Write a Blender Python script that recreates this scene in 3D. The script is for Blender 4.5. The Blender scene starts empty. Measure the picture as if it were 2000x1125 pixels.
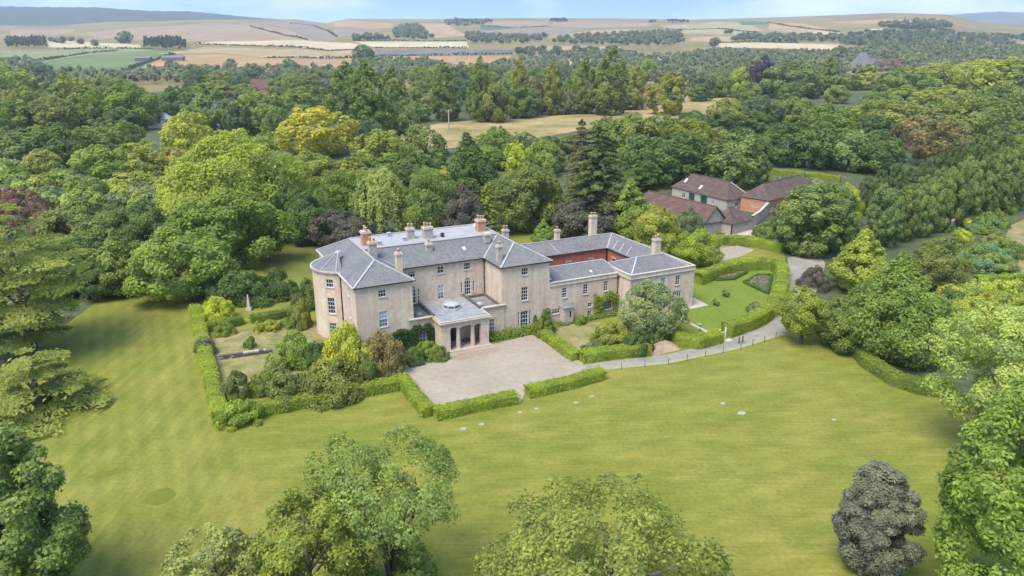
import bpy, math, random
import numpy as np
from mathutils import Vector
R=math.radians
sc=bpy.context.scene
# ------------------------------------------------------------------ camera, sky, sun, exposure
CAM_H=42.9
cam=bpy.data.objects.new('camera',bpy.data.cameras.new('camera'));sc.collection.objects.link(cam)
cam.data.sensor_width=36;cam.data.lens=36*1460/2000
cam.data.clip_start=.5;cam.data.clip_end=30000
cam.location=(0,0,CAM_H);cam.rotation_euler=(R(90)-math.atan((562.5-82)/1460),0,0)
sc.camera=cam
SUN_EL,SUN_AZ=R(60),R(-142)          # azimuth from the view axis, clockwise
w=bpy.data.worlds.new('World');sc.world=w;w.use_nodes=True
nt=w.node_tree;nt.nodes.clear()
def nn(t,ty,**k):
    n=t.nodes.new(ty)
    for a,b in k.items():
        if a=='inp':
            for i,v in b.items(): n.inputs[i].default_value=v
        else: setattr(n,a,b)
    return n
wo=nn(nt,'ShaderNodeOutputWorld');bg=nn(nt,'ShaderNodeBackground');bg.inputs[1].default_value=.12
sky=nn(nt,'ShaderNodeTexSky');sky.sky_type='NISHITA';sky.sun_disc=False
sky.sun_elevation=SUN_EL;sky.sun_rotation=SUN_AZ;sky.altitude=300;sky.dust_density=.3;sky.air_density=1.0;sky.ozone_density=4
tc=nn(nt,'ShaderNodeTexCoord')
mp=nn(nt,'ShaderNodeMapping');mp.inputs['Scale'].default_value=(2.0,2.0,7)
ns=nn(nt,'ShaderNodeTexNoise',inp={'Scale':1.7,'Detail':5,'Roughness':.55})
rp=nn(nt,'ShaderNodeValToRGB');rp.color_ramp.elements[0].position=.49;rp.color_ramp.elements[1].position=.72
rp.color_ramp.elements[0].color=(.0,.0,.0,1);rp.color_ramp.elements[1].color=(.75,.75,.75,1)
mx=nn(nt,'ShaderNodeMix',data_type='RGBA');mx.inputs['B'].default_value=(2.5,2.6,2.75,1)
L_=nt.links.new
sxyz=nn(nt,'ShaderNodeSeparateXYZ');cxyz=nn(nt,'ShaderNodeCombineXYZ');lift=nn(nt,'ShaderNodeMath',operation='MULTIPLY_ADD');lift.inputs[1].default_value=.72;lift.inputs[2].default_value=1.05
L_(tc.outputs['Generated'],sxyz.inputs[0]);L_(sxyz.outputs[0],cxyz.inputs[0]);L_(sxyz.outputs[1],cxyz.inputs[1]);L_(sxyz.outputs[2],lift.inputs[0]);L_(lift.outputs[0],cxyz.inputs[2])
nrm=nn(nt,'ShaderNodeVectorMath',operation='NORMALIZE');L_(cxyz.outputs[0],nrm.inputs[0]);L_(nrm.outputs[0],sky.inputs['Vector'])
L_(tc.outputs['Generated'],mp.inputs['Vector']);L_(mp.outputs[0],ns.inputs['Vector']);L_(ns.outputs['Fac'],rp.inputs[0])
L_(rp.outputs[0],mx.inputs['Factor']);L_(sky.outputs[0],mx.inputs['A'])
L_(mx.outputs['Result'],bg.inputs[0]);L_(bg.outputs[0],wo.inputs[0])
sd=bpy.data.lights.new('sun','SUN');sd.energy=1.5;sd.angle=R(32);sd.color=(1,.92,.78)
so=bpy.data.objects.new('sun',sd);sc.collection.objects.link(so)
sv=Vector((math.sin(SUN_AZ)*math.cos(SUN_EL),math.cos(SUN_AZ)*math.cos(SUN_EL),math.sin(SUN_EL)))
so.rotation_euler=sv.to_track_quat('Z','Y').to_euler();so.location=(-60,-20,120)
vs=sc.view_settings;vs.view_transform='Standard';vs.look='None';vs.gamma=1;vs.use_curve_mapping=False;vs.exposure=2.06
cy=sc.cycles;cy.max_bounces=8;cy.diffuse_bounces=5;cy.glossy_bounces=2;cy.transmission_bounces=3;cy.volume_bounces=1;cy.transparent_max_bounces=4
cy.caustics_reflective=False;cy.caustics_refractive=False;cy.use_denoising=True
# ------------------------------------------------------------------ survey data (metres; camera stands over the origin, y is the view axis)
TREES=[
('broadleaf_tree',-57.5,125.1,0.0,13.3,14.9,'round','bright','bright green bushy tree at the far end of the left mown lawn',''),
('broadleaf_tree',-69.8,127.1,0.0,12.5,9.9,'cone','olive','olive green cone-shaped tree left of the bright bushy tree by the lawn',''),
('broadleaf_tree',-57.1,143.9,0.0,16.2,19.5,'round','mid','large mid green tree just behind the bright bushy tree',''),
('broadleaf_tree',-62.6,166.0,0.0,24.5,27.2,'tall','ygreen','very large yellow-green tree rising behind the left lawn trees',''),
('broadleaf_tree',-77.0,297.5,0.0,19.9,28.4,'round','yellow','golden yellow tree glowing in the middle of the wood',''),
('willow_tree',-29.7,166.9,0.0,16.9,13.0,'willow','pale','pale green drooping tree behind the left end of the house',''),
('broadleaf_tree',-18.1,165.1,0.0,16.5,10.7,'round','mid2','rounded mid green tree behind the middle chimneys',''),
('broadleaf_tree',-11.7,196.6,0.0,21.5,15.4,'cone','dark2','dark green pointed tree above the two brick chimneys',''),
('broadleaf_tree',2.2,173.9,0.0,16.3,13.7,'round','dolive','dull green tree between the chimneys and the tall dark conifer',''),
('conifer_tree',-5.6,165.0,0.0,13.8,7.2,'conifer','yolive','feathery yellow-green conifer behind the right end of the main roof',''),
('conifer_tree',19.3,168.9,0.0,26.7,19.6,'conifer','conif','tall dark conifer with level branches behind the service wing',''),
('conifer_tree',18.8,204.5,0.0,24.7,10.0,'conifer','conif2','thin-topped brownish conifer just left of the tall dark conifer',''),
('broadleaf_tree',7.0,160.5,0.0,6.4,5.5,'cone','bright','small bright green pointed tree behind the brick courtyard',''),
('broadleaf_tree',26.5,165.0,0.0,14.7,11.4,'cone','bright','bright green pointed tree beside the tallest service chimney',''),
('broadleaf_tree',29.7,150.5,0.0,11.4,9.9,'round','yolive','yellowish green tree behind the right service roof',''),
('broadleaf_tree',39.6,162.8,0.0,8.2,6.2,'round','greyg','small grey-green ball-shaped tree before the barn gable',''),
('broadleaf_tree',36.9,145.3,0.0,7.7,8.3,'round','bright2','fresh green tree at the back corner of the service wing',''),
('broadleaf_tree',21.3,107.1,0.0,9.0,7.9,'round','silver','silvery green round tree standing before the service wing windows',''),
('broadleaf_tree',62.9,154.8,0.0,15.7,14.1,'avenue','lime','dark egg-shaped tree at the drive end of the avenue, right of the barns',''),
('broadleaf_tree',69.2,156.9,0.0,15.3,8.9,'avenue','lime','dark egg-shaped tree half hidden behind the drive end avenue tree',''),
('broadleaf_tree',82.1,180.1,0.0,10.5,6.1,'round','yelg','yellow-green tree between two dark avenue trees',''),
('broadleaf_tree',63.3,129.9,0.0,11.7,11.4,'cone','ygreen','yellow-green pyramid tree at the bend of the drive',''),
('broadleaf_tree',54.8,100.1,0.0,15.7,15.2,'big','bigg','large green tree standing behind the curved lawn hedge',''),
('broadleaf_tree',49.0,101.4,0.0,8.4,8.3,'round','mid2','bushy dark green tree joined to the left of the large lawn-edge tree',''),
('broadleaf_tree',77.0,129.8,0.0,10.0,9.2,'round','dolive','dull green round tree behind the large lawn-edge tree',''),
('broadleaf_tree',43.3,104.0,0.0,8.9,7.5,'stand','ygreen2','lone round tree on a thin bare trunk at the lawn corner',''),
('broadleaf_tree',-181.5,271.9,0.0,14.2,25.1,'round','mid2','dome-shaped green tree at the left edge above the cedar',''),
('broadleaf_tree',-163.4,275.2,0.0,15.7,20.7,'round','dark','dark spreading tree right of the left edge dome',''),
('broadleaf_tree',-158.8,288.0,0.0,13.7,18.1,'round','dolive','brown-green tree in the dark spreading clump on the left',''),
('broadleaf_tree',-156.5,301.5,0.0,13.6,16.4,'round','mid','green domed tree at the right of the dark spreading clump',''),
('broadleaf_tree',-155.7,247.1,0.0,9.6,10.5,'round','pale','pale young tree below the dark spreading clump',''),
('broadleaf_tree',-151.9,263.7,0.0,7.1,6.1,'round','pale','small pale tree below the right of the dark spreading clump',''),
('broadleaf_tree',-130.0,239.5,0.0,12.3,17.2,'round','bright','rounded fresh green tree in the open scrub of the left wood',''),
('broadleaf_tree',-119.5,243.2,0.0,13.1,14.7,'round','yolive','yellowish tree right of the rounded fresh green scrub tree',''),
('broadleaf_tree',-112.0,245.2,0.0,10.6,10.5,'round','yolive2','small amber-tinged tree beside the very large yellow-green tree',''),
('broadleaf_tree',-127.6,297.2,0.0,17.9,17.8,'round','yelg','yellow-topped round tree right of the white house in the wood',''),
('broadleaf_tree',-148.6,371.8,0.0,24.2,20.1,'oval','lime','dark upright oval tree behind the yellow-topped round tree',''),
('conifer_tree',-129.7,359.1,0.0,19.3,11.2,'oval','bluedark','dark blue-green narrow tree right of the dark upright oval tree',''),
('broadleaf_tree',-197.3,394.5,0.0,23.5,29.2,'round','mid','broad domed tree left of the white house in the wood',''),
('broadleaf_tree',-234.3,412.0,0.0,28.4,21.6,'oval','olive','tall olive-topped tree in the left wood',''),
('broadleaf_tree',-211.7,387.6,0.0,21.8,15.7,'oval','mid','green tree hugging the right side of the tall olive-topped tree',''),
('broadleaf_tree',-225.1,372.0,0.0,18.9,22.6,'oval','dolive','shadowy dull green tree left of the tall olive-topped tree',''),
('broadleaf_tree',-271.0,425.3,0.0,20.9,18.9,'oval','olive','olive green tree between left edge and shadowy dull tree',''),
('broadleaf_tree',-359.2,550.5,0.0,29.8,36.7,'round','yolive','yellow-brown topped tree at the far left edge',''),
('broadleaf_tree',-533.3,869.3,0.3,20.8,26.4,'round','bluedark','bluish dark tree below the green pasture',''),
('broadleaf_tree',-247.5,371.7,0.0,17.4,22.6,'round','mid','green tree at the left edge above the dome',''),
('broadleaf_tree',-202.8,461.8,0.0,18.5,18.6,'round','dark2','dark round tree behind the white house in the wood',''),
('broadleaf_tree',-124.3,371.9,0.0,21.3,24.1,'round','pgreen','soft light green tree left of the golden yellow tree',''),
('broadleaf_tree',-105.9,345.9,0.0,15.9,14.1,'round','mid2','blue-green tree touching the left side of the golden tree',''),
('broadleaf_tree',-123.8,461.6,0.0,19.1,30.3,'round','dolive','broad dull tree behind the golden yellow tree',''),
('broadleaf_tree',-91.5,425.5,0.0,31.2,22.3,'column','lime2','left one of two tall dense limes behind the golden tree',''),
('broadleaf_tree',-66.8,359.5,0.0,33.0,21.4,'column','lime2','right and larger of two tall dense limes behind the golden tree',''),
('broadleaf_tree',-67.2,431.0,0.0,28.9,18.0,'column','mid','narrower tall tree right of the two tall dense limes',''),
('broadleaf_tree',-51.6,367.4,0.0,17.8,16.4,'round','mid2','round bluish tree at the foot of the tall limes',''),
('broadleaf_tree',-61.7,320.0,0.0,12.7,13.5,'round','bluedark','small dark tree right below the golden yellow tree',''),
('broadleaf_tree',-45.0,260.3,0.0,14.9,18.6,'round','yolive3','wide yellow-flecked green tree right of the golden tree',''),
('broadleaf_tree',-29.2,247.2,0.0,18.0,15.6,'round','mid2','rounded tree at the left end of the tan meadow',''),
('broadleaf_tree',-59.8,222.9,0.0,12.6,16.2,'round','pgreen','light green tree below the golden yellow tree',''),
('broadleaf_tree',-41.6,185.5,0.0,12.9,11.7,'round','mid','green tree in the wood left of the pale drooping tree',''),
('broadleaf_tree',-46.0,162.7,0.0,12.1,10.9,'round','dark2','dark green tree behind the shaded back lawn',''),
('broadleaf_tree',-53.1,165.1,0.0,17.3,10.5,'round','mid2','blue-green tree right of the very large yellow-green tree',''),
('copper_tree',-37.1,159.9,0.0,8.4,11.9,'round','purple','purple-leaved low tree behind the left end of the roof',''),
('copper_tree',-11.1,165.2,0.0,12.6,9.9,'round','purple','purple-leaved tree behind the two brick chimneys',''),
('copper_tree',16.3,164.8,0.0,10.6,14.0,'round','purple2','dusky purple tree under the tall dark conifer',''),
('broadleaf_tree',-86.6,150.3,0.0,12.8,15.0,'round','mid2','bushy green tree behind the olive cone-shaped tree',''),
('broadleaf_tree',-77.3,152.0,0.0,12.1,13.0,'round','dark','dark leafy tree between the olive cone and the large mid green tree',''),
('broadleaf_tree',-80.4,131.2,0.0,10.3,10.4,'round','dark2','dark tree right of the big cedar tip',''),
('copper_tree',-108.4,160.3,0.0,13.5,11.9,'round','rose','reddish tree rising behind the top of the big cedar',''),
('copper_tree',-95.0,150.3,0.0,10.6,7.5,'round','rose2','rose-brown tree to the right of the big cedar',''),
('broadleaf_tree',-38.7,437.0,0.0,31.5,18.2,'column','lime2','leftmost tall lime at the back of the tan meadow',''),
('broadleaf_tree',-17.4,431.0,0.0,33.5,15.1,'column','lime2','slim tall lime behind the low-branched meadow tree',''),
('broadleaf_tree',-10.1,431.2,0.0,24.0,20.3,'round','dolive','brown-green tree with short trunk on the meadow edge',''),
('broadleaf_tree',4.3,455.3,0.0,33.8,14.0,'column','lime3','tall lime right of the brown-green meadow edge tree',''),
('broadleaf_tree',6.7,455.3,0.0,21.2,19.5,'oval','mid2','shorter bluish lime in front of the tall meadow limes',''),
('broadleaf_tree',15.9,475.2,0.0,22.0,9.6,'column','conif2','thin brownish tree between two tall meadow limes',''),
('broadleaf_tree',25.4,474.8,0.0,31.7,15.3,'column','lime3','yellow-tipped tall lime near the middle of the meadow row',''),
('broadleaf_tree',37.2,496.6,0.0,21.1,11.3,'column','mid','small slim tree right of the yellow-tipped tall lime',''),
('broadleaf_tree',45.8,482.1,0.0,32.7,15.5,'column','lime2','tall lime just left of the tallest lime',''),
('broadleaf_tree',60.5,475.0,0.0,37.9,24.8,'column','lime2','tallest lime, dark and broad, at the right of the meadow row',''),
('broadleaf_tree',82.2,512.0,0.0,26.9,15.1,'column','lime3','yellow-topped lime right of the tallest lime',''),
('broadleaf_tree',96.1,475.1,0.0,26.9,22.3,'oval','lime3','lone bushy lime on the meadow with crown to the ground',''),
('broadleaf_tree',-5.9,288.1,0.0,13.1,13.0,'round','mid','small domed tree at the near edge of the tan meadow',''),
('broadleaf_tree',4.1,275.4,0.0,12.6,12.4,'round','mid2','low green tree left of the conifer tops by the meadow',''),
('broadleaf_tree',1.4,249.9,0.0,12.0,7.9,'round','yellow2','small yellow tree left of the tall dark conifer',''),
('broadleaf_tree',9.6,250.2,0.0,12.7,10.7,'round','pgreen','light yellow-green tree beside the small yellow tree',''),
('broadleaf_tree',7.8,180.1,0.0,15.1,10.1,'round','dolive','shaded tree at the left foot of the tall dark conifer',''),
('broadleaf_tree',42.8,234.3,0.0,15.8,19.1,'round','dark','dark mass of a tree left of the barns',''),
('broadleaf_tree',56.1,243.1,0.0,15.8,19.7,'round','dark2','dark broad tree behind the first barn',''),
('broadleaf_tree',70.3,234.2,0.0,17.4,20.7,'round','mid2','big round grey-green tree behind the barns',''),
('broadleaf_tree',47.7,304.6,0.0,16.6,19.1,'round','olive','olive tree above the dark mass left of the barns',''),
('broadleaf_tree',60.6,304.8,0.0,16.5,17.4,'round','mid','green tree under the lone meadow lime',''),
('broadleaf_tree',71.5,304.4,0.0,15.0,16.6,'round','yolive3','yellow-rimmed tree below the end of the tan meadow',''),
('broadleaf_tree',106.7,376.3,0.0,17.2,19.8,'round','olive','olive tree at the right end of the tan meadow',''),
('broadleaf_tree',123.2,380.5,0.0,18.4,20.5,'round','bluedark','bluish tree in the wood above the clipped woodland band',''),
('broadleaf_tree',139.9,380.4,0.0,17.9,21.0,'round','mid','green tree in the wood right of the bluish one',''),
('broadleaf_tree',97.9,275.2,0.0,15.8,16.9,'round','dark2','left end tree of the dense woodland band behind the barns',''),
('broadleaf_tree',108.3,268.1,0.0,15.4,18.4,'round','dark','second tree of the dense woodland band behind the barns',''),
('broadleaf_tree',118.4,263.8,0.0,15.2,17.4,'round','lime','third tree of the dense woodland band behind the barns',''),
('broadleaf_tree',125.7,257.1,0.0,14.8,15.9,'round','dark','right end tree of the dense woodland band behind the barns',''),
('copper_tree',200.5,629.1,0.0,33.5,20.9,'oval','copper','dark purple upright tree above the meadow end',''),
('broadleaf_tree',221.8,617.2,0.0,29.8,40.3,'round','mid2','broad round tree right of the dark purple tree',''),
('broadleaf_tree',266.7,653.5,0.0,31.5,25.2,'cone','mid','pointed green tree left of the big grey roof',''),
('broadleaf_tree',331.7,724.7,0.0,24.8,30.8,'cone','yolive','pointed yellow-green tree in front of the big grey roof',''),
('broadleaf_tree',153.1,628.7,0.0,20.1,24.3,'round','bluedark','bluish round tree behind the lone meadow lime',''),
('broadleaf_tree',184.1,629.0,0.0,24.8,16.7,'oval','yelg','yellow-green tree left of the dark purple upright tree',''),
('broadleaf_tree',169.1,629.1,0.0,20.1,19.3,'round','dolive','dull tree between the bluish round tree and the yellow-green one',''),
('dying_tree',151.9,275.5,0.0,19.3,21.1,'open','brown','half-bare brownish tree above the avenue',''),
('broadleaf_tree',182.4,304.4,0.0,24.8,34.2,'tall','dolive','large shadowy tree right of the half-bare brownish tree',''),
('broadleaf_tree',180.7,371.6,0.0,17.5,32.6,'round','olive','olive tree left of the half-bare brownish tree',''),
('broadleaf_tree',145.1,345.7,0.0,17.0,25.8,'round','mid','green tree above the woodland band behind the barns',''),
('broadleaf_tree',214.0,319.8,0.0,27.1,23.9,'round','mid2','large green tree at the right edge above the avenue',''),
('broadleaf_tree',291.1,574.6,0.0,26.4,38.3,'round','mid','rounded green tree right of the big grey roof',''),
('broadleaf_tree',332.0,600.6,0.0,29.4,38.4,'round','yolive','yellow-green tree at the top of the right hand wood',''),
('broadleaf_tree',376.4,628.7,0.0,31.1,40.2,'round','yelg','yellowish tree along the top of the right hand wood',''),
('broadleaf_tree',409.0,628.6,0.0,34.3,46.0,'round','yolive3','green and yellow tree at the right edge of the wood top',''),
('avenue_tree',81.4,159.8,0.0,14.3,11.1,'avenue','lime','dark clipped-looking tree, first from the drive in the near avenue row',''),
('avenue_tree',88.5,164.9,0.0,13.8,8.2,'avenue','lime','dark clipped-looking tree, second from the drive in the near avenue row',''),
('avenue_tree',94.4,169.0,0.0,14.5,9.5,'avenue','lime','dark clipped-looking tree, third from the drive in the near avenue row',''),
('avenue_tree',100.6,173.9,0.0,15.4,9.5,'avenue','lime','dark clipped-looking tree, fourth from the drive in the near avenue row',''),
('avenue_tree',106.9,178.7,0.0,16.5,10.0,'avenue','lime','dark clipped-looking tree, fifth from the drive in the near avenue row',''),
('avenue_tree',112.9,183.1,0.0,16.9,9.5,'avenue','lime','dark clipped-looking tree, sixth from the drive in the near avenue row',''),
('avenue_tree',119.9,188.0,0.0,17.5,10.3,'avenue','lime','dark clipped-looking tree, seventh from the drive in the near avenue row',''),
('avenue_tree',126.4,192.5,0.0,18.4,10.8,'avenue','lime','dark clipped-looking tree, eighth from the drive in the near avenue row',''),
('avenue_tree',133.9,197.6,0.0,19.1,11.6,'avenue','lime','dark clipped-looking tree, ninth from the drive in the near avenue row',''),
('avenue_tree',91.5,191.4,0.0,10.3,7.2,'avenue','lime4','dark green tree, first from the drive in the far avenue row',''),
('avenue_tree',97.6,196.6,0.0,11.6,7.4,'avenue','lime4','dark green tree, second from the drive in the far avenue row',''),
('avenue_tree',104.1,201.6,0.0,12.7,7.3,'avenue','lime4','dark green tree, third from the drive in the far avenue row',''),
('avenue_tree',111.2,207.3,0.0,10.5,7.2,'avenue','lime4','dark green tree, fourth from the drive in the far avenue row',''),
('avenue_tree',116.8,211.5,0.0,11.8,7.6,'avenue','lime4','dark green tree, fifth from the drive in the far avenue row',''),
('avenue_tree',123.0,215.9,0.0,13.5,8.1,'avenue','lime4','dark green tree, sixth from the drive in the far avenue row',''),
('avenue_tree',129.5,220.6,0.0,15.2,8.6,'avenue','lime4','dark green tree, seventh from the drive in the far avenue row',''),
('avenue_tree',137.8,227.1,0.0,15.6,8.8,'avenue','lime4','dark green tree, eighth from the drive in the far avenue row',''),
('avenue_tree',147.2,233.9,0.0,16.3,9.7,'avenue','lime4','dark green tree, ninth from the drive in the far avenue row',''),
('avenue_tree',156.5,239.6,0.0,17.0,10.2,'avenue','lime4','dark green tree, tenth from the drive in the far avenue row',''),
('shrub',-171.3,249.8,0.0,6.1,10.4,'round','pale','pale shrub in front of the dome-shaped green tree','shrubs filling the scrub and borders'),
('shrub',-166.3,253.1,0.0,4.7,7.2,'round','mid','green shrub in front of the dome-shaped green tree','shrubs filling the scrub and borders'),
('shrub',-161.1,240.1,0.0,4.5,10.2,'round','mid','green shrub left of the pale young tree','shrubs filling the scrub and borders'),
('shrub',-149.6,227.7,0.0,5.0,8.6,'round','mid2','blue-green shrub in front of the pale young tree','shrubs filling the scrub and borders'),
('shrub',-145.5,229.8,0.0,4.2,9.7,'round','yolive','yellowish shrub in front of the pale young tree','shrubs filling the scrub and borders'),
('shrub',-144.4,238.5,0.0,4.3,7.1,'round','pgreen','light green shrub right of the pale young tree','shrubs filling the scrub and borders'),
('shrub',-133.2,229.2,0.0,5.2,8.4,'round','greyg','grey-green shrub in front of the small pale tree','shrubs filling the scrub and borders'),
('shrub',-132.8,237.4,0.0,4.7,9.1,'round','mid','green shrub in front of the rounded fresh green tree','shrubs filling the scrub and borders'),
('shrub',-123.9,234.4,0.0,3.9,9.9,'round','pale','pale shrub in front of the rounded fresh green tree','shrubs filling the scrub and borders'),
('shrub',-117.7,237.0,0.0,4.9,8.5,'round','yolive','yellowish shrub left of the small amber-tinged tree','shrubs filling the scrub and borders'),
('shrub',-113.6,236.3,0.0,3.9,6.7,'round','mid','green shrub in front of the small amber-tinged tree','shrubs filling the scrub and borders'),
('shrub',-143.6,216.4,0.0,4.7,8.9,'round','olive','olive shrub behind the reddish tree rising','shrubs filling the scrub and borders'),
('shrub',-140.0,219.3,0.0,5.4,8.7,'round','olive','olive shrub in front of the pale young tree','shrubs filling the scrub and borders'),
('shrub',-133.1,212.7,0.0,3.7,7.0,'round','greyg','grey-green shrub behind the reddish tree rising','shrubs filling the scrub and borders'),
('shrub',-126.5,215.5,0.0,5.7,7.8,'round','olive','olive shrub in front of the small pale tree','shrubs filling the scrub and borders'),
('shrub',-122.5,216.7,0.0,5.4,8.1,'round','olive','olive shrub in front of the rounded fresh green tree','shrubs filling the scrub and borders'),
('shrub',-119.1,222.5,0.0,3.8,9.5,'round','yolive','yellowish shrub in front of the rounded fresh green tree','shrubs filling the scrub and borders'),
('shrub',-112.4,213.8,0.0,4.3,6.7,'round','yolive','yellowish shrub in front and to the right of the rounded fresh green tree','shrubs filling the scrub and borders'),
('shrub',-104.7,209.5,0.0,4.9,8.4,'round','greyg','grey-green shrub in front of the small amber-tinged tree','shrubs filling the scrub and borders'),
('shrub',-101.5,219.2,0.0,5.3,9.2,'round','yolive','yellowish shrub in front of the small amber-tinged tree','shrubs filling the scrub and borders'),
('shrub',-126.4,198.4,0.0,5.4,8.1,'round','pale','pale shrub right of the reddish tree rising','shrubs filling the scrub and borders'),
('shrub',-119.8,199.0,0.0,4.0,6.4,'round','pale','pale shrub behind the bushy green tree','shrubs filling the scrub and borders'),
('shrub',-119.4,204.4,0.0,4.2,8.8,'round','mid','green shrub behind the bushy green tree','shrubs filling the scrub and borders'),
('shrub',-111.8,200.8,0.0,4.1,5.9,'round','olive','olive shrub behind the bushy green tree','shrubs filling the scrub and borders'),
('shrub',-106.6,199.8,0.0,4.4,5.8,'round','greyg','grey-green shrub behind the bushy green tree','shrubs filling the scrub and borders'),
('shrub',-99.8,197.2,0.0,4.9,6.6,'round','olive','olive shrub behind the dark leafy tree','shrubs filling the scrub and borders'),
('shrub',-95.8,200.3,0.0,5.5,7.8,'round','greyg','grey-green shrub behind the dark leafy tree','shrubs filling the scrub and borders'),
('broadleaf_tree',-70.2,243.5,0.0,7.4,11.7,'round','mid','green tree left of the light green tree','trees filling the woods'),
('broadleaf_tree',-55.2,239.7,0.0,7.0,12.4,'round','yolive','yellowish tree right of the light green tree','trees filling the woods'),
('broadleaf_tree',-49.3,245.5,0.0,8.1,11.5,'round','mid2','blue-green tree left of the wide yellow-flecked green tree','trees filling the woods'),
('broadleaf_tree',-38.6,247.4,0.0,8.1,12.8,'oval','mid','green tree in front of the wide yellow-flecked green tree','trees filling the woods'),
('broadleaf_tree',-29.9,238.7,0.0,9.9,11.0,'round','dark','dark tree in front of the rounded tree','trees filling the woods'),
('broadleaf_tree',-14.9,232.3,0.0,9.2,10.3,'oval','dark2','dark green tree left of the dark green pointed tree','trees filling the woods'),
('broadleaf_tree',-61.9,226.9,0.0,6.7,9.1,'oval','dark2','dark green tree right of the very large yellow-green tree rising','trees filling the woods'),
('broadleaf_tree',-56.3,224.9,0.0,8.1,10.6,'round','dark2','dark green tree right of the light green tree','trees filling the woods'),
('broadleaf_tree',-44.1,218.5,0.0,7.4,11.4,'round','pgreen','light green tree behind the pale green drooping tree','trees filling the woods'),
('broadleaf_tree',-36.6,217.5,0.0,9.1,11.2,'round','dark','dark tree behind the pale green drooping tree','trees filling the woods'),
('broadleaf_tree',-31.5,224.2,0.0,7.0,8.7,'oval','dark','dark tree behind and to the right of the pale green drooping tree','trees filling the woods'),
('broadleaf_tree',-25.3,222.5,0.0,7.8,9.0,'round','pgreen','light green tree left of the dark green pointed tree','trees filling the woods'),
('broadleaf_tree',-19.8,229.5,0.0,6.8,10.1,'round','yolive','yellowish tree left of the dark green pointed tree','trees filling the woods'),
('broadleaf_tree',-58.0,203.6,0.0,6.5,8.4,'oval','dark','dark tree in front of the light green tree','trees filling the woods'),
('broadleaf_tree',-49.8,192.1,0.0,6.9,9.8,'oval','mid','green tree behind the purple-leaved low tree','trees filling the woods'),
('broadleaf_tree',-48.3,205.1,0.0,6.6,10.0,'round','dark2','dark green tree in front of the light green tree','trees filling the woods'),
('broadleaf_tree',-38.8,200.1,0.0,6.7,9.9,'round','mid','green tree left of the pale green drooping tree','trees filling the woods'),
('broadleaf_tree',-33.9,197.0,0.0,7.5,8.0,'round','mid2','blue-green tree behind the pale green drooping tree','trees filling the woods'),
('broadleaf_tree',-19.6,196.5,0.0,7.6,9.4,'round','pgreen','light green tree behind the rounded mid green tree','trees filling the woods'),
('broadleaf_tree',-52.0,185.9,0.0,7.4,8.8,'round','pgreen','light green tree left of the purple-leaved low tree','trees filling the woods'),
('broadleaf_tree',36.9,232.8,0.0,8.8,10.1,'round','dark2','dark green tree left of the dark mass of a tree','trees filling the woods'),
('broadleaf_tree',36.8,224.9,0.0,8.2,11.6,'oval','dark','dark tree in front of the dark mass of a tree','trees filling the woods'),
('broadleaf_tree',30.4,197.6,0.0,7.5,9.1,'oval','mid2','blue-green tree behind the bright green pointed tree','trees filling the woods'),
('broadleaf_tree',17.4,173.6,0.0,5.7,8.8,'round','dark2','dark green tree in front of the dusky purple tree','trees filling the woods'),
('broadleaf_tree',21.6,169.1,0.0,6.8,7.2,'oval','dark','dark tree right of the dusky purple tree','trees filling the woods'),
('broadleaf_tree',-317.6,786.8,0.0,17.6,27.6,'round','dark2','dark green tree behind the dark round tree','trees filling the woods'),
('broadleaf_tree',-291.4,774.4,0.0,17.4,26.2,'round','dolive','dull green tree behind the dark upright oval tree','trees filling the woods'),
('broadleaf_tree',-265.0,798.3,0.0,19.4,25.5,'oval','bluedark','bluish tree behind the soft light green tree','trees filling the woods'),
('broadleaf_tree',-202.9,742.4,0.0,18.5,21.8,'round','dolive','dull green tree left of the left one of two tall dense limes','trees filling the woods'),
('broadleaf_tree',-195.9,794.3,0.0,18.2,24.4,'round','mid2','blue-green tree left of the left one of two tall dense limes','trees filling the woods'),
('broadleaf_tree',-155.6,760.2,0.0,17.7,24.1,'round','mid2','blue-green tree behind the left one of two tall dense limes','trees filling the woods'),
('broadleaf_tree',-263.4,635.8,0.0,14.0,16.5,'round','bluedark','bluish tree right of the dark round tree','trees filling the woods'),
('broadleaf_tree',-245.4,626.7,0.0,12.7,20.9,'round','olive','olive tree right of the dark round tree','trees filling the woods'),
('broadleaf_tree',-233.6,625.9,0.0,12.2,21.2,'round','olive','olive tree behind the dark upright oval tree','trees filling the woods'),
('broadleaf_tree',-226.6,640.5,0.0,17.8,19.0,'round','bluedark','bluish tree behind and to the left of the soft light green tree','trees filling the woods'),
('broadleaf_tree',-192.4,642.4,0.0,16.8,17.6,'round','mid','green tree left of the broad dull tree','trees filling the woods'),
('broadleaf_tree',-180.3,637.7,0.0,17.8,16.2,'round','olive','olive tree behind the broad dull tree','trees filling the woods'),
('broadleaf_tree',-182.6,691.5,0.0,16.6,25.6,'round','dolive','dull green tree behind the broad dull tree','trees filling the woods'),
('broadleaf_tree',-151.7,641.6,0.0,13.7,22.4,'round','bluedark','bluish tree left of the left one of two tall dense limes','trees filling the woods'),
('broadleaf_tree',-157.0,694.2,0.0,13.6,20.8,'round','dolive','dull green tree behind the left one of two tall dense limes','trees filling the woods'),
('broadleaf_tree',-194.1,565.6,0.0,14.6,18.6,'round','dolive','dull green tree behind the soft light green tree','trees filling the woods'),
('broadleaf_tree',-158.1,530.3,0.0,13.7,19.3,'round','bluedark','bluish tree left of the broad dull tree','trees filling the woods'),
('broadleaf_tree',-138.8,513.4,0.0,12.5,13.9,'round','dolive','dull green tree left of the broad dull tree','trees filling the woods'),
('broadleaf_tree',-141.6,567.9,0.0,11.6,14.9,'round','mid','green tree right of the broad dull tree','trees filling the woods'),
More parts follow.
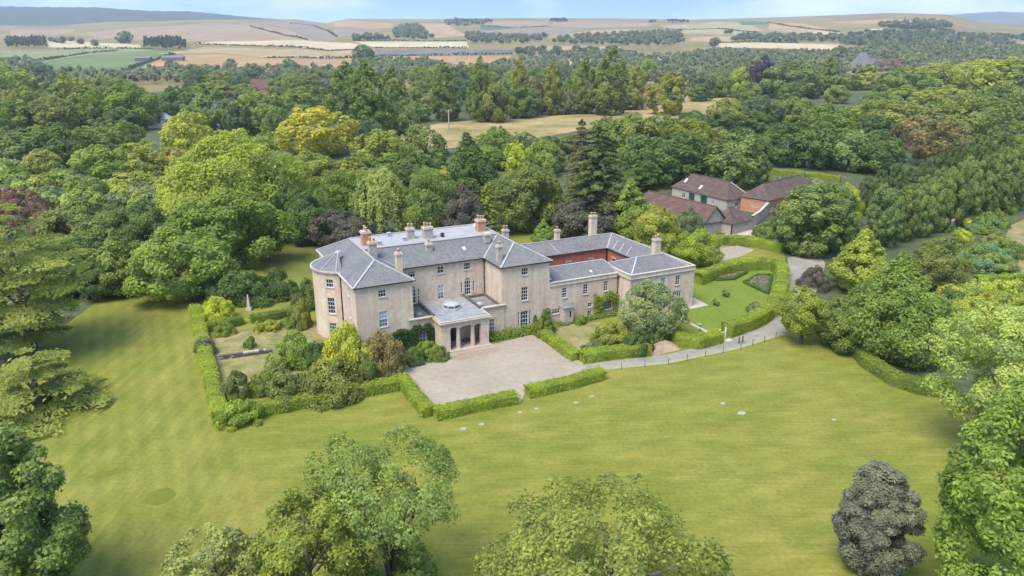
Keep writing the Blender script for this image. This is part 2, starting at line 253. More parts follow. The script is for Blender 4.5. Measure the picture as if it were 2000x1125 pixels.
('broadleaf_tree',-116.6,559.0,0.0,13.3,15.8,'oval','dolive','dull green tree right of the left one of two tall dense limes','trees filling the woods'),
('broadleaf_tree',-486.4,740.8,0.0,17.6,32.9,'round','dark2','dark green tree left of the yellow-brown topped tree','trees filling the woods'),
('broadleaf_tree',-411.9,629.6,0.0,15.5,25.5,'round','mid','green tree in front of the yellow-brown topped tree','trees filling the woods'),
('broadleaf_tree',-356.5,563.9,0.0,17.0,19.0,'round','mid2','blue-green tree behind the olive green tree between','trees filling the woods'),
('broadleaf_tree',-359.8,609.5,0.0,16.0,28.8,'round','dark2','dark green tree left of the tall olive-topped tree','trees filling the woods'),
('broadleaf_tree',-349.0,613.5,0.0,16.7,20.5,'round','mid2','blue-green tree behind the tall olive-topped tree','trees filling the woods'),
('broadleaf_tree',-338.4,631.7,0.0,18.8,22.6,'oval','olive','olive tree right of the tall olive-topped tree','trees filling the woods'),
('broadleaf_tree',-305.1,601.0,0.0,17.1,22.9,'round','mid2','blue-green tree behind the broad domed tree','trees filling the woods'),
('broadleaf_tree',-306.9,462.8,0.0,16.5,19.6,'round','olive','olive tree left of the olive green tree between','trees filling the woods'),
('broadleaf_tree',-329.0,516.3,0.0,12.0,24.2,'round','dolive','dull green tree behind the olive green tree between','trees filling the woods'),
('broadleaf_tree',-311.0,506.2,0.0,13.5,18.4,'round','dolive','dull green tree right of the olive green tree between','trees filling the woods'),
('broadleaf_tree',-270.5,465.3,0.0,13.0,21.1,'oval','mid','green tree left of the tall olive-topped tree','trees filling the woods'),
('broadleaf_tree',-276.0,497.6,0.0,12.5,22.7,'round','mid','green tree right of the tall olive-topped tree','trees filling the woods'),
('broadleaf_tree',-256.1,477.8,0.0,15.7,18.0,'oval','dolive','dull green tree right of the tall olive-topped tree','trees filling the woods'),
('broadleaf_tree',-240.8,480.2,0.0,14.4,16.7,'round','mid','green tree behind the broad domed tree','trees filling the woods'),
('broadleaf_tree',-225.0,468.9,0.0,14.7,21.3,'round','mid','green tree right of the broad domed tree','trees filling the woods'),
('broadleaf_tree',-263.9,401.4,0.0,12.0,16.8,'round','olive','olive tree in front of the olive green tree between','trees filling the woods'),
('broadleaf_tree',-236.9,379.6,0.0,13.5,16.7,'round','dark2','dark green tree left of the shadowy dull green tree','trees filling the woods'),
('broadleaf_tree',-241.2,396.0,0.0,14.2,13.5,'oval','mid2','blue-green tree left of the shadowy dull green tree','trees filling the woods'),
('broadleaf_tree',-249.8,433.1,0.0,10.6,16.8,'round','olive','olive tree right of the shadowy dull green tree','trees filling the woods'),
('broadleaf_tree',-213.6,388.2,0.0,10.5,17.2,'round','mid','green tree in front of the tall olive-topped tree','trees filling the woods'),
('broadleaf_tree',-193.2,374.1,0.0,13.2,16.5,'oval','dark2','dark green tree in front of the broad domed tree','trees filling the woods'),
('broadleaf_tree',-202.4,415.5,0.0,12.5,19.5,'round','dark2','dark green tree right of the broad domed tree','trees filling the woods'),
('broadleaf_tree',-110.0,356.4,0.0,9.5,14.7,'round','pgreen','light green tree right of the soft light green tree','trees filling the woods'),
('broadleaf_tree',-121.3,317.7,0.0,8.3,14.0,'round','pgreen','light green tree right of the yellow-topped round tree','trees filling the woods'),
('broadleaf_tree',-110.9,307.5,0.0,7.5,12.1,'round','pgreen','light green tree in front of the dark blue-green narrow tree','trees filling the woods'),
('broadleaf_tree',-102.9,316.5,0.0,7.3,11.8,'round','mid2','blue-green tree in front of the soft light green tree','trees filling the woods'),
('broadleaf_tree',-84.2,421.5,0.0,13.0,12.5,'round','mid2','blue-green tree in front of the right and larger of two tall dense limes','trees filling the woods'),
('broadleaf_tree',-83.2,460.1,0.0,13.1,14.1,'oval','mid','green tree in front of the right and larger of two tall dense limes','trees filling the woods'),
('broadleaf_tree',-60.6,424.1,0.0,12.5,16.8,'oval','mid2','blue-green tree behind the round bluish tree','trees filling the woods'),
('broadleaf_tree',-53.4,433.9,0.0,10.5,14.3,'round','mid2','blue-green tree right of the round bluish tree','trees filling the woods'),
('broadleaf_tree',-66.7,367.5,0.0,8.8,10.9,'round','mid','green tree behind the small dark tree','trees filling the woods'),
('broadleaf_tree',-60.6,392.3,0.0,11.9,14.7,'round','mid2','blue-green tree left of the round bluish tree','trees filling the woods'),
('broadleaf_tree',-69.4,337.0,0.0,10.8,12.4,'oval','mid2','blue-green tree left of the small dark tree','trees filling the woods'),
('broadleaf_tree',157.6,906.0,0.0,25.7,25.8,'round','pgreen','light green tree behind the yellow-topped lime','trees filling the woods'),
('broadleaf_tree',-86.7,742.0,0.0,22.5,24.2,'round','mid','green tree left of the leftmost tall lime','trees filling the woods'),
('broadleaf_tree',-82.4,871.1,0.0,19.0,26.9,'round','pgreen','light green tree behind the leftmost tall lime','trees filling the woods'),
('broadleaf_tree',-50.2,749.8,0.0,23.8,23.2,'oval','bluedark','bluish tree behind the leftmost tall lime','trees filling the woods'),
('broadleaf_tree',-40.8,786.7,0.0,23.6,19.3,'round','pgreen','light green tree behind the slim tall lime','trees filling the woods'),
('broadleaf_tree',-21.0,799.2,0.0,21.0,21.2,'round','mid2','blue-green tree behind the slim tall lime','trees filling the woods'),
('broadleaf_tree',1.9,755.4,0.0,16.9,22.8,'round','pgreen','light green tree behind the shorter bluish lime','trees filling the woods'),
('broadleaf_tree',23.6,843.8,0.0,18.3,26.6,'oval','mid','green tree left of the yellow-tipped tall lime','trees filling the woods'),
('broadleaf_tree',36.4,796.2,0.0,17.8,21.7,'round','mid2','blue-green tree behind the yellow-tipped tall lime','trees filling the woods'),
('broadleaf_tree',51.9,789.5,0.0,19.2,24.3,'round','bluedark','bluish tree behind the yellow-tipped tall lime','trees filling the woods'),
('broadleaf_tree',65.4,733.3,0.0,23.1,22.3,'round','mid2','blue-green tree left of the tallest lime','trees filling the woods'),
('broadleaf_tree',88.8,791.1,0.0,19.5,25.5,'round','pgreen','light green tree left of the tallest lime','trees filling the woods'),
('broadleaf_tree',118.3,797.1,0.0,21.8,20.9,'round','pgreen','light green tree right of the tallest lime','trees filling the woods'),
('broadleaf_tree',121.0,754.1,0.0,21.7,18.0,'oval','pgreen','light green tree behind and to the right of the tallest lime','trees filling the woods'),
('broadleaf_tree',-65.4,624.5,0.0,18.0,20.1,'oval','mid','green tree behind and to the left of the leftmost tall lime','trees filling the woods'),
('broadleaf_tree',-53.5,606.9,0.0,17.3,19.8,'round','mid','green tree behind the leftmost tall lime','trees filling the woods'),
('broadleaf_tree',-38.6,597.7,0.0,16.7,16.5,'round','bluedark','bluish tree right of the leftmost tall lime','trees filling the woods'),
('broadleaf_tree',-21.1,587.3,0.0,16.7,14.4,'round','mid','green tree right of the slim tall lime','trees filling the woods'),
('broadleaf_tree',-8.7,580.3,0.0,14.5,16.9,'oval','bluedark','bluish tree right of the slim tall lime','trees filling the woods'),
('broadleaf_tree',6.7,673.0,0.0,14.7,19.6,'round','mid2','blue-green tree behind the shorter bluish lime','trees filling the woods'),
('broadleaf_tree',18.5,654.6,0.0,16.5,16.5,'oval','pale2','pale grey tree behind the thin brownish tree','trees filling the woods'),
('broadleaf_tree',39.4,624.7,0.0,14.5,15.7,'round','mid2','blue-green tree right of the yellow-tipped tall lime','trees filling the woods'),
('broadleaf_tree',51.7,613.0,0.0,17.3,16.1,'round','pgreen','light green tree behind the small slim tree','trees filling the woods'),
('broadleaf_tree',65.0,576.7,0.0,16.1,16.9,'oval','pale2','pale grey tree left of the tallest lime','trees filling the woods'),
('broadleaf_tree',88.7,677.0,0.0,15.0,21.4,'round','mid2','blue-green tree right of the tallest lime','trees filling the woods'),
('broadleaf_tree',91.5,620.2,0.0,16.1,17.9,'round','mid','green tree left of the yellow-topped lime','trees filling the woods'),
('broadleaf_tree',-67.0,527.1,0.0,15.3,13.1,'round','pgreen','light green tree right of the narrower tall tree','trees filling the woods'),
('broadleaf_tree',-50.4,501.8,0.0,13.9,16.0,'oval','pale2','pale grey tree in front of the leftmost tall lime','trees filling the woods'),
('broadleaf_tree',-39.2,496.0,0.0,12.2,13.3,'round','pale2','pale grey tree left of the slim tall lime','trees filling the woods'),
('broadleaf_tree',-23.8,482.2,0.0,12.9,12.3,'round','pale2','pale grey tree in front of the slim tall lime','trees filling the woods'),
('broadleaf_tree',-14.0,499.3,0.0,13.3,12.7,'oval','pgreen','light green tree in front of the slim tall lime','trees filling the woods'),
('broadleaf_tree',-1.1,506.3,0.0,13.2,13.1,'oval','bluedark','bluish tree left of the shorter bluish lime','trees filling the woods'),
('broadleaf_tree',12.9,506.2,0.0,14.1,16.5,'round','pale2','pale grey tree left of the thin brownish tree','trees filling the woods'),
('broadleaf_tree',23.5,492.0,0.0,15.7,12.9,'round','bluedark','bluish tree right of the thin brownish tree','trees filling the woods'),
('broadleaf_tree',33.5,479.2,0.0,14.7,12.9,'round','pale2','pale grey tree in front of the small slim tree','trees filling the woods'),
('broadleaf_tree',45.5,484.1,0.0,13.2,13.9,'oval','mid2','blue-green tree right of the small slim tree','trees filling the woods'),
('broadleaf_tree',65.4,521.4,0.0,15.6,14.2,'round','pale2','pale grey tree in front of the tallest lime','trees filling the woods'),
('broadleaf_tree',75.9,512.5,0.0,11.5,17.0,'round','pale2','pale grey tree in front of the yellow-topped lime','trees filling the woods'),
('broadleaf_tree',-12.2,305.6,0.0,7.3,11.1,'oval','mid','green tree left of the small domed tree','trees filling the woods'),
('broadleaf_tree',-4.3,303.8,0.0,9.4,9.8,'round','mid','green tree right of the small domed tree','trees filling the woods'),
('broadleaf_tree',4.7,293.5,0.0,7.9,9.5,'round','dark','dark tree right of the low green tree','trees filling the woods'),
('broadleaf_tree',14.6,301.0,0.0,7.5,10.9,'oval','dark','dark tree behind the light yellow-green tree','trees filling the woods'),
('broadleaf_tree',21.7,307.5,0.0,7.6,12.2,'oval','mid','green tree behind the thin-topped brownish conifer','trees filling the woods'),
('broadleaf_tree',-12.7,266.8,0.0,7.4,10.8,'round','pgreen','light green tree behind the dark green pointed tree','trees filling the woods'),
('broadleaf_tree',-8.5,271.4,0.0,8.0,9.7,'round','pgreen','light green tree in front of the small domed tree','trees filling the woods'),
('broadleaf_tree',-1.7,264.1,0.0,7.3,10.7,'oval','dark','dark tree left of the small yellow tree','trees filling the woods'),
('broadleaf_tree',9.8,275.7,0.0,6.8,8.9,'round','pgreen','light green tree behind the light yellow-green tree','trees filling the woods'),
('broadleaf_tree',14.1,259.8,0.0,8.2,9.4,'round','mid2','blue-green tree right of the light yellow-green tree','trees filling the woods'),
('broadleaf_tree',43.4,353.7,0.0,10.3,14.5,'round','dolive','dull green tree behind the thin-topped brownish conifer','trees filling the woods'),
('broadleaf_tree',64.8,338.4,0.0,10.2,15.6,'oval','dark2','dark green tree left of the yellow-rimmed tree','trees filling the woods'),
('broadleaf_tree',42.3,306.8,0.0,12.1,14.6,'round','mid','green tree left of the dark mass of a tree','trees filling the woods'),
('broadleaf_tree',52.7,304.7,0.0,11.1,15.0,'oval','mid','green tree behind the dark mass of a tree','trees filling the woods'),
('broadleaf_tree',65.2,316.8,0.0,10.9,16.3,'round','dolive','dull green tree left of the yellow-rimmed tree','trees filling the woods'),
('broadleaf_tree',71.0,299.0,0.0,8.2,14.8,'round','dark','dark tree in front of the yellow-rimmed tree','trees filling the woods'),
('broadleaf_tree',85.0,317.7,0.0,9.2,15.6,'round','dolive','dull green tree right of the yellow-rimmed tree','trees filling the woods'),
('broadleaf_tree',90.6,304.4,0.0,10.7,13.6,'round','dark','dark tree behind the big round grey-green tree','trees filling the woods'),
('broadleaf_tree',40.8,267.4,0.0,8.0,11.4,'round','mid','green tree right of the tall dark conifer','trees filling the woods'),
('broadleaf_tree',50.8,265.7,0.0,9.7,11.2,'round','dark','dark tree right of the dark mass of a tree','trees filling the woods'),
('broadleaf_tree',59.5,282.5,0.0,7.6,15.1,'round','dolive','dull green tree left of the dark broad tree','trees filling the woods'),
('broadleaf_tree',66.4,258.2,0.0,8.6,11.9,'round','mid','green tree right of the dark broad tree','trees filling the woods'),
('broadleaf_tree',73.2,257.9,0.0,9.1,13.7,'oval','mid','green tree left of the big round grey-green tree','trees filling the woods'),
('broadleaf_tree',81.0,263.8,0.0,8.7,13.0,'oval','mid2','blue-green tree right of the big round grey-green tree','trees filling the woods'),
('broadleaf_tree',43.7,244.6,0.0,8.0,10.2,'round','dark2','dark green tree in front of the dark mass of a tree','trees filling the woods'),
('broadleaf_tree',50.3,242.3,0.0,7.2,13.8,'oval','dark2','dark green tree right of the dark mass of a tree','trees filling the woods'),
('broadleaf_tree',55.0,239.8,0.0,8.0,11.5,'round','dolive','dull green tree in front of the dark broad tree','trees filling the woods'),
('broadleaf_tree',64.5,241.5,0.0,8.8,13.3,'round','dark','dark tree left of the big round grey-green tree','trees filling the woods'),
('broadleaf_tree',148.9,432.4,0.0,11.0,19.4,'oval','yolive3','yellow-flecked tree right of the bluish tree','trees filling the woods'),
('broadleaf_tree',160.1,430.5,0.0,12.0,20.9,'round','mid2','blue-green tree right of the bluish tree','trees filling the woods'),
('broadleaf_tree',93.8,397.4,0.0,9.4,15.3,'round','dark2','dark green tree behind the yellow-rimmed tree','trees filling the woods'),
('broadleaf_tree',98.1,365.4,0.0,12.1,15.5,'oval','dark2','dark green tree right of the yellow-rimmed tree','trees filling the woods'),
('broadleaf_tree',111.4,378.0,0.0,10.7,18.5,'round','yolive3','yellow-flecked tree left of the bluish tree','trees filling the woods'),
('broadleaf_tree',119.1,369.5,0.0,11.7,16.4,'round','dark','dark tree in front of the bluish tree','trees filling the woods'),
('broadleaf_tree',138.9,387.6,0.0,12.1,16.8,'round','mid','green tree right of the bluish tree','trees filling the woods'),
('broadleaf_tree',142.6,373.1,0.0,9.3,16.7,'round','dark','dark tree behind the second tree of the dense woodland band','trees filling the woods'),
('broadleaf_tree',157.0,373.7,0.0,9.1,16.6,'oval','mid2','blue-green tree behind the second tree of the dense woodland band','trees filling the woods'),
('broadleaf_tree',172.9,392.5,0.0,10.4,17.2,'round','dark','dark tree behind the third tree of the dense woodland band','trees filling the woods'),
('broadleaf_tree',167.3,354.6,0.0,11.5,16.3,'round','dark2','dark green tree behind the right end tree of the dense woodland band','trees filling the woods'),
('broadleaf_tree',316.0,799.1,0.0,19.8,23.0,'round','dolive','dull green tree left of the pointed green tree','trees filling the woods'),
('broadleaf_tree',164.7,655.1,0.0,16.9,17.8,'round','bluedark','bluish tree right of the bluish round tree','trees filling the woods'),
('broadleaf_tree',188.2,699.1,0.0,18.9,24.4,'round','mid2','blue-green tree behind the dull tree','trees filling the woods'),
('broadleaf_tree',204.9,693.9,0.0,16.8,19.2,'round','bluedark','bluish tree left of the dark purple upright tree','trees filling the woods'),
('broadleaf_tree',214.4,678.2,0.0,18.0,20.8,'oval','olive','olive tree left of the broad round tree','trees filling the woods'),
('broadleaf_tree',224.0,648.7,0.0,14.3,19.7,'round','dolive','dull green tree left of the broad round tree','trees filling the woods'),
('broadleaf_tree',246.9,685.3,0.0,15.7,24.0,'round','mid2','blue-green tree in front of the broad round tree','trees filling the woods'),
('broadleaf_tree',239.1,616.5,0.0,18.1,16.4,'oval','dolive','dull green tree in front and to the left of the pointed green tree','trees filling the woods'),
('broadleaf_tree',290.2,707.5,0.0,15.5,20.9,'oval','olive','olive tree left of the pointed yellow-green tree','trees filling the woods'),
('broadleaf_tree',309.1,717.6,0.0,15.6,25.0,'round','mid2','blue-green tree right of the pointed green tree','trees filling the woods'),
('broadleaf_tree',321.1,664.2,0.0,15.0,20.3,'round','dolive','dull green tree left of the rounded green tree','trees filling the woods'),
('broadleaf_tree',142.6,586.3,0.0,13.8,17.0,'oval','mid2','blue-green tree in front of the bluish round tree','trees filling the woods'),
('broadleaf_tree',169.6,556.6,0.0,16.4,18.8,'round','olive','olive tree in front of the dark purple upright tree','trees filling the woods'),
('broadleaf_tree',206.3,573.8,0.0,15.4,15.3,'oval','mid2','blue-green tree right of the dark purple upright tree','trees filling the woods'),
('broadleaf_tree',238.8,565.8,0.0,13.7,19.0,'round','olive','olive tree in front of the pointed green tree','trees filling the woods'),
('broadleaf_tree',519.0,788.1,0.0,21.8,39.9,'oval','dark2','dark green tree right of the green and yellow tree','trees filling the woods'),
('broadleaf_tree',318.9,604.3,0.0,17.5,27.3,'round','dark2','dark green tree right of the rounded green tree','trees filling the woods'),
('broadleaf_tree',397.2,707.4,0.0,16.2,30.3,'round','mid2','blue-green tree right of the rounded green tree','trees filling the woods'),
('broadleaf_tree',377.6,641.7,0.0,16.1,32.6,'round','mid','green tree left of the green and yellow tree','trees filling the woods'),
('broadleaf_tree',433.1,691.8,0.0,20.0,33.8,'oval','yolive','yellowish tree left of the green and yellow tree','trees filling the woods'),
('broadleaf_tree',426.9,663.2,0.0,17.3,28.0,'round','dark2','dark green tree in front of the green and yellow tree','trees filling the woods'),
('broadleaf_tree',240.4,496.8,0.0,13.3,22.8,'round','mid','green tree in front of the rounded green tree','trees filling the woods'),
('broadleaf_tree',286.8,561.9,0.0,13.9,23.1,'oval','yolive','yellowish tree in front of the rounded green tree','trees filling the woods'),
('broadleaf_tree',278.2,509.9,0.0,15.0,24.6,'round','yolive','yellowish tree right of the rounded green tree','trees filling the woods'),
('broadleaf_tree',286.9,494.3,0.0,15.2,23.6,'oval','yolive','yellowish tree behind the large shadowy tree','trees filling the woods'),
('broadleaf_tree',310.7,515.5,0.0,13.0,25.4,'round','mid','green tree behind the large shadowy tree','trees filling the woods'),
('broadleaf_tree',354.0,549.8,0.0,14.7,26.9,'round','mid','green tree in front of the green and yellow tree','trees filling the woods'),
('broadleaf_tree',204.0,421.3,0.0,13.4,16.8,'round','mid2','blue-green tree in front of the rounded green tree','trees filling the woods'),
('broadleaf_tree',278.3,427.1,0.0,10.8,19.4,'oval','dolive','dull green tree left of the large green tree','trees filling the woods'),
('broadleaf_tree',208.5,307.4,0.0,12.3,16.4,'oval','lime','dark green tree in front of the large green tree','trees filling the woods'),
('broadleaf_tree',219.8,306.2,0.0,12.6,14.3,'round','mid2','blue-green tree right of the large green tree','trees filling the woods'),
('broadleaf_tree',177.6,275.1,0.0,12.0,14.5,'round','mid','green tree right of the large shadowy tree','trees filling the woods'),
('broadleaf_tree',187.2,276.3,0.0,11.0,14.4,'round','mid','green tree in front and to the right of the large shadowy tree','trees filling the woods'),
('broadleaf_tree',187.7,263.5,0.0,9.0,13.1,'oval','mid','green tree in front and to the right of the large green tree','trees filling the woods'),
('broadleaf_tree',155.4,233.9,0.0,10.0,12.4,'oval','mid2','blue-green tree in front of the large shadowy tree','trees filling the woods'),
('broadleaf_tree',165.7,235.8,0.0,9.5,12.5,'round','mid','green tree in front of the large green tree','trees filling the woods'),
('broadleaf_tree',174.4,238.0,0.0,8.0,13.7,'round','yolive','yellowish tree in front of the large green tree','trees filling the woods'),
('broadleaf_tree',146.7,213.8,0.0,9.2,11.2,'oval','lime','dark green tree in front of the large shadowy tree','trees filling the woods'),
('broadleaf_tree',151.6,213.9,0.0,7.9,10.8,'round','mid2','blue-green tree in front of the large green tree','trees filling the woods'),
('broadleaf_tree',160.5,215.9,0.0,8.0,12.3,'oval','yolive','yellowish tree in front and to the right of the large green tree','trees filling the woods'),
('broadleaf_tree',-120.8,168.4,0.0,8.3,8.5,'round','dark','dark tree left of the reddish tree rising','trees filling the woods'),
('broadleaf_tree',-108.4,166.8,0.0,6.9,9.4,'round','mid2','blue-green tree right of the reddish tree rising','trees filling the woods'),
('broadleaf_tree',-110.8,152.7,0.0,7.9,10.2,'round','mid2','blue-green tree left of the reddish tree rising','trees filling the woods'),
('broadleaf_tree',-110.1,158.0,0.0,8.1,9.9,'round','dark2','dark green tree in front of the reddish tree rising','trees filling the woods'),
('broadleaf_tree',-103.6,158.2,0.0,7.2,11.1,'round','mid2','blue-green tree left of the rose-brown tree to the','trees filling the woods'),
('broadleaf_tree',-96.2,151.9,0.0,7.1,8.6,'oval','dark','dark tree in front of the rose-brown tree to the','trees filling the woods'),
('broadleaf_tree',-107.9,142.6,0.0,6.8,8.3,'round','dark2','dark green tree left of the reddish tree rising','trees filling the woods'),
('broadleaf_tree',-103.4,144.1,0.0,6.5,7.7,'round','dark','dark tree in front of the reddish tree rising','trees filling the woods'),
('broadleaf_tree',-97.6,142.8,0.0,8.0,8.6,'round','mid2','blue-green tree in front and to the left of the rose-brown tree to the','trees filling the woods'),
('broadleaf_tree',-94.1,146.9,0.0,6.3,8.9,'round','mid2','blue-green tree in front of the rose-brown tree to the','trees filling the woods'),
('broadleaf_tree',-87.7,140.4,0.0,6.9,7.9,'oval','dark','dark tree in front and to the right of the rose-brown tree to the','trees filling the woods'),
('broadleaf_tree',-83.9,146.2,0.0,5.7,7.8,'round','dark2','dark green tree behind and to the left of the olive green cone-shaped tree','trees filling the woods'),
('broadleaf_tree',-98.6,133.7,0.0,5.7,7.4,'round','dark2','dark green tree in front and to the left of the rose-brown tree to the','trees filling the woods'),
('broadleaf_tree',-95.0,133.8,0.0,7.5,9.5,'round','dark2','dark green tree left of the rose-brown tree to the','trees filling the woods'),
('broadleaf_tree',-89.4,134.1,0.0,7.6,9.3,'round','mid2','blue-green tree left of the dark tree','trees filling the woods'),
('broadleaf_tree',-83.9,130.7,0.0,5.9,9.2,'oval','dark2','dark green tree left of the dark tree','trees filling the woods'),
('broadleaf_tree',-80.6,132.8,0.0,6.8,7.8,'round','dark2','dark green tree in front of the dark tree','trees filling the woods'),
('broadleaf_tree',-93.3,127.2,0.0,5.5,7.9,'round','mid2','blue-green tree in front and to the left of the dark tree','trees filling the woods'),
('broadleaf_tree',-83.5,125.7,0.0,6.6,8.9,'round','dark','dark tree left of the dark tree','trees filling the woods'),
('broadleaf_tree',-79.3,125.5,0.0,6.6,8.4,'round','mid2','blue-green tree in front of the dark tree','trees filling the woods'),
('broadleaf_tree',-72.8,124.9,0.0,7.3,7.3,'round','dark2','dark green tree left of the olive green cone-shaped tree','trees filling the woods'),
('shrub',91.8,125.9,0.0,5.3,5.6,'round','pgreen','light green shrub behind and to the right of the large green tree standing','shrubs filling the scrub and borders'),
('shrub',75.2,120.0,0.0,3.7,5.5,'round','yolive','yellowish shrub in front of the dull green round tree','shrubs filling the scrub and borders'),
('shrub',79.7,121.1,0.0,4.7,6.3,'round','pgreen','light green shrub in front and to the right of the dull green round tree','shrubs filling the scrub and borders'),
('shrub',82.1,118.9,0.0,5.1,6.5,'round','ygreen2','yellow-green shrub in front and to the right of the dull green round tree','shrubs filling the scrub and borders'),
('shrub',88.2,121.2,0.0,3.8,6.2,'round','mid','green shrub in front and to the right of the dull green round tree','shrubs filling the scrub and borders'),
('shrub',90.6,120.0,0.0,4.6,6.7,'round','ygreen2','yellow-green shrub right of the dull green round tree','shrubs filling the scrub and borders'),
('shrub',72.8,112.2,0.0,4.5,6.7,'round','ygreen2','yellow-green shrub right of the large green tree standing','shrubs filling the scrub and borders'),
('shrub',78.4,114.9,0.0,5.0,5.4,'round','yolive','yellowish shrub right of the dull green round tree','shrubs filling the scrub and borders'),
('shrub',79.8,112.8,0.0,4.3,6.4,'round','mid','green shrub right of the dull green round tree','shrubs filling the scrub and borders'),
('shrub',84.6,113.5,0.0,5.0,5.8,'round','pgreen','light green shrub in front and to the right of the large green tree standing','shrubs filling the scrub and borders'),
('shrub',89.4,116.0,0.0,3.9,7.1,'round','pgreen','light green shrub right of the dull green round tree','shrubs filling the scrub and borders'),
('shrub',68.4,108.0,0.0,4.2,5.3,'round','ygreen2','yellow-green shrub in front of the dull green round tree','shrubs filling the scrub and borders'),
('shrub',74.5,111.1,0.0,3.4,5.7,'round','ygreen2','yellow-green shrub in front and to the right of the large green tree standing','shrubs filling the scrub and borders'),
('shrub',75.2,106.4,0.0,4.0,5.5,'round','pgreen','light green shrub right of the large green tree standing','shrubs filling the scrub and borders'),
('shrub',79.9,109.1,0.0,4.2,5.3,'round','mid','green shrub right of the large green tree standing','shrubs filling the scrub and borders'),
('shrub',83.3,109.0,0.0,3.3,5.1,'round','ygreen2','yellow-green shrub right of the bushy dark green tree','shrubs filling the scrub and borders'),
('shrub',105.5,157.6,0.0,3.2,6.7,'round','mid2','blue-green shrub behind and to the right of the dull green round tree','shrubs filling the scrub and borders'),
('shrub',93.7,152.9,0.0,3.5,6.8,'round','mid','green shrub behind and to the right of the dull green round tree','shrubs filling the scrub and borders'),
('shrub',95.2,147.9,0.0,3.3,6.0,'round','mid2','blue-green shrub right of the large green tree standing','shrubs filling the scrub and borders'),
('shrub',99.0,149.5,0.0,3.5,6.9,'round','bluegreen','sea green shrub right of the dull green round tree','shrubs filling the scrub and borders'),
('shrub',103.3,151.4,0.0,3.9,6.4,'round','mid','green shrub behind and to the right of the large green tree standing','shrubs filling the scrub and borders'),
('shrub',90.1,144.2,0.0,3.1,6.2,'round','bluegreen','sea green shrub right of the large green tree standing','shrubs filling the scrub and borders'),
('shrub',92.6,140.9,0.0,3.0,5.5,'round','bluegreen','sea green shrub behind and to the right of the large green tree standing','shrubs filling the scrub and borders'),
('shrub',95.0,140.4,0.0,3.7,6.2,'round','mid2','blue-green shrub right of the dull green round tree','shrubs filling the scrub and borders'),
('shrub',143.0,209.8,0.0,2.7,4.0,'round','mid','green small shrub in front of the large green tree','shrubs filling the scrub and borders'),
('shrub',129.7,207.3,0.0,2.0,4.1,'round','bluegreen','sea green small shrub in front of the half-bare brownish tree','shrubs filling the scrub and borders'),
('shrub',130.3,203.4,0.0,2.4,3.5,'round','bluegreen','sea green small shrub in front and to the right of the half-bare brownish tree','shrubs filling the scrub and borders'),
('shrub',132.1,202.2,0.0,2.0,4.9,'round','mid2','blue-green shrub in front of the half-bare brownish tree','shrubs filling the scrub and borders'),
('shrub',136.0,202.1,0.0,2.8,3.5,'round','mid2','blue-green small shrub right of the half-bare brownish tree','shrubs filling the scrub and borders'),
('shrub',121.0,196.5,0.0,2.2,3.7,'round','yelg','yellow-green small shrub in front of the half-bare brownish tree','shrubs filling the scrub and borders'),
('shrub',123.7,194.9,0.0,2.9,4.9,'round','dark2','dark green shrub behind the dull green round tree','shrubs filling the scrub and borders'),
('shrub',128.4,196.5,0.0,2.5,4.3,'round','mid2','blue-green small shrub behind the dull green round tree','shrubs filling the scrub and borders'),
('shrub',130.6,195.7,0.0,2.5,3.6,'round','dark2','dark green small shrub right of the dull green round tree','shrubs filling the scrub and borders'),
('shrub',130.0,191.9,0.0,2.8,3.5,'round','mid','green small shrub in front of the half-bare brownish tree','shrubs filling the scrub and borders'),
('shrub',109.8,183.8,0.0,2.1,4.4,'round','bluegreen','sea green shrub behind the dull green round tree','shrubs filling the scrub and borders'),
('shrub',114.4,187.4,0.0,1.9,3.5,'round','bluegreen','sea green small shrub behind and to the right of the yellow-green pyramid tree','shrubs filling the scrub and borders'),
('shrub',114.4,182.7,0.0,2.7,3.9,'round','bluegreen','sea green small shrub right of the yellow-green pyramid tree','shrubs filling the scrub and borders'),
('shrub',118.4,182.6,0.0,2.7,4.6,'round','mid2','blue-green shrub behind the dull green round tree','shrubs filling the scrub and borders'),
('shrub',123.4,186.9,0.0,2.6,3.6,'round','mid','green small shrub behind and to the right of the dull green round tree','shrubs filling the scrub and borders'),
('shrub',103.1,178.7,0.0,2.0,4.2,'round','bluegreen','sea green small shrub behind the dull green round tree','shrubs filling the scrub and borders'),
('shrub',106.8,179.9,0.0,2.4,4.5,'round','mid2','blue-green shrub right of the yellow-green pyramid tree','shrubs filling the scrub and borders'),
('shrub',108.7,179.4,0.0,2.1,3.9,'round','mid2','blue-green small shrub behind and to the right of the dull green round tree','shrubs filling the scrub and borders'),
('shrub',111.0,177.4,0.0,2.2,3.5,'round','yelg','yellow-green small shrub behind and to the right of the dull green round tree','shrubs filling the scrub and borders'),
('shrub',113.4,177.0,0.0,2.7,4.2,'round','mid','green small shrub behind the dull green round tree','shrubs filling the scrub and borders'),
('shrub',117.2,178.6,0.0,2.5,3.1,'round','bluegreen','sea green small shrub right of the dull green round tree','shrubs filling the scrub and borders'),
('shrub',119.6,177.6,0.0,2.5,3.3,'round','mid','green small shrub right of the yellow-green pyramid tree','shrubs filling the scrub and borders'),
('shrub',104.4,173.4,0.0,1.8,3.3,'round','dark2','dark green small shrub behind the dull green round tree','shrubs filling the scrub and borders'),
('shrub',104.8,170.2,0.0,1.7,3.0,'round','bluegreen','sea green small shrub behind the large green tree standing','shrubs filling the scrub and borders'),
('shrub',109.4,172.6,0.0,2.5,3.9,'round','bluegreen','sea green small shrub behind and to the right of the dull green round tree','shrubs filling the scrub and borders'),
('shrub',111.2,170.8,0.0,1.9,3.5,'round','mid','green small shrub right of the dull green round tree','shrubs filling the scrub and borders'),
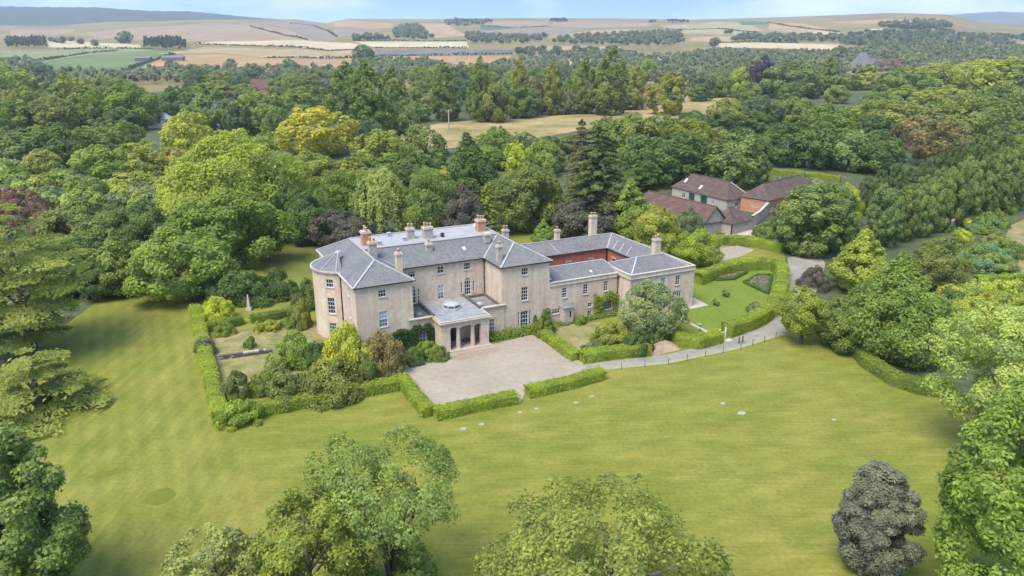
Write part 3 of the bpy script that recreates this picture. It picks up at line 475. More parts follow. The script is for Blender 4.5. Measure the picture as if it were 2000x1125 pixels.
('shrub',112.3,169.5,0.0,2.0,3.2,'round','mid2','blue-green small shrub right of the dull green round tree','shrubs filling the scrub and borders'),
('shrub',103.1,165.5,0.0,2.2,4.0,'round','yelg','yellow-green small shrub behind the dull green round tree','shrubs filling the scrub and borders'),
('shrub',81.2,234.8,0.0,3.1,4.0,'round','pgreen','light green small shrub right of the big round grey-green tree','shrubs filling the scrub and borders'),
('shrub',83.1,232.1,0.0,3.1,3.9,'round','pale2','pale grey small shrub right of the big round grey-green tree','shrubs filling the scrub and borders'),
('shrub',89.1,237.2,0.0,2.6,3.9,'round','mid2','blue-green small shrub in front of the left end tree of the dense woodland band','shrubs filling the scrub and borders'),
('shrub',93.8,238.0,0.0,3.3,4.8,'round','mid2','blue-green small shrub in front of the second tree of the dense woodland band','shrubs filling the scrub and borders'),
('shrub',95.2,232.7,0.0,2.5,4.9,'round','pale2','pale grey small shrub in front of the second tree of the dense woodland band','shrubs filling the scrub and borders'),
]
SHRUBS=[
(-48.20,114.70,0.00,3.82,5.87,'yellow2','bright yellow shrub at the corner of the left garden hedge'),
(-44.46,100.30,0.00,2.64,3.28,'greyg','spiky grey-green plant growing over the left hedge'),
(-30.30,96.23,0.00,5.26,6.03,'bright','fresh green shrub left of the yellow-topped shrub'),
(-22.31,92.35,0.00,8.23,7.76,'yelg','large yellow-topped shrub in front of the left wing'),
(-17.63,93.36,0.00,6.41,6.99,'brown','bronze-green rounded shrub in front of the ivy'),
(-22.85,86.15,0.00,5.22,9.13,'dolive','drooping dull green bush over the front left hedge'),
(-19.33,89.01,0.00,4.99,4.83,'dolive','brown-green bush between the drooping bush and the bronze shrub'),
(-28.53,85.47,0.00,4.40,7.26,'mid2','wide blue-green bush inside the front left hedge'),
(-34.83,85.75,0.00,3.97,4.29,'mid2','rounded blue-green shrub inside the corner of the left hedge'),
(-31.88,87.93,0.00,3.01,4.65,'mid','soft green bush between the two blue-green bushes'),
(-32.26,79.39,0.00,3.25,5.48,'bright2','leafy bush spilling over the hedge corner'),
(-27.26,96.12,0.00,3.65,4.73,'dark2','dark green shrub below the yellow-topped shrub'),
(-32.05,94.11,0.00,3.63,4.22,'pale','pale bush right of the low stone terrace'),
(-11.89,98.71,0.00,2.63,4.40,'bright','green shrub at the foot of the ivy by the portico'),
(-10.07,97.92,0.00,2.17,2.62,'mid','low shrub against the side of the portico'),
(-13.54,96.51,0.00,2.44,3.17,'dark2','dark low shrub left of the portico'),
(4.89,107.15,0.00,3.56,3.47,'mid','leafy green shrub at the end wall by the gravel corner'),
(3.66,108.18,0.00,3.18,1.43,'dark','narrow dark upright bush left of the leafy gravel corner shrub'),
(11.01,112.12,0.00,1.74,2.30,'bright','small green bush beside the white porch'),
(14.88,103.75,0.00,3.83,5.98,'yolive','loose yellow-olive bush in the small hedged garden'),
(11.85,99.70,0.00,1.91,4.44,'greyg','grey-green low bush behind the small garden front hedge'),
(18.23,100.23,0.00,3.90,4.46,'dark2','dark shrub under the silvery round tree'),
(21.92,104.50,0.00,2.24,3.09,'dark','dark shrub right under the silvery round tree'),
(39.92,114.74,0.00,2.87,3.86,'greyg','grey-green airy shrub against the oval hedge'),
(34.98,120.94,0.00,1.01,1.23,'dark2','left small clipped ball bush on the oval lawn'),
(37.94,125.68,0.00,1.10,1.36,'dark2','right small clipped ball bush on the oval lawn'),
(55.45,130.80,0.00,4.46,5.85,'purple','purple-leaved shrub beside the drive'),
(72.52,117.01,0.00,4.49,7.17,'mid2','rounded green shrub above the pale right edge tree'),
(77.98,110.45,0.00,5.89,8.92,'ygreen2','yellow-green shrub mass at the right edge'),
(-44.26,107.32,0.00,2.13,3.16,'bright','small green mound left of the garden hedge gap'),
(-37.74,109.26,0.00,1.91,2.73,'yelg','first leafy yellow-green plant along the inner garden hedge'),
(-35.53,110.52,0.00,1.79,2.76,'bright','leafy plant in the bed right of the inner hedge gap'),
(-39.53,108.63,0.00,1.81,2.08,'yelg','leafy yellow-green plant just right of the hedge gap'),
(-41.38,125.63,0.00,5.52,7.27,'dark2','dark shrub left of the bow end behind the garden'),
(-46.34,122.83,0.00,6.33,9.80,'dark2','dark shrub bank behind the white obelisk'),
(-34.89,119.94,0.00,5.43,5.23,'dark','dark shrub against the bow end'),
(-33.31,110.70,0.00,4.95,3.57,'olive','loose olive shrub beside the bow end'),
(-34.68,111.30,0.00,3.05,2.45,'dolive','round olive bush before the bow end'),
(-51.68,122.81,0.00,4.50,6.24,'dark2','dark bush behind the bright yellow garden shrub'),
(-38.60,102.18,0.00,1.92,1.97,'mid','small green bush on the dry garden lawn'),
(59.14,168.78,0.00,3.45,7.62,'mid','flat-topped umbrella-shaped small tree by the barn yard'),
(71.50,199.25,0.00,4.50,9.72,'yelg','yellow-green creeper mound beside the brick barn'),
]
LAWN=[(-47.85,34.89),(-78.54,70.87),(-73.49,84.08),(-70.33,98.45),(-71.58,115.28),(-72.52,127.84),(-64.99,128.54),(-60.76,127.34),(-55.13,120.77),(-54.98,131.53),(-53.65,161.33),(-42.46,167.16),(-12.62,179.87),(12.62,179.87),(29.06,171.99),(36.84,152.39),(45.63,161.23),(58.80,156.38),(45.43,110.55),(51.14,105.85),(49.93,95.49),(50.70,88.36),(55.43,84.88),(62.92,82.59),(64.24,61.77),(51.32,35.08)]
GRAVEL=[(-14.76,92.36),(-14.95,95.31),(-12.42,98.15),(-7.13,101.13),(-3.06,103.30),(0.00,105.30),(3.16,107.22),(8.80,98.54),(10.55,95.41),(6.86,91.32),(1.57,86.66),(1.02,84.22),(0.70,84.22),(-9.65,82.19)]
WORN=[(-9.49,97.98),(-7.07,100.15),(-3.17,101.82),(-1.36,102.35),(-1.87,100.87),(-5.14,98.80),(-7.53,97.17)]
DRIVE=[(8.72,97.56),(10.79,96.37),(22.17,99.43),(31.93,104.97),(40.95,111.76),(47.37,122.44),(53.27,137.51),(57.80,151.00),(65.15,152.78),(63.91,146.38),(59.24,136.11),(50.64,120.06),(43.20,108.81),(33.24,101.98),(21.61,96.54),(11.65,94.29),(8.34,92.67)]
KERB=[(11.65,94.29),(21.61,96.54),(33.24,101.98),(42.01,107.70)]
FORECOURT=[(37.79,144.57),(43.82,157.67),(49.98,160.45),(52.76,156.97),(48.68,152.12),(41.30,146.15)]
YARD=[(45.88,162.18),(52.08,174.67),(59.39,180.08),(66.55,177.04),(61.16,164.92),(54.37,166.77)]
OVAL_LAWN=[(27.94,119.23),(31.44,123.93),(34.92,136.19),(37.04,137.67),(45.26,143.95),(52.19,146.28),(54.27,144.47),(48.08,126.89),(43.32,117.68),(38.75,112.55),(32.28,107.42),(26.99,107.86),(24.33,110.50)]
TERRACE=[(25.46,116.27),(29.33,122.43),(32.17,124.75),(33.71,120.79),(29.32,118.39),(27.28,116.87)]
GARDEN_PATH=[(26.68,116.00),(28.44,112.55),(30.80,107.86)]
DRY_LAWN=[(-46.78,107.31),(-42.81,110.01),(-33.54,114.72),(-27.41,106.23),(-28.23,94.30),(-36.42,84.02),(-40.53,94.00)]
SMALL_LAWN=[(6.33,110.51),(14.04,112.77),(16.22,110.49),(15.84,104.60),(10.34,99.37),(8.07,104.01)]
BACK_LAWN=[(-47.38,137.57),(-51.11,144.58),(-50.25,161.39),(-42.12,165.73),(-36.31,140.90),(-42.96,135.93)]
MEADOW=[(-53.06,340.43),(-46.86,409.52),(-34.74,430.90),(0.00,448.96),(38.18,474.89),(65.94,492.62),(105.63,545.71),(130.23,574.60),(137.59,617.16),(188.61,623.02),(126.39,471.54),(102.22,399.32),(79.90,409.37),(33.94,387.18),(14.58,359.44),(-9.13,336.57),(-26.08,319.95)]
HEAP=[(19.54,100.48),(21.77,104.53),(23.24,105.72),(24.44,103.94),(24.79,101.33),(21.98,99.97),(20.29,98.83)]
BARN_LAWN=[(41.33,225.58),(48.47,234.18),(55.67,245.15),(51.56,250.06),(40.39,234.21)]
WALLED_LAWN=[(111.93,165.06),(123.13,179.97),(133.17,188.52),(147.21,191.56),(107.52,136.10),(93.21,135.10),(95.88,140.99),(103.46,146.48),(109.18,156.24)]
HEDGES=[
('long clipped hedge along the left mown lawn strip',1.9,1.5,[(-52.7,117.0),(-45.5,102.0),(-38.9,88.3),(-34.8,79.9)]),
('front hedge of the left garden facing the lawn',1.7,1.6,[(-34.0,79.2),(-27.7,82.6),(-19.6,86.4),(-14.9,88.4)]),
('hedge down the left side of the gravel court',1.7,1.4,[(-14.5,89.9),(-12.1,84.8),(-10.0,80.7)]),
('front hedge of the gravel court left of the gap',1.7,1.4,[(-9.2,80.3),(-4.4,82.6),(0.4,84.7)]),
('front hedge of the gravel court right of the gap',1.7,1.4,[(2.0,86.2),(7.4,88.8),(12.1,91.8)]),
('hedge along the right side of the gravel court',1.7,1.3,[(4.0,108.2),(6.8,102.1),(9.1,97.5)]),
('front hedge of the small garden right of the gravel court',1.9,1.6,[(9.8,97.0),(14.7,98.8),(19.6,100.0)]),
('short hedge on the right side of the small garden',1.5,1.4,[(17.9,105.3),(19.2,103.0),(19.9,100.9)]),
('long curved hedge round the oval lawn',2.1,2.2,[(34.6,132.7),(39.5,137.5),(44.4,141.1),(49.0,142.7),(52.1,142.2),(52.2,137.9),(48.7,128.2),(45.4,120.6),(41.7,114.6),(37.7,110.3),(32.9,106.7)]),
('hedge of the oval lawn left of the white gate',1.9,1.7,[(31.1,104.7),(27.3,102.2),(25.4,103.2),(24.5,106.4)]),
('hedge in front of the barn gable',2.2,1.8,[(43.9,161.2),(48.4,163.0),(52.6,161.7),(55.8,157.5),(58.0,154.6)]),
('curved dark hedge at the right edge of the lawn',1.9,1.7,[(50.8,105.5),(49.8,100.5),(49.5,94.6),(50.5,89.6),(52.7,87.2),(56.0,86.3)]),
('inner garden hedge left of the gap',1.3,1.4,[(-47.6,108.6),(-45.3,110.1),(-43.2,112.0)]),
('inner garden hedge right of the gap',1.3,1.4,[(-41.9,112.5),(-38.4,114.2),(-35.5,117.2)]),
('thin clipped hedge behind the barns kitchen garden',1.4,2.0,[(86.6,255.3),(96.0,249.2),(105.6,239.4)]),
('bright hedge at the right edge by the walled lawn',1.6,1.6,[(86.4,132.6),(92.2,133.4),(100.1,133.8)]),
]
BOX_EDGES=[
('box edging of the left rose bed',0.45,0.5,[(35.2,136.1),(39.1,134.6),(42.0,135.2),(45.8,139.6),(44.9,142.0),(39.7,138.5),(35.2,136.1)]),
('box edging of the right rose bed',0.45,0.5,[(43.5,133.2),(45.7,126.7),(50.1,137.7),(47.4,137.6),(43.5,133.2)]),
]
BEDS=[
('left',[(36.3,135.8),(39.3,135.5),(42.1,136.2),(45.5,139.8),(44.8,141.5),(39.9,138.4)]),
('right',[(44.0,133.0),(45.8,127.7),(49.5,136.8),(47.4,137.0)]),
]
FIELDS=[
('pasture_field','green',[(-752.0,1239.4),(-790.9,1439.6),(-730.8,1599.5),(-621.8,1587.5),(-573.2,1248.3),(-507.7,1034.7),(-518.7,958.9),(-581.5,969.0),(-672.4,1087.6)]),
('pasture_field','palegreen',[(-1076.2,1526.0),(-926.4,1691.0),(-755.4,1654.4),(-730.8,1599.5),(-790.9,1439.6),(-752.0,1239.4),(-821.7,1159.0)]),
('stubble_field','tan',[(-666.6,1467.0),(-671.2,1716.0),(-331.4,1637.6),(-289.1,1415.4),(-440.4,1401.7),(-552.6,1509.8)]),
('stubble_field','orange',[(-573.2,1248.3),(-630.5,1438.7),(-541.3,1478.4),(-431.9,1374.0),(-285.4,1388.1),(-234.9,1129.8),(-415.1,1087.6),(-510.8,1034.0)]),
('stubble_field','bright',[(-760.9,1885.6),(-711.4,1988.9),(-488.8,2087.0),(-366.7,1877.5),(-336.3,1673.6),(-510.9,1781.7),(-743.0,1840.4)]),
('stubble_field','pink',[(-1371.0,2487.3),(-1357.2,2914.4),(-1130.0,3180.4),(-794.1,2788.7),(-540.8,2133.3),(-495.3,2115.3),(-753.9,1931.2),(-977.9,2032.9),(-1140.8,2168.3)]),
('stubble_field','lilac',[(-1120.1,3181.5),(-901.3,3506.9),(-697.2,2991.2),(-497.7,2253.7),(-502.2,2144.9),(-544.9,2171.9),(-814.6,2874.9)]),
('stubble_field','bright',[(-1255.1,2128.7),(-1013.7,1923.1),(-847.6,1794.7),(-784.9,1652.7),(-937.8,1712.1),(-1038.2,1755.8)]),
('stubble_field','orange',[(-837.2,3705.1),(-502.1,3294.3),(-436.1,2905.5),(-499.9,2758.2),(-685.1,3069.8)]),
('ploughed_field','lilac',[(-671.1,2962.3),(-485.6,2678.3),(-437.7,2649.8),(-419.5,2267.4),(-523.5,2337.1)]),
('stubble_field','tan',[(-381.7,3319.9),(-274.0,3313.8),(-132.4,2317.3),(-215.0,2207.0),(-291.2,2676.5)]),
('stubble_field','pink',[(-133.5,3445.8),(168.7,3534.2),(140.2,3012.3),(0.0,2912.6),(-119.5,3080.0)]),
('pasture_field','darkgreen',[(-125.5,3034.0),(0.0,2869.9),(-26.0,2674.7),(-109.6,2730.7)]),
('ploughed_field','lilac',[(-120.4,2655.5),(0.0,2786.5),(141.8,2922.3),(267.4,2754.0),(87.3,2241.8),(-52.4,2305.3)]),
('stubble_field','pink',[(172.8,3476.7),(615.9,3346.5),(505.3,2982.5),(275.3,2836.2),(155.8,3013.0)]),
('stubble_field','tan',[(110.6,2271.3),(268.5,2675.2),(428.4,2757.8),(410.1,2432.5),(218.2,2240.2)]),
('stubble_field','olive',[(579.1,3089.4),(878.9,3404.2),(954.1,3248.1),(798.9,2517.1),(639.1,2318.0),(521.5,2514.1)]),
('pasture_field','darkgreen',[(960.8,3383.5),(1054.5,3268.0),(964.9,2974.7),(875.5,3010.5)]),
('stubble_field','tan',[(1041.1,3212.9),(1081.4,2937.4),(941.9,2271.3),(837.8,2307.9),(833.9,2575.9)]),
('stubble_field','tan',[(492.2,2196.3),(599.2,2308.4),(617.2,2160.0),(538.3,1914.9),(462.9,2033.5)]),
('stubble_field','bright',[(487.0,1888.9),(589.6,1887.5),(712.0,1708.2),(628.8,1514.3),(572.0,1623.8),(453.6,1739.5)]),
('ploughed_field','plum',[(458.7,1715.7),(566.1,1606.7),(621.4,1500.9),(566.1,1395.9),(479.1,1465.5),(426.0,1552.6)]),
('stubble_field','bright',[(813.2,2215.0),(913.1,2349.2),(919.4,2216.2),(848.3,2003.9),(790.1,2027.6)]),
('stubble_field','orange',[(1170.3,2996.7),(1376.4,2964.6),(1482.9,2903.1),(1261.9,2597.7),(1183.4,2693.9)]),
('stubble_field','cream',[(-401.5,1991.1),(-117.9,2013.9),(-95.8,1749.4),(-309.3,1756.9)]),
('ploughed_field','grey',[(-296.0,1680.5),(0.0,1665.8),(2.0,1530.9),(-254.3,1495.7)]),
('stubble_field','orange',[(-253.5,1434.8),(0.0,1484.5),(-11.9,1296.0),(-68.7,1160.6),(-136.0,1296.2),(-232.7,1366.3)]),
('stubble_field','tan',[(35.6,1822.0),(243.1,1776.1),(227.0,1609.2),(47.9,1631.7)]),
('stubble_field','cream',[(53.9,1371.8),(155.4,1396.2),(146.4,1268.0),(80.4,1224.5)]),
('stubble_field','cream',[(1050.6,2352.3),(1095.6,2334.9),(1013.4,2142.0),(959.8,2130.1)]),
('stubble_field','pink',[(1237.8,1970.3),(1415.8,2016.5),(1182.3,1679.1),(1125.5,1744.5)]),
('stubble_field','cream',[(223.4,1422.1),(284.6,1449.6),(254.6,1339.5),(211.2,1314.7)]),
('stubble_field','tan',[(-518.5,1052.8),(-504.5,1095.6),(-453.2,967.5),(-462.1,948.8)]),
('stubble_field','pink',[(-1809.8,2852.3),(-1607.9,2922.9),(-1439.8,2582.7),(-1446.5,2273.3)]),
]
BELTS=[
(15,14,[(-818.4,1132.8),(-762.4,1236.5),(-591.3,996.9),(-485.2,981.1),(-475.8,1079.1),(-226.3,1109.4),(-154.0,775.0),(-240.2,724.4),(-360.3,812.4),(-528.7,724.7)]),
(15,15,[(-271.2,1334.7),(-207.1,1316.1),(-141.8,1271.5),(-73.6,1118.9),(0.0,1247.5),(52.9,1345.8),(201.7,1543.2),(210.8,1340.5),(273.6,1392.7),(399.1,1526.7),(581.3,1388.8),(685.3,1499.9),(1182.3,1679.1),(806.4,1137.0),(444.9,963.4),(289.5,875.9),(0.0,876.0),(-168.7,822.6)]),
(24,16,[(218.2,2240.2),(538.2,2515.7),(425.8,1935.5),(344.2,1760.0),(281.3,1798.3),(98.3,1887.2),(121.6,2078.3)]),
(24,16,[(625.0,2187.9),(755.4,2092.5),(809.8,1917.2),(736.1,1761.7),(542.3,1938.6)]),
(26,16,[(800.5,1924.9),(944.2,2110.1),(1017.8,2065.1),(1156.7,2073.2),(1585.7,2262.2),(1415.8,2016.5),(1227.7,1966.4),(1085.0,1698.2),(672.6,1471.5),(719.4,1726.3)]),
(30,16,[(-416.2,2820.5),(-371.9,3110.1),(-283.0,2600.1),(-215.3,2151.6),(-311.7,2084.8)]),
(30,15,[(-150.8,2447.7),(-58.4,2247.1),(99.3,2184.7),(77.2,1978.9),(24.6,1886.0),(-101.2,1895.8)]),
(34,14,[(-437.6,2173.1),(-367.1,2217.0),(-336.6,2054.5),(-406.3,2015.2)]),
(34,16,[(-1179.1,2013.6),(-976.3,1851.1),(-929.9,1761.6),(-1147.2,1958.4)]),
(30,15,[(0.0,1613.6),(234.3,1559.1),(223.4,1422.1),(164.5,1395.8),(54.5,1385.6),(0.0,1484.5)]),
(40,16,[(-285.6,3540.5),(-90.1,3490.0),(-88.7,3271.0),(-194.1,3002.1),(-269.6,3209.4)]),
(40,16,[(1156.5,2555.9),(1402.1,2714.7),(1405.0,2526.5),(1237.8,2276.0),(1085.0,2264.5)]),
]
COPSES=[
('dark square wood beyond the pasture at the far left',16,22,[(-1030.1,1597.3),(-988.7,1668.9),(-1156.6,1952.8),(-1226.6,1911.3)]),
('dark round wood on the stubble beyond the green pasture',16,22,[(-749.0,1598.3),(-639.7,1534.9),(-706.7,1715.1),(-803.6,1885.1),(-857.3,1838.9)]),
('clump of trees standing on the right skyline',22,18,[(646.0,3300.9),(739.9,3320.5),(764.7,3433.1),(667.5,3412.0)]),
('small clump on the skyline left of the larger clump',22,16,[(568.2,3282.8),(594.8,3289.2),(614.6,3399.8),(587.1,3392.9)]),
('dark clump above the pink skyline field',22,15,[(156.4,3363.5),(234.7,3366.3),(245.9,3596.6),(171.5,3593.6)]),
('long dark wood along the skyline right of the pale valley',22,14,[(-287.3,3370.9),(-81.5,3321.2),(-85.6,3488.6),(-301.9,3543.5)]),
('grey-green plantation strip above the cream field',18,12,[(-406.3,2015.2),(-314.6,2032.3),(-330.5,2136.9),(-426.7,2118.3)]),
('dark wood on the slope beside the pink pointed field',22,15,[(1073.9,2272.2),(1122.6,2165.6),(1193.8,2220.6),(1297.9,2509.9),(1165.6,2435.7)]),
('dark copse at the top of the pale bright field',18,18,[(610.3,2265.7),(628.8,2253.1),(662.8,2376.9),(643.3,2390.5)]),
]
FIELD_HEDGES=[
('long straight field hedge under the pink field',[(-734.4,1818.9),(-617.5,1788.3),(-499.5,1741.3),(-331.4,1637.6)]),
('dark slanting hedge across the pink field',[(-972.4,2948.5),(-779.1,2547.5),(-652.7,2285.6),(-548.6,2109.6)]),
('low field hedge through the orange stubble',[(-436.0,1387.2),(-368.2,1405.9),(-284.5,1401.6)]),
('dark field hedge under the grey ploughed strip',[(-249.3,1465.7),(-117.0,1490.1),(0.0,1515.7)]),
('field hedge between the pasture and the bright stubble',[(-958.9,1651.1),(-864.2,1656.1),(-747.1,1635.9)]),
('hedge bounding the green pasture on the right',[(-526.1,1051.4),(-595.5,1297.9),(-634.1,1469.5)]),
('hedge curving down from the skyline by the lilac field',[(-917.0,3264.0),(-824.0,3268.5),(-674.9,2894.4),(-516.2,2324.6)]),
('hedge along the top of the cream field',[(-406.3,2015.2),(-265.2,2039.3),(-119.4,2039.2)]),
('thin hedge below the cream field',[(-302.6,1718.3),(-158.2,1732.5),(-94.8,1710.3)]),
('broken hedge across the olive skyline field',[(531.6,2736.8),(717.9,2773.4),(744.7,2393.5)]),
('hedge between the tan crest fields on the right',[(1022.1,3166.4),(955.5,2637.6),(930.7,2243.8)]),
('short hedge under the pink skyline field',[(-117.6,3032.2),(0.0,2869.9),(138.1,2966.7)]),
('hedge above the bright stripe on the right',[(492.6,1911.4),(596.4,1909.7),(662.0,1816.4)]),
('bushy hedge dividing the two pastures',[(-762.4,1236.5),(-797.8,1385.0),(-815.0,1502.5),(-783.8,1558.8)]),
]
DISCS=[
(0.94,81.77,0.00,0.26,'white'),
(3.02,82.70,0.00,0.27,'white'),
(-5.67,77.64,0.00,0.38,'pale'),
(-3.57,78.75,0.00,0.34,'pale'),
(8.01,84.33,0.00,0.32,'pale'),
(10.18,86.07,0.00,0.32,'pale'),
(26.33,84.12,0.00,0.3,'white'),
(27.89,81.55,0.00,0.46,'white'),
(38.43,79.87,0.00,0.26,'white'),
]
MARKS=[
(-34.98,64.01,0.00),
(-42.26,68.28,0.00),
]
MISC=[
(-44.24,118.39,0.00),
(31.92,105.48,0.00),
(32.47,105.83,0.00),
(28.36,119.13,0.00),
(52.01,144.78,0.00),
(56.74,94.47,0.00),
(-32.13,387.33,0.00),
(34.00,103.80,0.00),
(34.62,104.11,0.00),
(29.73,110.69,0.00),
(29.20,108.81,0.00),
(28.26,112.09,0.00),
(103.61,550.59,0.00),
]
WALLPTS=[
(-41.41,97.88,0.00),
(-35.69,100.11,0.00),
(-33.93,101.24,0.00),
]
CURVE=[
(104.66,173.78,0.00),
(111.91,183.14,0.00),
(120.99,192.51,0.00),
(130.50,200.39,0.00),
(139.16,205.23,0.00),
(149.85,207.32,0.00),
]
FORE=[
(-39.32,48.77,0.00),
(-9.94,50.90,0.00),
(-14.79,45.61,0.00),
(-21.56,45.01,0.00),
(6.34,41.58,0.00),
(30.48,53.05,0.00),
(52.14,71.07,0.00),
(38.10,45.33,0.00),
(-69.50,100.23,0.00),
(-75.30,103.93,0.00),
(-58.01,82.55,0.00),
]
CATTLE_TREES=[
(-407.42,1130.64,6.22,9),
(-238.66,1262.82,9.87,17),
(-319.98,1120.78,5.08,10),
(458.61,1781.67,34.08,8),
(560.74,1338.47,17.97,10),
(-926.51,1882.94,40.58,10),
(-481.40,1098.80,5.83,9),
]
# --- lie of the land: flat park, then chalk hills rising to a skyline (bearing in degrees from the view axis, range in metres)
SKY_X=(-60,-34.4,-30.3,-27,-21,-15.3,-13.2,-11.6,-5.9,0.0,7.8,12.8,18.7,25.5,28.7,30.5,33,34.4,60)
SKY_E=(.95,.95,.95,1.22,1.42,1.5,1.26,1.57,1.57,1.65,1.61,1.5,1.61,1.8,1.65,1.18,.98,.95,.95)
R0,RR=1000.0,3900.0
def land(x,y):
    x=np.asarray(x,float);y=np.asarray(y,float)
    r=np.hypot(x,y);az=np.degrees(np.arctan2(x,y))
    zr=42.9+RR*np.tan(np.radians(np.interp(az,SKY_X,SKY_E)))
    t=np.clip((r-R0)/(RR-R0),0,1)
    z=zr*(.25*t+.75*t**1.25)
    return np.where(r>RR,zr-(r-RR)*.06,z)

# ------------------------------------------------------------------ helpers
C=sc.collection
def tag(o,label=None,cat=None,group=None,kind=None):
    if label: o['label']=label
    if cat: o['category']=cat
    if group: o['group']=group
    if kind: o['kind']=kind
    return o
def empty(name,loc=(0,0,0),rz=0):
    o=bpy.data.objects.new(name,None);C.objects.link(o);o.location=loc;o.rotation_euler=(0,0,rz);o.empty_display_size=.5
    return o
def link(name,me,parent=None):
    o=bpy.data.objects.new(name,me);C.objects.link(o)
    if parent: o.parent=parent
    return o
def mesh_np(name,V,F,mat,tone=None,smooth=False,fm=None):
    V=np.ascontiguousarray(V,np.float32);F=np.ascontiguousarray(F,np.int32)
    me=bpy.data.meshes.new(name);n=F.shape[1]
    me.vertices.add(len(V));me.vertices.foreach_set('co',V.ravel())
    me.loops.add(F.size);me.loops.foreach_set('vertex_index',F.ravel())
    me.polygons.add(len(F));me.polygons.foreach_set('loop_start',np.arange(0,F.size,n,dtype=np.int32))
    if fm is not None: me.polygons.foreach_set('material_index',np.asarray(fm,np.int32))
    if smooth: me.polygons.foreach_set('use_smooth',np.ones(len(F),bool))
    if tone is not None:
        a=me.attributes.new('tone','FLOAT','POINT');a.data.foreach_set('value',np.ascontiguousarray(tone,np.float32))
    for m in (mat if isinstance(mat,(list,tuple)) else [mat]): me.materials.append(m)
    me.update();me.validate()
    return me
class MB:
    def __init__(s): s.v=[];s.f=[]
    def quad(s,*p):
        i=len(s.v);s.v+=[tuple(q) for q in p];s.f.append(tuple(range(i,i+len(p))));return s
    def box(s,x0,y0,z0,x1,y1,z1):
        i=len(s.v)
        s.v+=[(x0,y0,z0),(x1,y0,z0),(x1,y1,z0),(x0,y1,z0),(x0,y0,z1),(x1,y0,z1),(x1,y1,z1),(x0,y1,z1)]
        s.f+=[tuple(i+k for k in q) for q in ((3,2,1,0),(4,5,6,7),(0,1,5,4),(1,2,6,5),(2,3,7,6),(3,0,4,7))];return s
    def bar(s,a,b,w,h=None,up=(0,0,1)):
        a=Vector(a);b=Vector(b);d=(b-a).normalized();u=Vector(up)
        sd_=d.cross(u)
        if sd_.length<1e-4: sd_=d.cross(Vector((1,0,0)))
        sd_.normalize();u=sd_.cross(d);h=h or w
        i=len(s.v)
        for p in (a,b):
            for q,r in ((-1,-1),(1,-1),(1,1),(-1,1)): s.v.append(tuple(p+sd_*q*w/2+u*r*h/2))
        s.f+=[tuple(i+k for k in q) for q in ((0,1,2,3),(7,6,5,4),(0,4,5,1),(1,5,6,2),(2,6,7,3),(3,7,4,0))];return s
    def tube(s,pts,rad,n=7):
        base=len(s.v)
        pts=[Vector(p) for p in pts]
        for k,p in enumerate(pts):
            d=(pts[min(k+1,len(pts)-1)]-pts[max(k-1,0)]).normalized()
            a=d.orthogonal().normalized();b=d.cross(a)
            for j in range(n):
                t=2*math.pi*j/n;s.v.append(tuple(p+(a*math.cos(t)+b*math.sin(t))*rad[k]))
        for k in range(len(pts)-1):
            for j in range(n):
                s.f.append((base+k*n+j,base+k*n+(j+1)%n,base+(k+1)*n+(j+1)%n,base+(k+1)*n+j))
        s.f.append(tuple(base+(len(pts)-1)*n+j for j in range(n)));return s
    def lathe(s,cx,cy,prof,n=14):
        base=len(s.v)
        for r,z in prof:
            for j in range(n):
                t=2*math.pi*j/n;s.v.append((cx+r*math.cos(t),cy+r*math.sin(t),z))
        for k in range(len(prof)-1):
            for j in range(n):
                s.f.append((base+k*n+j,base+k*n+(j+1)%n,base+(k+1)*n+(j+1)%n,base+(k+1)*n+j))
        s.f.append(tuple(base+(len(prof)-1)*n+j for j in range(n)));return s
    def mesh(s,name,mat,smooth=False):
        me=bpy.data.meshes.new(name);me.from_pydata(s.v,[],s.f);me.materials.append(mat)
        if smooth: me.polygons.foreach_set('use_smooth',np.ones(len(me.polygons),bool))
        me.update();return me
    def build(s,name,mat,parent=None,smooth=False): return link(name,s.mesh(name,mat,smooth),parent)
# ------------------------------------------------------------------ materials
def mat(name,c1,c2,scale=1.0,rough=.85,detail=6,bump=0,stretch=(1,1,1),lo=.3,hi=.7,spec=.3,extra=None):
    c1=tuple(v*.83 for v in c1);c2=tuple(v*.83 for v in c2)
    m=bpy.data.materials.new(name);m.use_nodes=True;t=m.node_tree
    b=t.nodes['Principled BSDF'];b.inputs['Roughness'].default_value=rough;b.inputs['Specular IOR Level'].default_value=spec
    g=nn(t,'ShaderNodeTexCoord');mpn=nn(t,'ShaderNodeMapping');mpn.inputs['Scale'].default_value=stretch
    n=nn(t,'ShaderNodeTexNoise',inp={'Scale':scale,'Detail':detail,'Roughness':.62})
    r=nn(t,'ShaderNodeValToRGB');r.color_ramp.elements[0].position=lo;r.color_ramp.elements[1].position=hi
    r.color_ramp.elements[0].color=(*c1,1);r.color_ramp.elements[1].color=(*c2,1)
    l=t.links.new
    l(g.outputs['Object'],mpn.inputs[0]);l(mpn.outputs[0],n.inputs['Vector']);l(n.outputs['Fac'],r.inputs[0])
    out=r.outputs[0]
    if extra: out=extra(t,g,out)
    l(out,b.inputs['Base Color'])
    if bump:
        bn=nn(t,'ShaderNodeBump',inp={'Strength':bump,'Distance':.08});l(n.outputs['Fac'],bn.inputs['Height']);l(bn.outputs[0],b.inputs['Normal'])
    return m
def mul(t,a,b_,fac=1.0,mode='MULTIPLY'):
    m=nn(t,'ShaderNodeMix',data_type='RGBA',blend_type=mode);m.inputs['Factor'].default_value=fac
    t.links.new(a,m.inputs['A']);t.links.new(b_,m.inputs['B']);return m.outputs['Result']
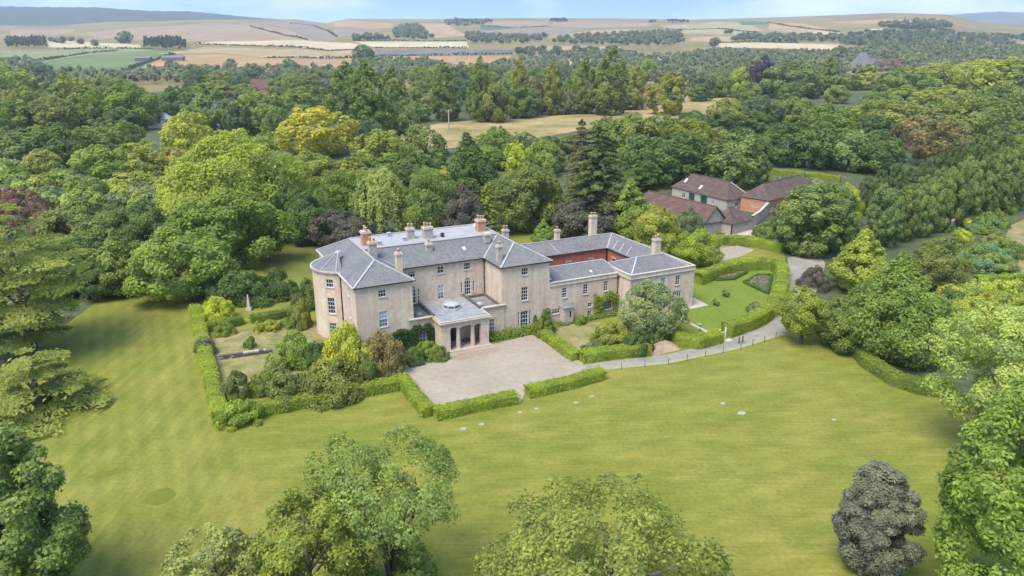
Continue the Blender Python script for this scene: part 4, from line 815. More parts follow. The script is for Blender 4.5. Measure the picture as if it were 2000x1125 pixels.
def noise_col(t,g,scale,stretch,c1,c2,lo=.35,hi=.65,detail=4,rot=0):
    mpn=nn(t,'ShaderNodeMapping');mpn.inputs['Scale'].default_value=stretch;mpn.inputs['Rotation'].default_value=(0,0,rot)
    n=nn(t,'ShaderNodeTexNoise',inp={'Scale':scale,'Detail':detail,'Roughness':.6})
    r=nn(t,'ShaderNodeValToRGB');r.color_ramp.elements[0].position=lo;r.color_ramp.elements[1].position=hi
    r.color_ramp.elements[0].color=(*c1,1);r.color_ramp.elements[1].color=(*c2,1)
    l=t.links.new;l(g.outputs['Object'],mpn.inputs[0]);l(mpn.outputs[0],n.inputs['Vector']);l(n.outputs['Fac'],r.inputs[0])
    return r.outputs[0]
def ex_stone(t,g,c):
    c=mul(t,c,noise_col(t,g,.9,(1.6,1.6,.16),(.86,.85,.84),(1.03,1.03,1.03),.32,.60))
    c=mul(t,c,noise_col(t,g,1.3,(1,1,1),(.92,.91,.93),(1.05,1.05,1.03),.38,.62,6))
    c=mul(t,c,noise_col(t,g,.35,(1,1,1),(.95,.86,.82),(1.05,1.04,1.0),.35,.65))
    return c
def ex_slate(t,g,c):
    c=mul(t,c,noise_col(t,g,2.2,(1,1,.25),(.78,.8,.84),(1.15,1.13,1.1),.35,.68))
    return mul(t,c,noise_col(t,g,.25,(1,1,1),(.88,.92,.96),(1.06,1.04,1.03),.4,.6))
M={}
M['stone']=mat('honey_stone',(.57,.485,.365),(.70,.605,.475),3.0,.9,extra=ex_stone,bump=.15)
M['stone_trim']=mat('pale_stone',(.46,.42,.34),(.56,.52,.44),4,.85,extra=ex_stone)
M['stone_dark']=mat('weathered_stone',(.085,.075,.062),(.18,.16,.13),3,.9)
M['rubble']=mat('rubble_stone',(.33,.295,.235),(.52,.47,.385),2.2,.92,bump=.4)
M['slate']=mat('blue_slate',(.128,.128,.122),(.22,.216,.20),6,.7,extra=ex_slate,bump=.1)
M['slate2']=mat('purple_slate',(.11,.104,.104),(.25,.235,.22),5,.7,extra=ex_slate,bump=.1)
M['lead']=mat('sheet_lead',(.33,.335,.34),(.47,.47,.47),1.2,.5)
M['lead_flat']=mat('pale_roof_sheet',(.31,.30,.29),(.41,.395,.38),.8,.6)
M['lead_dark']=mat('dull_lead',(.17,.175,.18),(.29,.29,.29),1.3,.55,extra=lambda t,g,c:mul(t,c,noise_col(t,g,1.0,(1,1,1),(.7,.7,.7),(1.15,1.15,1.15))))
def ex_brick(t,g,c):
    b=nn(t,'ShaderNodeTexBrick',inp={'Scale':4.4,'Mortar Size':.012,'Color1':(.9,.9,.9,1),'Color2':(1.15,1.05,1,1),'Mortar':(1.2,1.3,1.4,1)})
    sw=nn(t,'ShaderNodeVectorMath',operation='MULTIPLY');sx=nn(t,'ShaderNodeSeparateXYZ');cx_=nn(t,'ShaderNodeCombineXYZ');ad=nn(t,'ShaderNodeMath',operation='ADD')
    l=t.links.new;l(g.outputs['Object'],sx.inputs[0]);l(sx.outputs[0],ad.inputs[0]);l(sx.outputs[1],ad.inputs[1]);l(ad.outputs[0],cx_.inputs[0]);l(sx.outputs[2],cx_.inputs[1]);l(cx_.outputs[0],b.inputs['Vector'])
    return mul(t,c,b.outputs['Color'])
M['brick']=mat('red_brick',(.30,.10,.06),(.44,.17,.10),1.6,.9,extra=ex_brick)
M['brick_orange']=mat('orange_brick',(.38,.17,.09),(.52,.30,.18),2,.9,extra=ex_brick)
M['old_brick']=mat('weathered_brick',(.27,.17,.13),(.42,.31,.25),1.2,.95)
M['tile']=mat('brown_tile',(.08,.056,.044),(.155,.108,.084),3.5,.85,extra=lambda t,g,c:mul(t,c,noise_col(t,g,.6,(1,1,1),(.7,.7,.75),(1.2,1.15,1.1))),bump=.3)
M['tile2']=mat('red_tile',(.095,.058,.046),(.175,.108,.084),3.5,.85,extra=lambda t,g,c:mul(t,c,noise_col(t,g,.6,(1,1,1),(.75,.7,.75),(1.2,1.15,1.1))),bump=.3)
M['pot']=mat('clay_pot',(.42,.27,.15),(.56,.42,.25),5,.8)
M['lead_porch']=mat('porch_lead',(.24,.245,.25),(.36,.36,.36),1.3,.5,extra=lambda t,g,c:mul(t,c,noise_col(t,g,1.0,(1,1,1),(.8,.8,.8),(1.12,1.12,1.12))))
M['white']=mat('white_paint',(.72,.72,.70),(.80,.80,.78),3,.5)
M['slab_white']=mat('pale_slab',(.30,.30,.24),(.38,.37,.31),3,.8)
M['slab_green']=mat('mossy_slab',(.25,.29,.15),(.33,.36,.22),3,.85)
M['glass']=mat('window_glass',(.012,.015,.018),(.03,.035,.04),.5,.08,spec=.5)
M['glass_blue']=mat('reflecting_glass',(.10,.13,.15),(.17,.2,.22),.5,.12,spec=.5)
M['glass_grey']=mat('dull_window_glass',(.035,.04,.042),(.08,.085,.085),1.2,.12,spec=.5)
M['blind']=mat('window_blind',(.42,.41,.38),(.5,.49,.46),2,.8)
M['dark']=mat('dark_iron',(.025,.022,.02),(.05,.045,.04),3,.6)
M['door']=mat('dark_door_paint',(.035,.015,.03),(.06,.025,.045),2,.5)
M['green_door']=mat('green_door_paint',(.012,.07,.05),(.02,.10,.075),2,.5)
M['wood']=mat('weathered_wood',(.10,.08,.06),(.2,.17,.13),4,.8)
M['bark']=mat('bark',(.07,.055,.04),(.19,.16,.125),3,.95,stretch=(1,1,.3))
M['bark_pale']=mat('pale_bark',(.22,.19,.15),(.40,.36,.30),3,.95,stretch=(1,1,.3))
M['blue']=mat('blue_grey_board',(.12,.18,.24),(.16,.23,.3),2,.6)
M['gravel']=mat('buff_gravel',(.30,.258,.19),(.38,.33,.248),1.2,.95,extra=lambda t,g,c:mul(mul_t(t),c,noise_col(t,g,.09,(1,1,1),(.86,.84,.82),(1.06,1.06,1.06),.38,.6)) if False else mul(t,c,noise_col(t,g,.11,(1,1,1),(.88,.86,.84),(1.05,1.05,1.05),.34,.62)),bump=.2)
M['worn']=mat('worn_gravel',(.24,.18,.125),(.36,.30,.225),.9,.95)
M['drive']=mat('grey_drive',(.235,.218,.18),(.32,.30,.255),.7,.95,extra=lambda t,g,c:mul(t,c,noise_col(t,g,.2,(1,1,1),(.82,.84,.8),(1.08,1.06,1.04))))
M['paving']=mat('pink_paving',(.42,.34,.29),(.55,.46,.40),1.5,.9)
M['kerb']=mat('pale_verge',(.25,.26,.13),(.36,.35,.21),1.5,.95)
M['earth']=mat('tan_earth',(.27,.20,.13),(.40,.30,.20),.9,.95,bump=.3)
M['floor']=mat('wood_floor',(.055,.075,.030),(.11,.125,.05),.12,1,extra=lambda t,g,c:mul(t,c,noise_col(t,g,.9,(1,1,1),(.6,.6,.6),(1.3,1.3,1.2))))
M['bed']=mat('bed_soil',(.06,.05,.035),(.12,.10,.06),1.5,1)
TH=R(26.3)
def ex_lawn(t,g,c):
    # mowing streaks: one set along the house front, one along the left strip
    a=noise_col(t,g,.55,(.22,1.1,1),(.88,.90,.84),(1.09,1.07,1.07),.34,.68,6,-TH)
    b=noise_col(t,g,.6,(1.6,.07,1),(.86,.90,.82),(1.10,1.06,1.06),.36,.66,4,-TH)
    sx=nn(t,'ShaderNodeSeparateXYZ');mpn=nn(t,'ShaderNodeMapping');mpn.inputs['Rotation'].default_value=(0,0,-TH)
    mr=nn(t,'ShaderNodeMapRange',inp={'From Min':3,'From Max':9})
    l=t.links.new;l(g.outputs['Object'],mpn.inputs[0]);l(mpn.outputs[0],sx.inputs[0])
    l(sx.outputs[0],mr.inputs['Value'])
    a=mul(t,a,noise_col(t,g,1.0,(.20,3.0,1),(.88,.91,.85),(1.11,1.09,1.09),.34,.66,5,-TH))
    wv=nn(t,'ShaderNodeTexWave',inp={'Scale':.15,'Distortion':.45,'Detail':2,'Detail Scale':.5});wv.bands_direction='X';l(mpn.outputs[0],wv.inputs['Vector'])
    wr=nn(t,'ShaderNodeValToRGB');wr.color_ramp.elements[0].color=(.935,.95,.925,1);wr.color_ramp.elements[1].color=(1.06,1.05,1.05,1);l(wv.outputs['Fac'],wr.inputs[0]);b=mul(t,b,wr.outputs[0])
    wv2=nn(t,'ShaderNodeTexWave',inp={'Scale':.11,'Distortion':1.2,'Detail':3,'Detail Scale':.3});wv2.bands_direction='Y';l(mpn.outputs[0],wv2.inputs['Vector'])
    wr2=nn(t,'ShaderNodeValToRGB');wr2.color_ramp.elements[0].color=(.95,.965,.94,1);wr2.color_ramp.elements[1].color=(1.035,1.03,1.03,1);l(wv2.outputs['Fac'],wr2.inputs[0]);a=mul(t,a,wr2.outputs[0])
    m=nn(t,'ShaderNodeMix',data_type='RGBA');l(mr.outputs[0],m.inputs['Factor']);l(b,m.inputs['A']);l(a,m.inputs['B'])
    c=mul(t,c,m.outputs['Result'])
    c=mul(t,c,noise_col(t,g,2.3,(1,1,1),(.80,.84,.76),(1.18,1.15,1.15),.3,.7,8))
    return mul(t,c,noise_col(t,g,.06,(1,1,1),(.86,.94,.8),(1.12,1.05,1.15),.36,.64,3))
LAWN1,LAWN2=(.172,.182,.033),(.236,.234,.053)
M['lawn']=mat('mown_lawn',LAWN1,LAWN2,.22,.95,8,bump=.25,extra=ex_lawn,spec=.1)
M['oval']=mat('green_lawn',(.135,.185,.026),(.175,.222,.038),.25,.95,8,bump=.2,spec=.1,extra=lambda t,g,c:mul(t,c,noise_col(t,g,2,(1,1,1),(.85,.88,.8),(1.1,1.1,1.1))))
M['dry']=mat('dry_grass',(.16,.17,.05),(.33,.27,.13),.35,.95,8,spec=.1,lo=.35,hi=.62,extra=lambda t,g,c:mul(t,c,noise_col(t,g,2,(1,1,1),(.8,.85,.8),(1.1,1.1,1.1))))
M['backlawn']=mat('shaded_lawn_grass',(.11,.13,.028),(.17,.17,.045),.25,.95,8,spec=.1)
M['lawn_mark']=mat('lush_grass_ring',(.125,.145,.022),(.175,.18,.032),1.2,.95,spec=.1)
FC={'green':((.115,.16,.06),(.17,.21,.08)),'palegreen':((.17,.20,.08),(.25,.26,.13)),'darkgreen':((.06,.12,.055),(.09,.16,.07)),'tan':((.31,.22,.115),(.39,.29,.16)),'orange':((.31,.195,.095),(.39,.26,.135)),
 'bright':((.42,.33,.20),(.52,.42,.27)),'pink':((.26,.185,.115),(.33,.245,.155)),'lilac':((.205,.165,.125),(.265,.215,.165)),'cream':((.42,.36,.22),(.50,.44,.28)),'plum':((.10,.075,.08),(.15,.115,.11)),'grey':((.13,.125,.12),(.19,.18,.165)),'olive':((.27,.235,.12),(.36,.30,.17))}
for k,(a,b) in FC.items(): M['f_'+k]=mat('field_'+k,a,b,.012,1,5,stretch=(1,1,1),spec=.05,extra=lambda t,g,c:mul(t,c,noise_col(t,g,.05,(1,.15,1),(.90,.90,.88),(1.07,1.07,1.07),.35,.65,3,.6)))
M['downs']=mat('downland',(.15,.135,.055),(.28,.22,.105),.006,1,8,spec=.05)
M['meadow']=mat('dry_meadow',(.20,.19,.07),(.42,.30,.15),.03,1,8,spec=.05,lo=.36,hi=.62,extra=lambda t,g,c:mul(t,c,noise_col(t,g,.3,(1,1,1),(.85,.88,.8),(1.1,1.08,1.1))))
def leafmat(name,trans=.55):
    m=bpy.data.materials.new(name);m.use_nodes=True;t=m.node_tree;l=t.links.new
    b=t.nodes['Principled BSDF'];o=t.nodes['Material Output']
    b.inputs['Roughness'].default_value=.62;b.inputs['Specular IOR Level'].default_value=.22
    oi=nn(t,'ShaderNodeObjectInfo');at=nn(t,'ShaderNodeAttribute',attribute_name='tone')
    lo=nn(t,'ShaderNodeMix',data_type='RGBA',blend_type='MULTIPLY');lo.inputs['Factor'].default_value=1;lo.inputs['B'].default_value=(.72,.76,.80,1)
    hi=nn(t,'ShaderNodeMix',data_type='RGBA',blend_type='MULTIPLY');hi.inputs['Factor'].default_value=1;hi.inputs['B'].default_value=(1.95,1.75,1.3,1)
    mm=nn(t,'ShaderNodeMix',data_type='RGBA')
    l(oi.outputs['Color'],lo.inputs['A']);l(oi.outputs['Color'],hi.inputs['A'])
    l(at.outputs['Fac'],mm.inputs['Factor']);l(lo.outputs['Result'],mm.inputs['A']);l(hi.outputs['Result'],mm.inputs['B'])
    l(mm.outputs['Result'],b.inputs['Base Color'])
    tr=nn(t,'ShaderNodeBsdfTranslucent');l(mm.outputs['Result'],tr.inputs['Color'])
    ms=nn(t,'ShaderNodeMixShader');ms.inputs[0].default_value=trans
    l(b.outputs[0],ms.inputs[1]);l(tr.outputs[0],ms.inputs[2]);l(ms.outputs[0],o.inputs[0])
    return m
M['leaf']=leafmat('foliage')
COL={'bright':(0.100,0.150,0.040),'bright2':(0.120,0.175,0.036),'mid':(0.082,0.118,0.034),'mid2':(0.078,0.112,0.044),'dark':(0.060,0.092,0.034),'dark2':(0.052,0.086,0.034),'olive':(0.104,0.134,0.042),'dolive':(0.088,0.114,0.042),
'ygreen':(0.128,0.170,0.036),'ygreen2':(.115,.150,.036),'yelg':(0.155,0.188,0.036),'yellow':(0.165,0.185,0.034),'yellow2':(0.185,0.225,0.036),'pale':(0.135,0.165,0.070),'pale2':(.115,.14,.085),'pgreen':(0.115,0.155,0.045),'yolive':(0.128,0.158,0.042),
'yolive2':(0.165,0.155,0.050),'yolive3':(0.108,0.142,0.036),'greyg':(.085,.115,.070),'silver':(0.115,0.150,0.080),'bluedark':(0.055,0.082,0.052),'lime':(0.092,0.128,0.052),'lime2':(0.078,0.106,0.034),'lime3':(.110,.130,.034),'lime4':(0.056,0.082,0.036),
'conif':(0.060,0.082,0.040),'conif2':(.080,.075,.040),'purple':(0.066,0.066,0.070),'purple2':(0.056,0.062,0.058),'copper':(0.046,0.036,0.058),'rose':(0.105,0.074,0.075),'rose2':(0.095,0.078,0.070),'bigg':(0.085,0.125,0.036),'brown':(0.110,0.105,0.055),
'bluegreen':(.075,.125,.075),'cedar':(0.105,0.135,0.042),'greyp':(0.092,0.108,0.102),'paley':(0.155,0.205,0.075),'fgreen':(0.098,0.140,0.050),'hedge':(0.128,0.172,0.034),'hedge2':(0.088,0.125,0.034),'box':(.045,.085,.022),'ivy':(.028,.052,.020)}
# ------------------------------------------------------------------ foliage
def unit(a): return a/np.maximum(np.linalg.norm(a,axis=1,keepdims=True),1e-6)
def leaves(P,N,size,rng,asp=1.7):
    n=len(P);N=unit(N)
    a=unit(np.cross(N,rng.normal(size=(n,3))));b=np.cross(N,a)
    s=(size*rng.uniform(.65,1.35,n))[:,None]
    V=np.empty((n,4,3));V[:,0]=P-a*s*asp*.5;V[:,2]=P+a*s*asp*.5
    k=(rng.uniform(-.12,.22,n))[:,None]*s
    V[:,1]=P+b*s*.5+N*k;V[:,3]=P-b*s*.5+N*k
    return V.reshape(-1,3),np.arange(4*n).reshape(-1,4)
PROF={
 'round':lambda t:np.sqrt(np.clip(1-((t-.42)/np.where(t<.42,.46,.60))**2,0,1)),
 'tall':lambda t:np.sqrt(np.clip(1-((t-.40)/np.where(t<.40,.48,.62))**2,0,1)),
 'oval':lambda t:np.clip(1-((t-.38)/np.where(t<.38,.45,.64))**2,0,1)**.48,
 'cone':lambda t:np.where(t<.22,.55+.45*np.clip(t/.22,0,1),np.clip(1-((t-.22)/.80)**1.25,0,1)),
 'column':lambda t:np.where(t<.2,.7+.3*t/.2,np.clip(1-((t-.2)/.83)**2.4,0,1)),
 'open':lambda t:np.sqrt(np.clip(1-((t-.5)/.52)**2,0,1)),
 'dome':lambda t:np.sqrt(np.clip(1-(t/1.02)**2,0,1)),
 'flat':lambda t:np.sqrt(np.clip(1-((t-.55)/.58)**2,0,1)),
}
def crown(seed,shape,H,Rad,zb,nl,n,ls,jit=.62,lob=(.15,.31),fill=.08,flat=.90,wob=1.0):
    rng=np.random.default_rng(seed);pf=PROF[shape]
    g=(np.arange(nl)+rng.uniform(-.3,.3,nl))/nl
    t=np.clip(rng.permutation(g),.02,.99)
    if shape in('cone','column','oval'): t=np.clip(t*.96+.01,.02,.97)
    ang=np.arange(nl)*2.39996+rng.uniform(-.5,.5,nl)
    p1,p2,p3=rng.uniform(0,6.28,3);am=1+wob*(.15*np.sin(2*ang+p1)+.11*np.sin(3*ang+p2)+.08*np.sin(5*ang+4*t+p3))
    rr=pf(t)*Rad*am
    lr=Rad*rng.uniform(lob[0],lob[1],nl)*(.45+.55*pf(t))
    rad=np.clip(rr-lr*.75,0,None)*np.where(rng.random(nl)<.82,1,rng.uniform(.2,.8,nl))*rng.uniform(.88,1.12,nl)
    c=np.stack([np.cos(ang)*rad,np.sin(ang)*rad,zb+t*(H-zb)*(1+.05*np.sin(ang+p2))-lr*flat*(t*1.15-.15)],1)
    ltone=rng.normal(0,.13,nl)
    pr=lr**2/np.sum(lr**2)
    m=int(n*1.9);k=rng.choice(nl,m,p=pr)
    out=c.copy();out[:,2]=(out[:,2]-(zb+.40*(H-zb)))*.8;out=unit(out+1e-3)
    d=unit(rng.normal(size=(m,3))+out[k]*.85+np.array([0,0,.25]))
    sh=np.where(rng.random(m)<.14,rng.uniform(1.0,1.28,m),rng.uniform(.74,1.06,m))
    P=c[k]+d*(lr[k]*sh)[:,None]*np.array([1,1,flat])
    # drop leaves buried in a neighbouring lobe
    keep=np.ones(m,bool)
    for i in range(0,m,4000):
        q=P[i:i+4000,None,:]-c[None];q[:,:,2]/=flat
        dd=np.sqrt((q**2).sum(2))/lr[None];dd[np.arange(len(dd)),k[i:i+4000]]=9
        keep[i:i+4000]=(dd.min(1)>.66)|(rng.random(len(dd))<fill)
    idx=np.nonzero(keep)[0][:n]
    P=P[idx];k=k[idx];d=d[idx]
    N=d*.62+out[k]*.28+np.array([0,0,.34])+rng.normal(size=P.shape)*jit*.6
    V,F=leaves(P,N,ls,rng)
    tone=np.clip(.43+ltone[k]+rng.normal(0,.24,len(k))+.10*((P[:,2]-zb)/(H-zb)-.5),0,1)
    return V,F,np.repeat(tone,4)
def crown_mesh(name,*a,**k):
    V,F,t=crown(*a,**k);return mesh_np(name,V,F,M['leaf'],t)
def conifer(seed,H,Rad,z0,layers,per,ls,droop=.12,nb=60,prof=None,thick=.10,wide=.62):
    rng=np.random.default_rng(seed);Ps=[];Ns=[];Ts=[]
    for i in range(layers):
        t=i/(layers-1);z=z0+(H-z0)*t**.92+(rng.normal(0,.25) if layers>15 else 0)
        r=Rad*(prof(t) if prof else (1-t)**.75*.96+.05)
        m=max(3,int(per*(.4+.6*(1-t))))
        a0=rng.uniform(0,6.28)
        for j in range(m):
            a=a0+j*6.283/m+rng.uniform(-.35,.35);ln=r*rng.uniform(.62,1.08)
            q=int(nb*(.35+ln/Rad))
            s=rng.uniform(.12,1,q)**.75;wd=(.10+.30*np.sin(np.clip(s,0,1)*2.6))*ln*wide
            lat=rng.normal(0,.45,q)*wd
            x=s*ln
            px=np.cos(a)*x-np.sin(a)*lat;py=np.sin(a)*x+np.cos(a)*lat
            pz=z-droop*ln*s**2+rng.normal(0,thick,q)*(H/20)-np.abs(lat)*.10
            Ps.append(np.stack([px,py,pz],1));Ns.append(np.tile([0.25*np.cos(a),.25*np.sin(a),1.],(q,1))+rng.normal(0,.38,(q,3)))
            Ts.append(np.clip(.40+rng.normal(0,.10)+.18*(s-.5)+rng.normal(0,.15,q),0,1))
    P=np.concatenate(Ps);N=np.concatenate(Ns);t=np.concatenate(Ts)
    V,F=leaves(P,N,ls,rng,2.2);return V,F,np.repeat(t,4)
def trunk_mesh(seed,H,r,top,limbs,spread,name='trunk',m='bark',n=7):
    rng=random.Random(seed);b=MB()
    b.tube([(0,0,-.3),(0,0,.25),(rng.uniform(-.1,.1),rng.uniform(-.1,.1),H*.3),(rng.uniform(-.2,.2),rng.uniform(-.2,.2),H*top)],[r*1.5,r*1.08,r*.85,r*.3],n)
    for i in range(limbs):
        a=i*2.4+rng.uniform(-.4,.4);z=H*rng.uniform(.24,.5);l=spread*rng.uniform(.55,.85)
        p0=Vector((0,0,z));p1=Vector((math.cos(a)*l*.45,math.sin(a)*l*.45,z+H*.13));p2=Vector((math.cos(a)*l,math.sin(a)*l,z+H*rng.uniform(.22,.34)))
        b.tube([p0,p1,p2],[r*.45,r*.32,r*.1],5)
    return b.mesh(name,M[m],True)
PROTO={}
for k,(sh,H,Rd,zb,nl,n,ls,cnt) in {'round':('round',14,7.2,1.0,120,18000,.31,3),'tall':('tall',22,12.2,1.2,210,36000,.36,2),'oval':('oval',15,5.6,.7,120,17000,.30,3),'cone':('cone',14,5.6,.9,120,16000,.30,2),'column':('column',30,8,1.0,90,14000,.55,2),'open':('open',18,9,4.0,60,7000,.42,1),'big':('cone',16,8.4,.7,240,36000,.27,1),'stand':('round',10,4.6,2.6,80,12000,.22,1)}.items():
    PROTO[k]=[(crown_mesh('crown',11*i+len(k),sh,H,Rd,zb,nl,n,ls,**({'lob':(.16,.26),'fill':.3} if sh=='open' else {})),trunk_mesh(i+7,H,.34 if H<20 else .6,.72,5,Rd),H,Rd) for i in range(cnt)]
for k,(sh,H,Rd,zb,nl,n,ls,cnt) in {'round':('round',14,7.2,.5,95,5200,.50,4),'tall':('tall',22,12.2,.8,130,8000,.62,2),'oval':('oval',15,6,.3,100,5200,.48,3),'cone':('cone',14,5.6,.5,100,5200,.48,2),'column':('column',30,8,.6,130,8500,.62,3),'open':('open',18,9,3,60,3400,.6,1)}.items():
    PROTO[k+'_far']=[(crown_mesh('crown',100+13*i+len(k),sh,H,Rd,zb,nl,n,ls,lob=(.13,.27),flat=1.0),trunk_mesh(i+70,H,.4,.6,2,Rd,n=5),H,Rd) for i in range(cnt)]
PROTO['avenue']=[(crown_mesh('crown',501+i,'oval',14,4.9,.3,150,17000,.27,lob=(.15,.24),wob=.15),trunk_mesh(90+i,14,.3,.7,4,4),14,4.9) for i in range(3)]
PROTO['avenue_far']=PROTO['avenue']
V,F,t=conifer(3,25.5,8.9,2.2,24,9,.40,.15,105,lambda t:.97*(1-t)**.6+.05);PROTO['conifer']=[(mesh_np('crown',V,F,M['leaf'],t),trunk_mesh(5,26,.6,.96,0,3),26,8.6)]
def willow(seed,H,Rad,n,ls):
    rng=np.random.default_rng(seed);Ps=[];Ns=[];Ts=[]
    for i in range(190):
        a=rng.uniform(0,6.283);q=rng.uniform(.1,1)**.6;r=Rad*q*rng.uniform(.8,1.0)
        top=H*(1-.42*q**2)+rng.normal(0,.4);ln=rng.uniform(.25,.55)*H*(.5+.5*q);m=n//190
        s=rng.uniform(0,1,m)
        Ps.append(np.stack([np.cos(a)*(r+s*.5)+rng.normal(0,.28,m),np.sin(a)*(r+s*.5)+rng.normal(0,.28,m),np.maximum(top-s*ln,.4)],1))
        Ns.append(np.tile([np.cos(a)*.8,np.sin(a)*.8,.5],(m,1))+rng.normal(0,.4,(m,3)))
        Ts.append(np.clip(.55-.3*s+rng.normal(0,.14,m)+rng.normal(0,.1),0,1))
    P=np.concatenate(Ps);N=np.concatenate(Ns);t=np.concatenate(Ts)
    V,F=leaves(P,N,ls,rng,2.4);return V,F,np.repeat(t,4)
V,F,t=willow(4,16,6.4,17000,.30);PROTO['willow']=[(mesh_np('crown',V,F,M['leaf'],t),trunk_mesh(9,16,.45,.7,6,5),16,6.4)]
SHRUB=[(crown_mesh('shrub',200+i,'dome',3,2.6,-.1,60,8000,.14,**{'lob':(.17,.34)}),3,2.6) for i in range(4)]
SHRUB_SMALL=[(crown_mesh('shrub',230+i,'dome',3,2.6,-.1,30,2000,.28,**{'lob':(.22,.40)}),3,2.6) for i in range(3)]
rnd=random.Random(11)
LEAF_K=1.75
for k_ in COL: COL[k_]=tuple(v*q for v,q in zip(COL[k_],(2.25,2.12,1.70)))
def vary(c,a=.10):
    k=rnd.uniform(1-a,1+a);return (c[0]*k*rnd.uniform(.94,1.06),c[1]*k,c[2]*k*rnd.uniform(.94,1.06),1)
# ------------------------------------------------------------------ the setting: land, fields, lawns
def sheet(name,pts,z,m,kind='structure',label=None,cat=None,sub=0):
    b=MB();b.quad(*[(x,y,z) for x,y in pts]);o=b.build(name,M[m]);
    import bmesh
    bm=bmesh.new();bm.from_mesh(o.data);bmesh.ops.triangulate(bm,faces=bm.faces[:])
    for f in bm.faces:
        if f.normal.z<0: f.normal_flip()
    bm.to_mesh(o.data);bm.free()
    return tag(o,label,cat,kind=kind)
def inpoly(X,Y,pts):
    c=np.zeros(X.shape,bool);n=len(pts)
    for i in range(n):
        x1,y1=pts[i];x2,y2=pts[i-1]
        if y1==y2: continue
        c^=((y1>Y)!=(y2>Y))&(X<(x2-x1)*(Y-y1)/(y2-y1)+x1)
    return c
az=np.concatenate([np.linspace(-180,-46,40),np.linspace(-45,45,760),np.linspace(46,180,40)])
rr=np.concatenate([[0.5,60,200,400],np.linspace(520,1000,26),np.linspace(1012,2200,90),np.linspace(2220,RR,80),[RR+60,RR+300,RR+900]])
A_,R_=np.meshgrid(np.radians(az),rr);X=R_*np.sin(A_);Y=R_*np.cos(A_);Z=land(X,Y)
nr,na=X.shape
idx=np.arange(nr*na).reshape(nr,na)
Fq=np.stack([idx[:-1,:-1],idx[:-1,1:],idx[1:,1:],idx[1:,:-1]],-1).reshape(-1,4)[:,::-1]
P3=np.stack([X.ravel(),Y.ravel(),Z.ravel()],1)
cen=P3[Fq].mean(1);rc=np.hypot(cen[:,0],cen[:,1])
owner=np.full(len(Fq),-1)
for i,(nm,c,p) in enumerate(FIELDS): owner[inpoly(cen[:,0],cen[:,1],p)&(rc>560)]=i
def part_of(mask,name,m):
    f=Fq[mask];u,inv=np.unique(f,return_inverse=True)
    return tag(link(name,mesh_np(name,P3[u],inv.reshape(-1,4),m,smooth=True)),kind='structure')
part_of((owner<0)&(rc<760),'woodland_floor',M['floor'])
part_of((owner<0)&(rc>=760),'downland',M['downs'])
for i,(nm,c,p) in enumerate(FIELDS):
    if (owner==i).any(): part_of(owner==i,nm,M['f_'+c])
# two far ridges behind the skyline fields
def ridge(a0,a1,r,prof,c,name='hills'):
    aa=np.linspace(a0,a1,160);e=np.interp(aa,[p[0] for p in prof],[p[1] for p in prof])
    e=e+.012*np.sin(aa*7)+.008*np.sin(aa*17)
    rows=[];
    for q,k in ((-1500,0),(-900,.45),(-400,.85),(0,1),(900,.8),(2500,.0)):
        x=(r+q)*np.sin(np.radians(aa));y=(r+q)*np.cos(np.radians(aa));z=-2+(CAM_H+r*np.tan(np.radians(e))+2)*k
        rows.append(np.stack([x,y,z],1))
    P=np.concatenate(rows);n=len(aa);ii=np.arange(len(rows)*n).reshape(len(rows),n)
    f=np.stack([ii[:-1,:-1],ii[:-1,1:],ii[1:,1:],ii[1:,:-1]],-1).reshape(-1,4)[:,::-1]
    return tag(link(name,mesh_np(name,P,f,c,smooth=True)),kind='structure')
M['wooded_ridge']=mat('wooded_ridge',(.022,.034,.020),(.06,.075,.035),.01,1,8,spec=.02)
M['far_hill']=mat('far_hill',(.06,.075,.045),(.17,.16,.10),.003,1,8,spec=.02)
ridge(-50,-13,6600,[(-50,1.9),(-34.4,2.05),(-31,2.05),(-27.5,2.1),(-24.5,1.93),(-22,1.95),(-18,1.6),(-14.5,1.38),(-13,.6)],M['wooded_ridge'])
ridge(25,50,8200,[(25,.9),(27.5,1.5),(29.5,1.68),(31.5,1.78),(32.5,1.7),(34.4,1.55),(37,1.45),(50,1.3)],M['far_hill'])
sheet('lawn',LAWN,.010,'lawn')
sheet('meadow',MEADOW,.012,'meadow')
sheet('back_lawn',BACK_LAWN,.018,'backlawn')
sheet('barn_lawn',BARN_LAWN,.012,'oval')
sheet('walled_lawn',WALLED_LAWN,.012,'dry')
sheet('gravel_court',GRAVEL,.030,'gravel')
sheet('worn_gravel',WORN,.034,'worn')
sheet('drive',DRIVE,.024,'drive')
sheet('forecourt',FORECOURT,.018,'gravel')
sheet('barn_yard',YARD,.018,'paving')
sheet('oval_lawn',OVAL_LAWN,.016,'oval')
sheet('terrace',TERRACE,.05,'paving')
sheet('garden_lawn',DRY_LAWN,.016,'dry')
sheet('small_garden_lawn',SMALL_LAWN,.016,'dry')
def ribbon(name,pts,wd,z,m,h=0):
    b=MB()
    for i in range(len(pts)-1):
        a=Vector((*pts[i],z));c=Vector((*pts[i+1],z));s=(c-a).cross(Vector((0,0,1))).normalized()*wd/2
        b.quad(a-s,a+s,c+s,c-s)
    o=b.build(name,M[m]);return tag(o,kind='structure')
ribbon('verge',KERB,.8,.036,'kerb')
ribbon('garden_path',GARDEN_PATH,.55,.03,'paving')
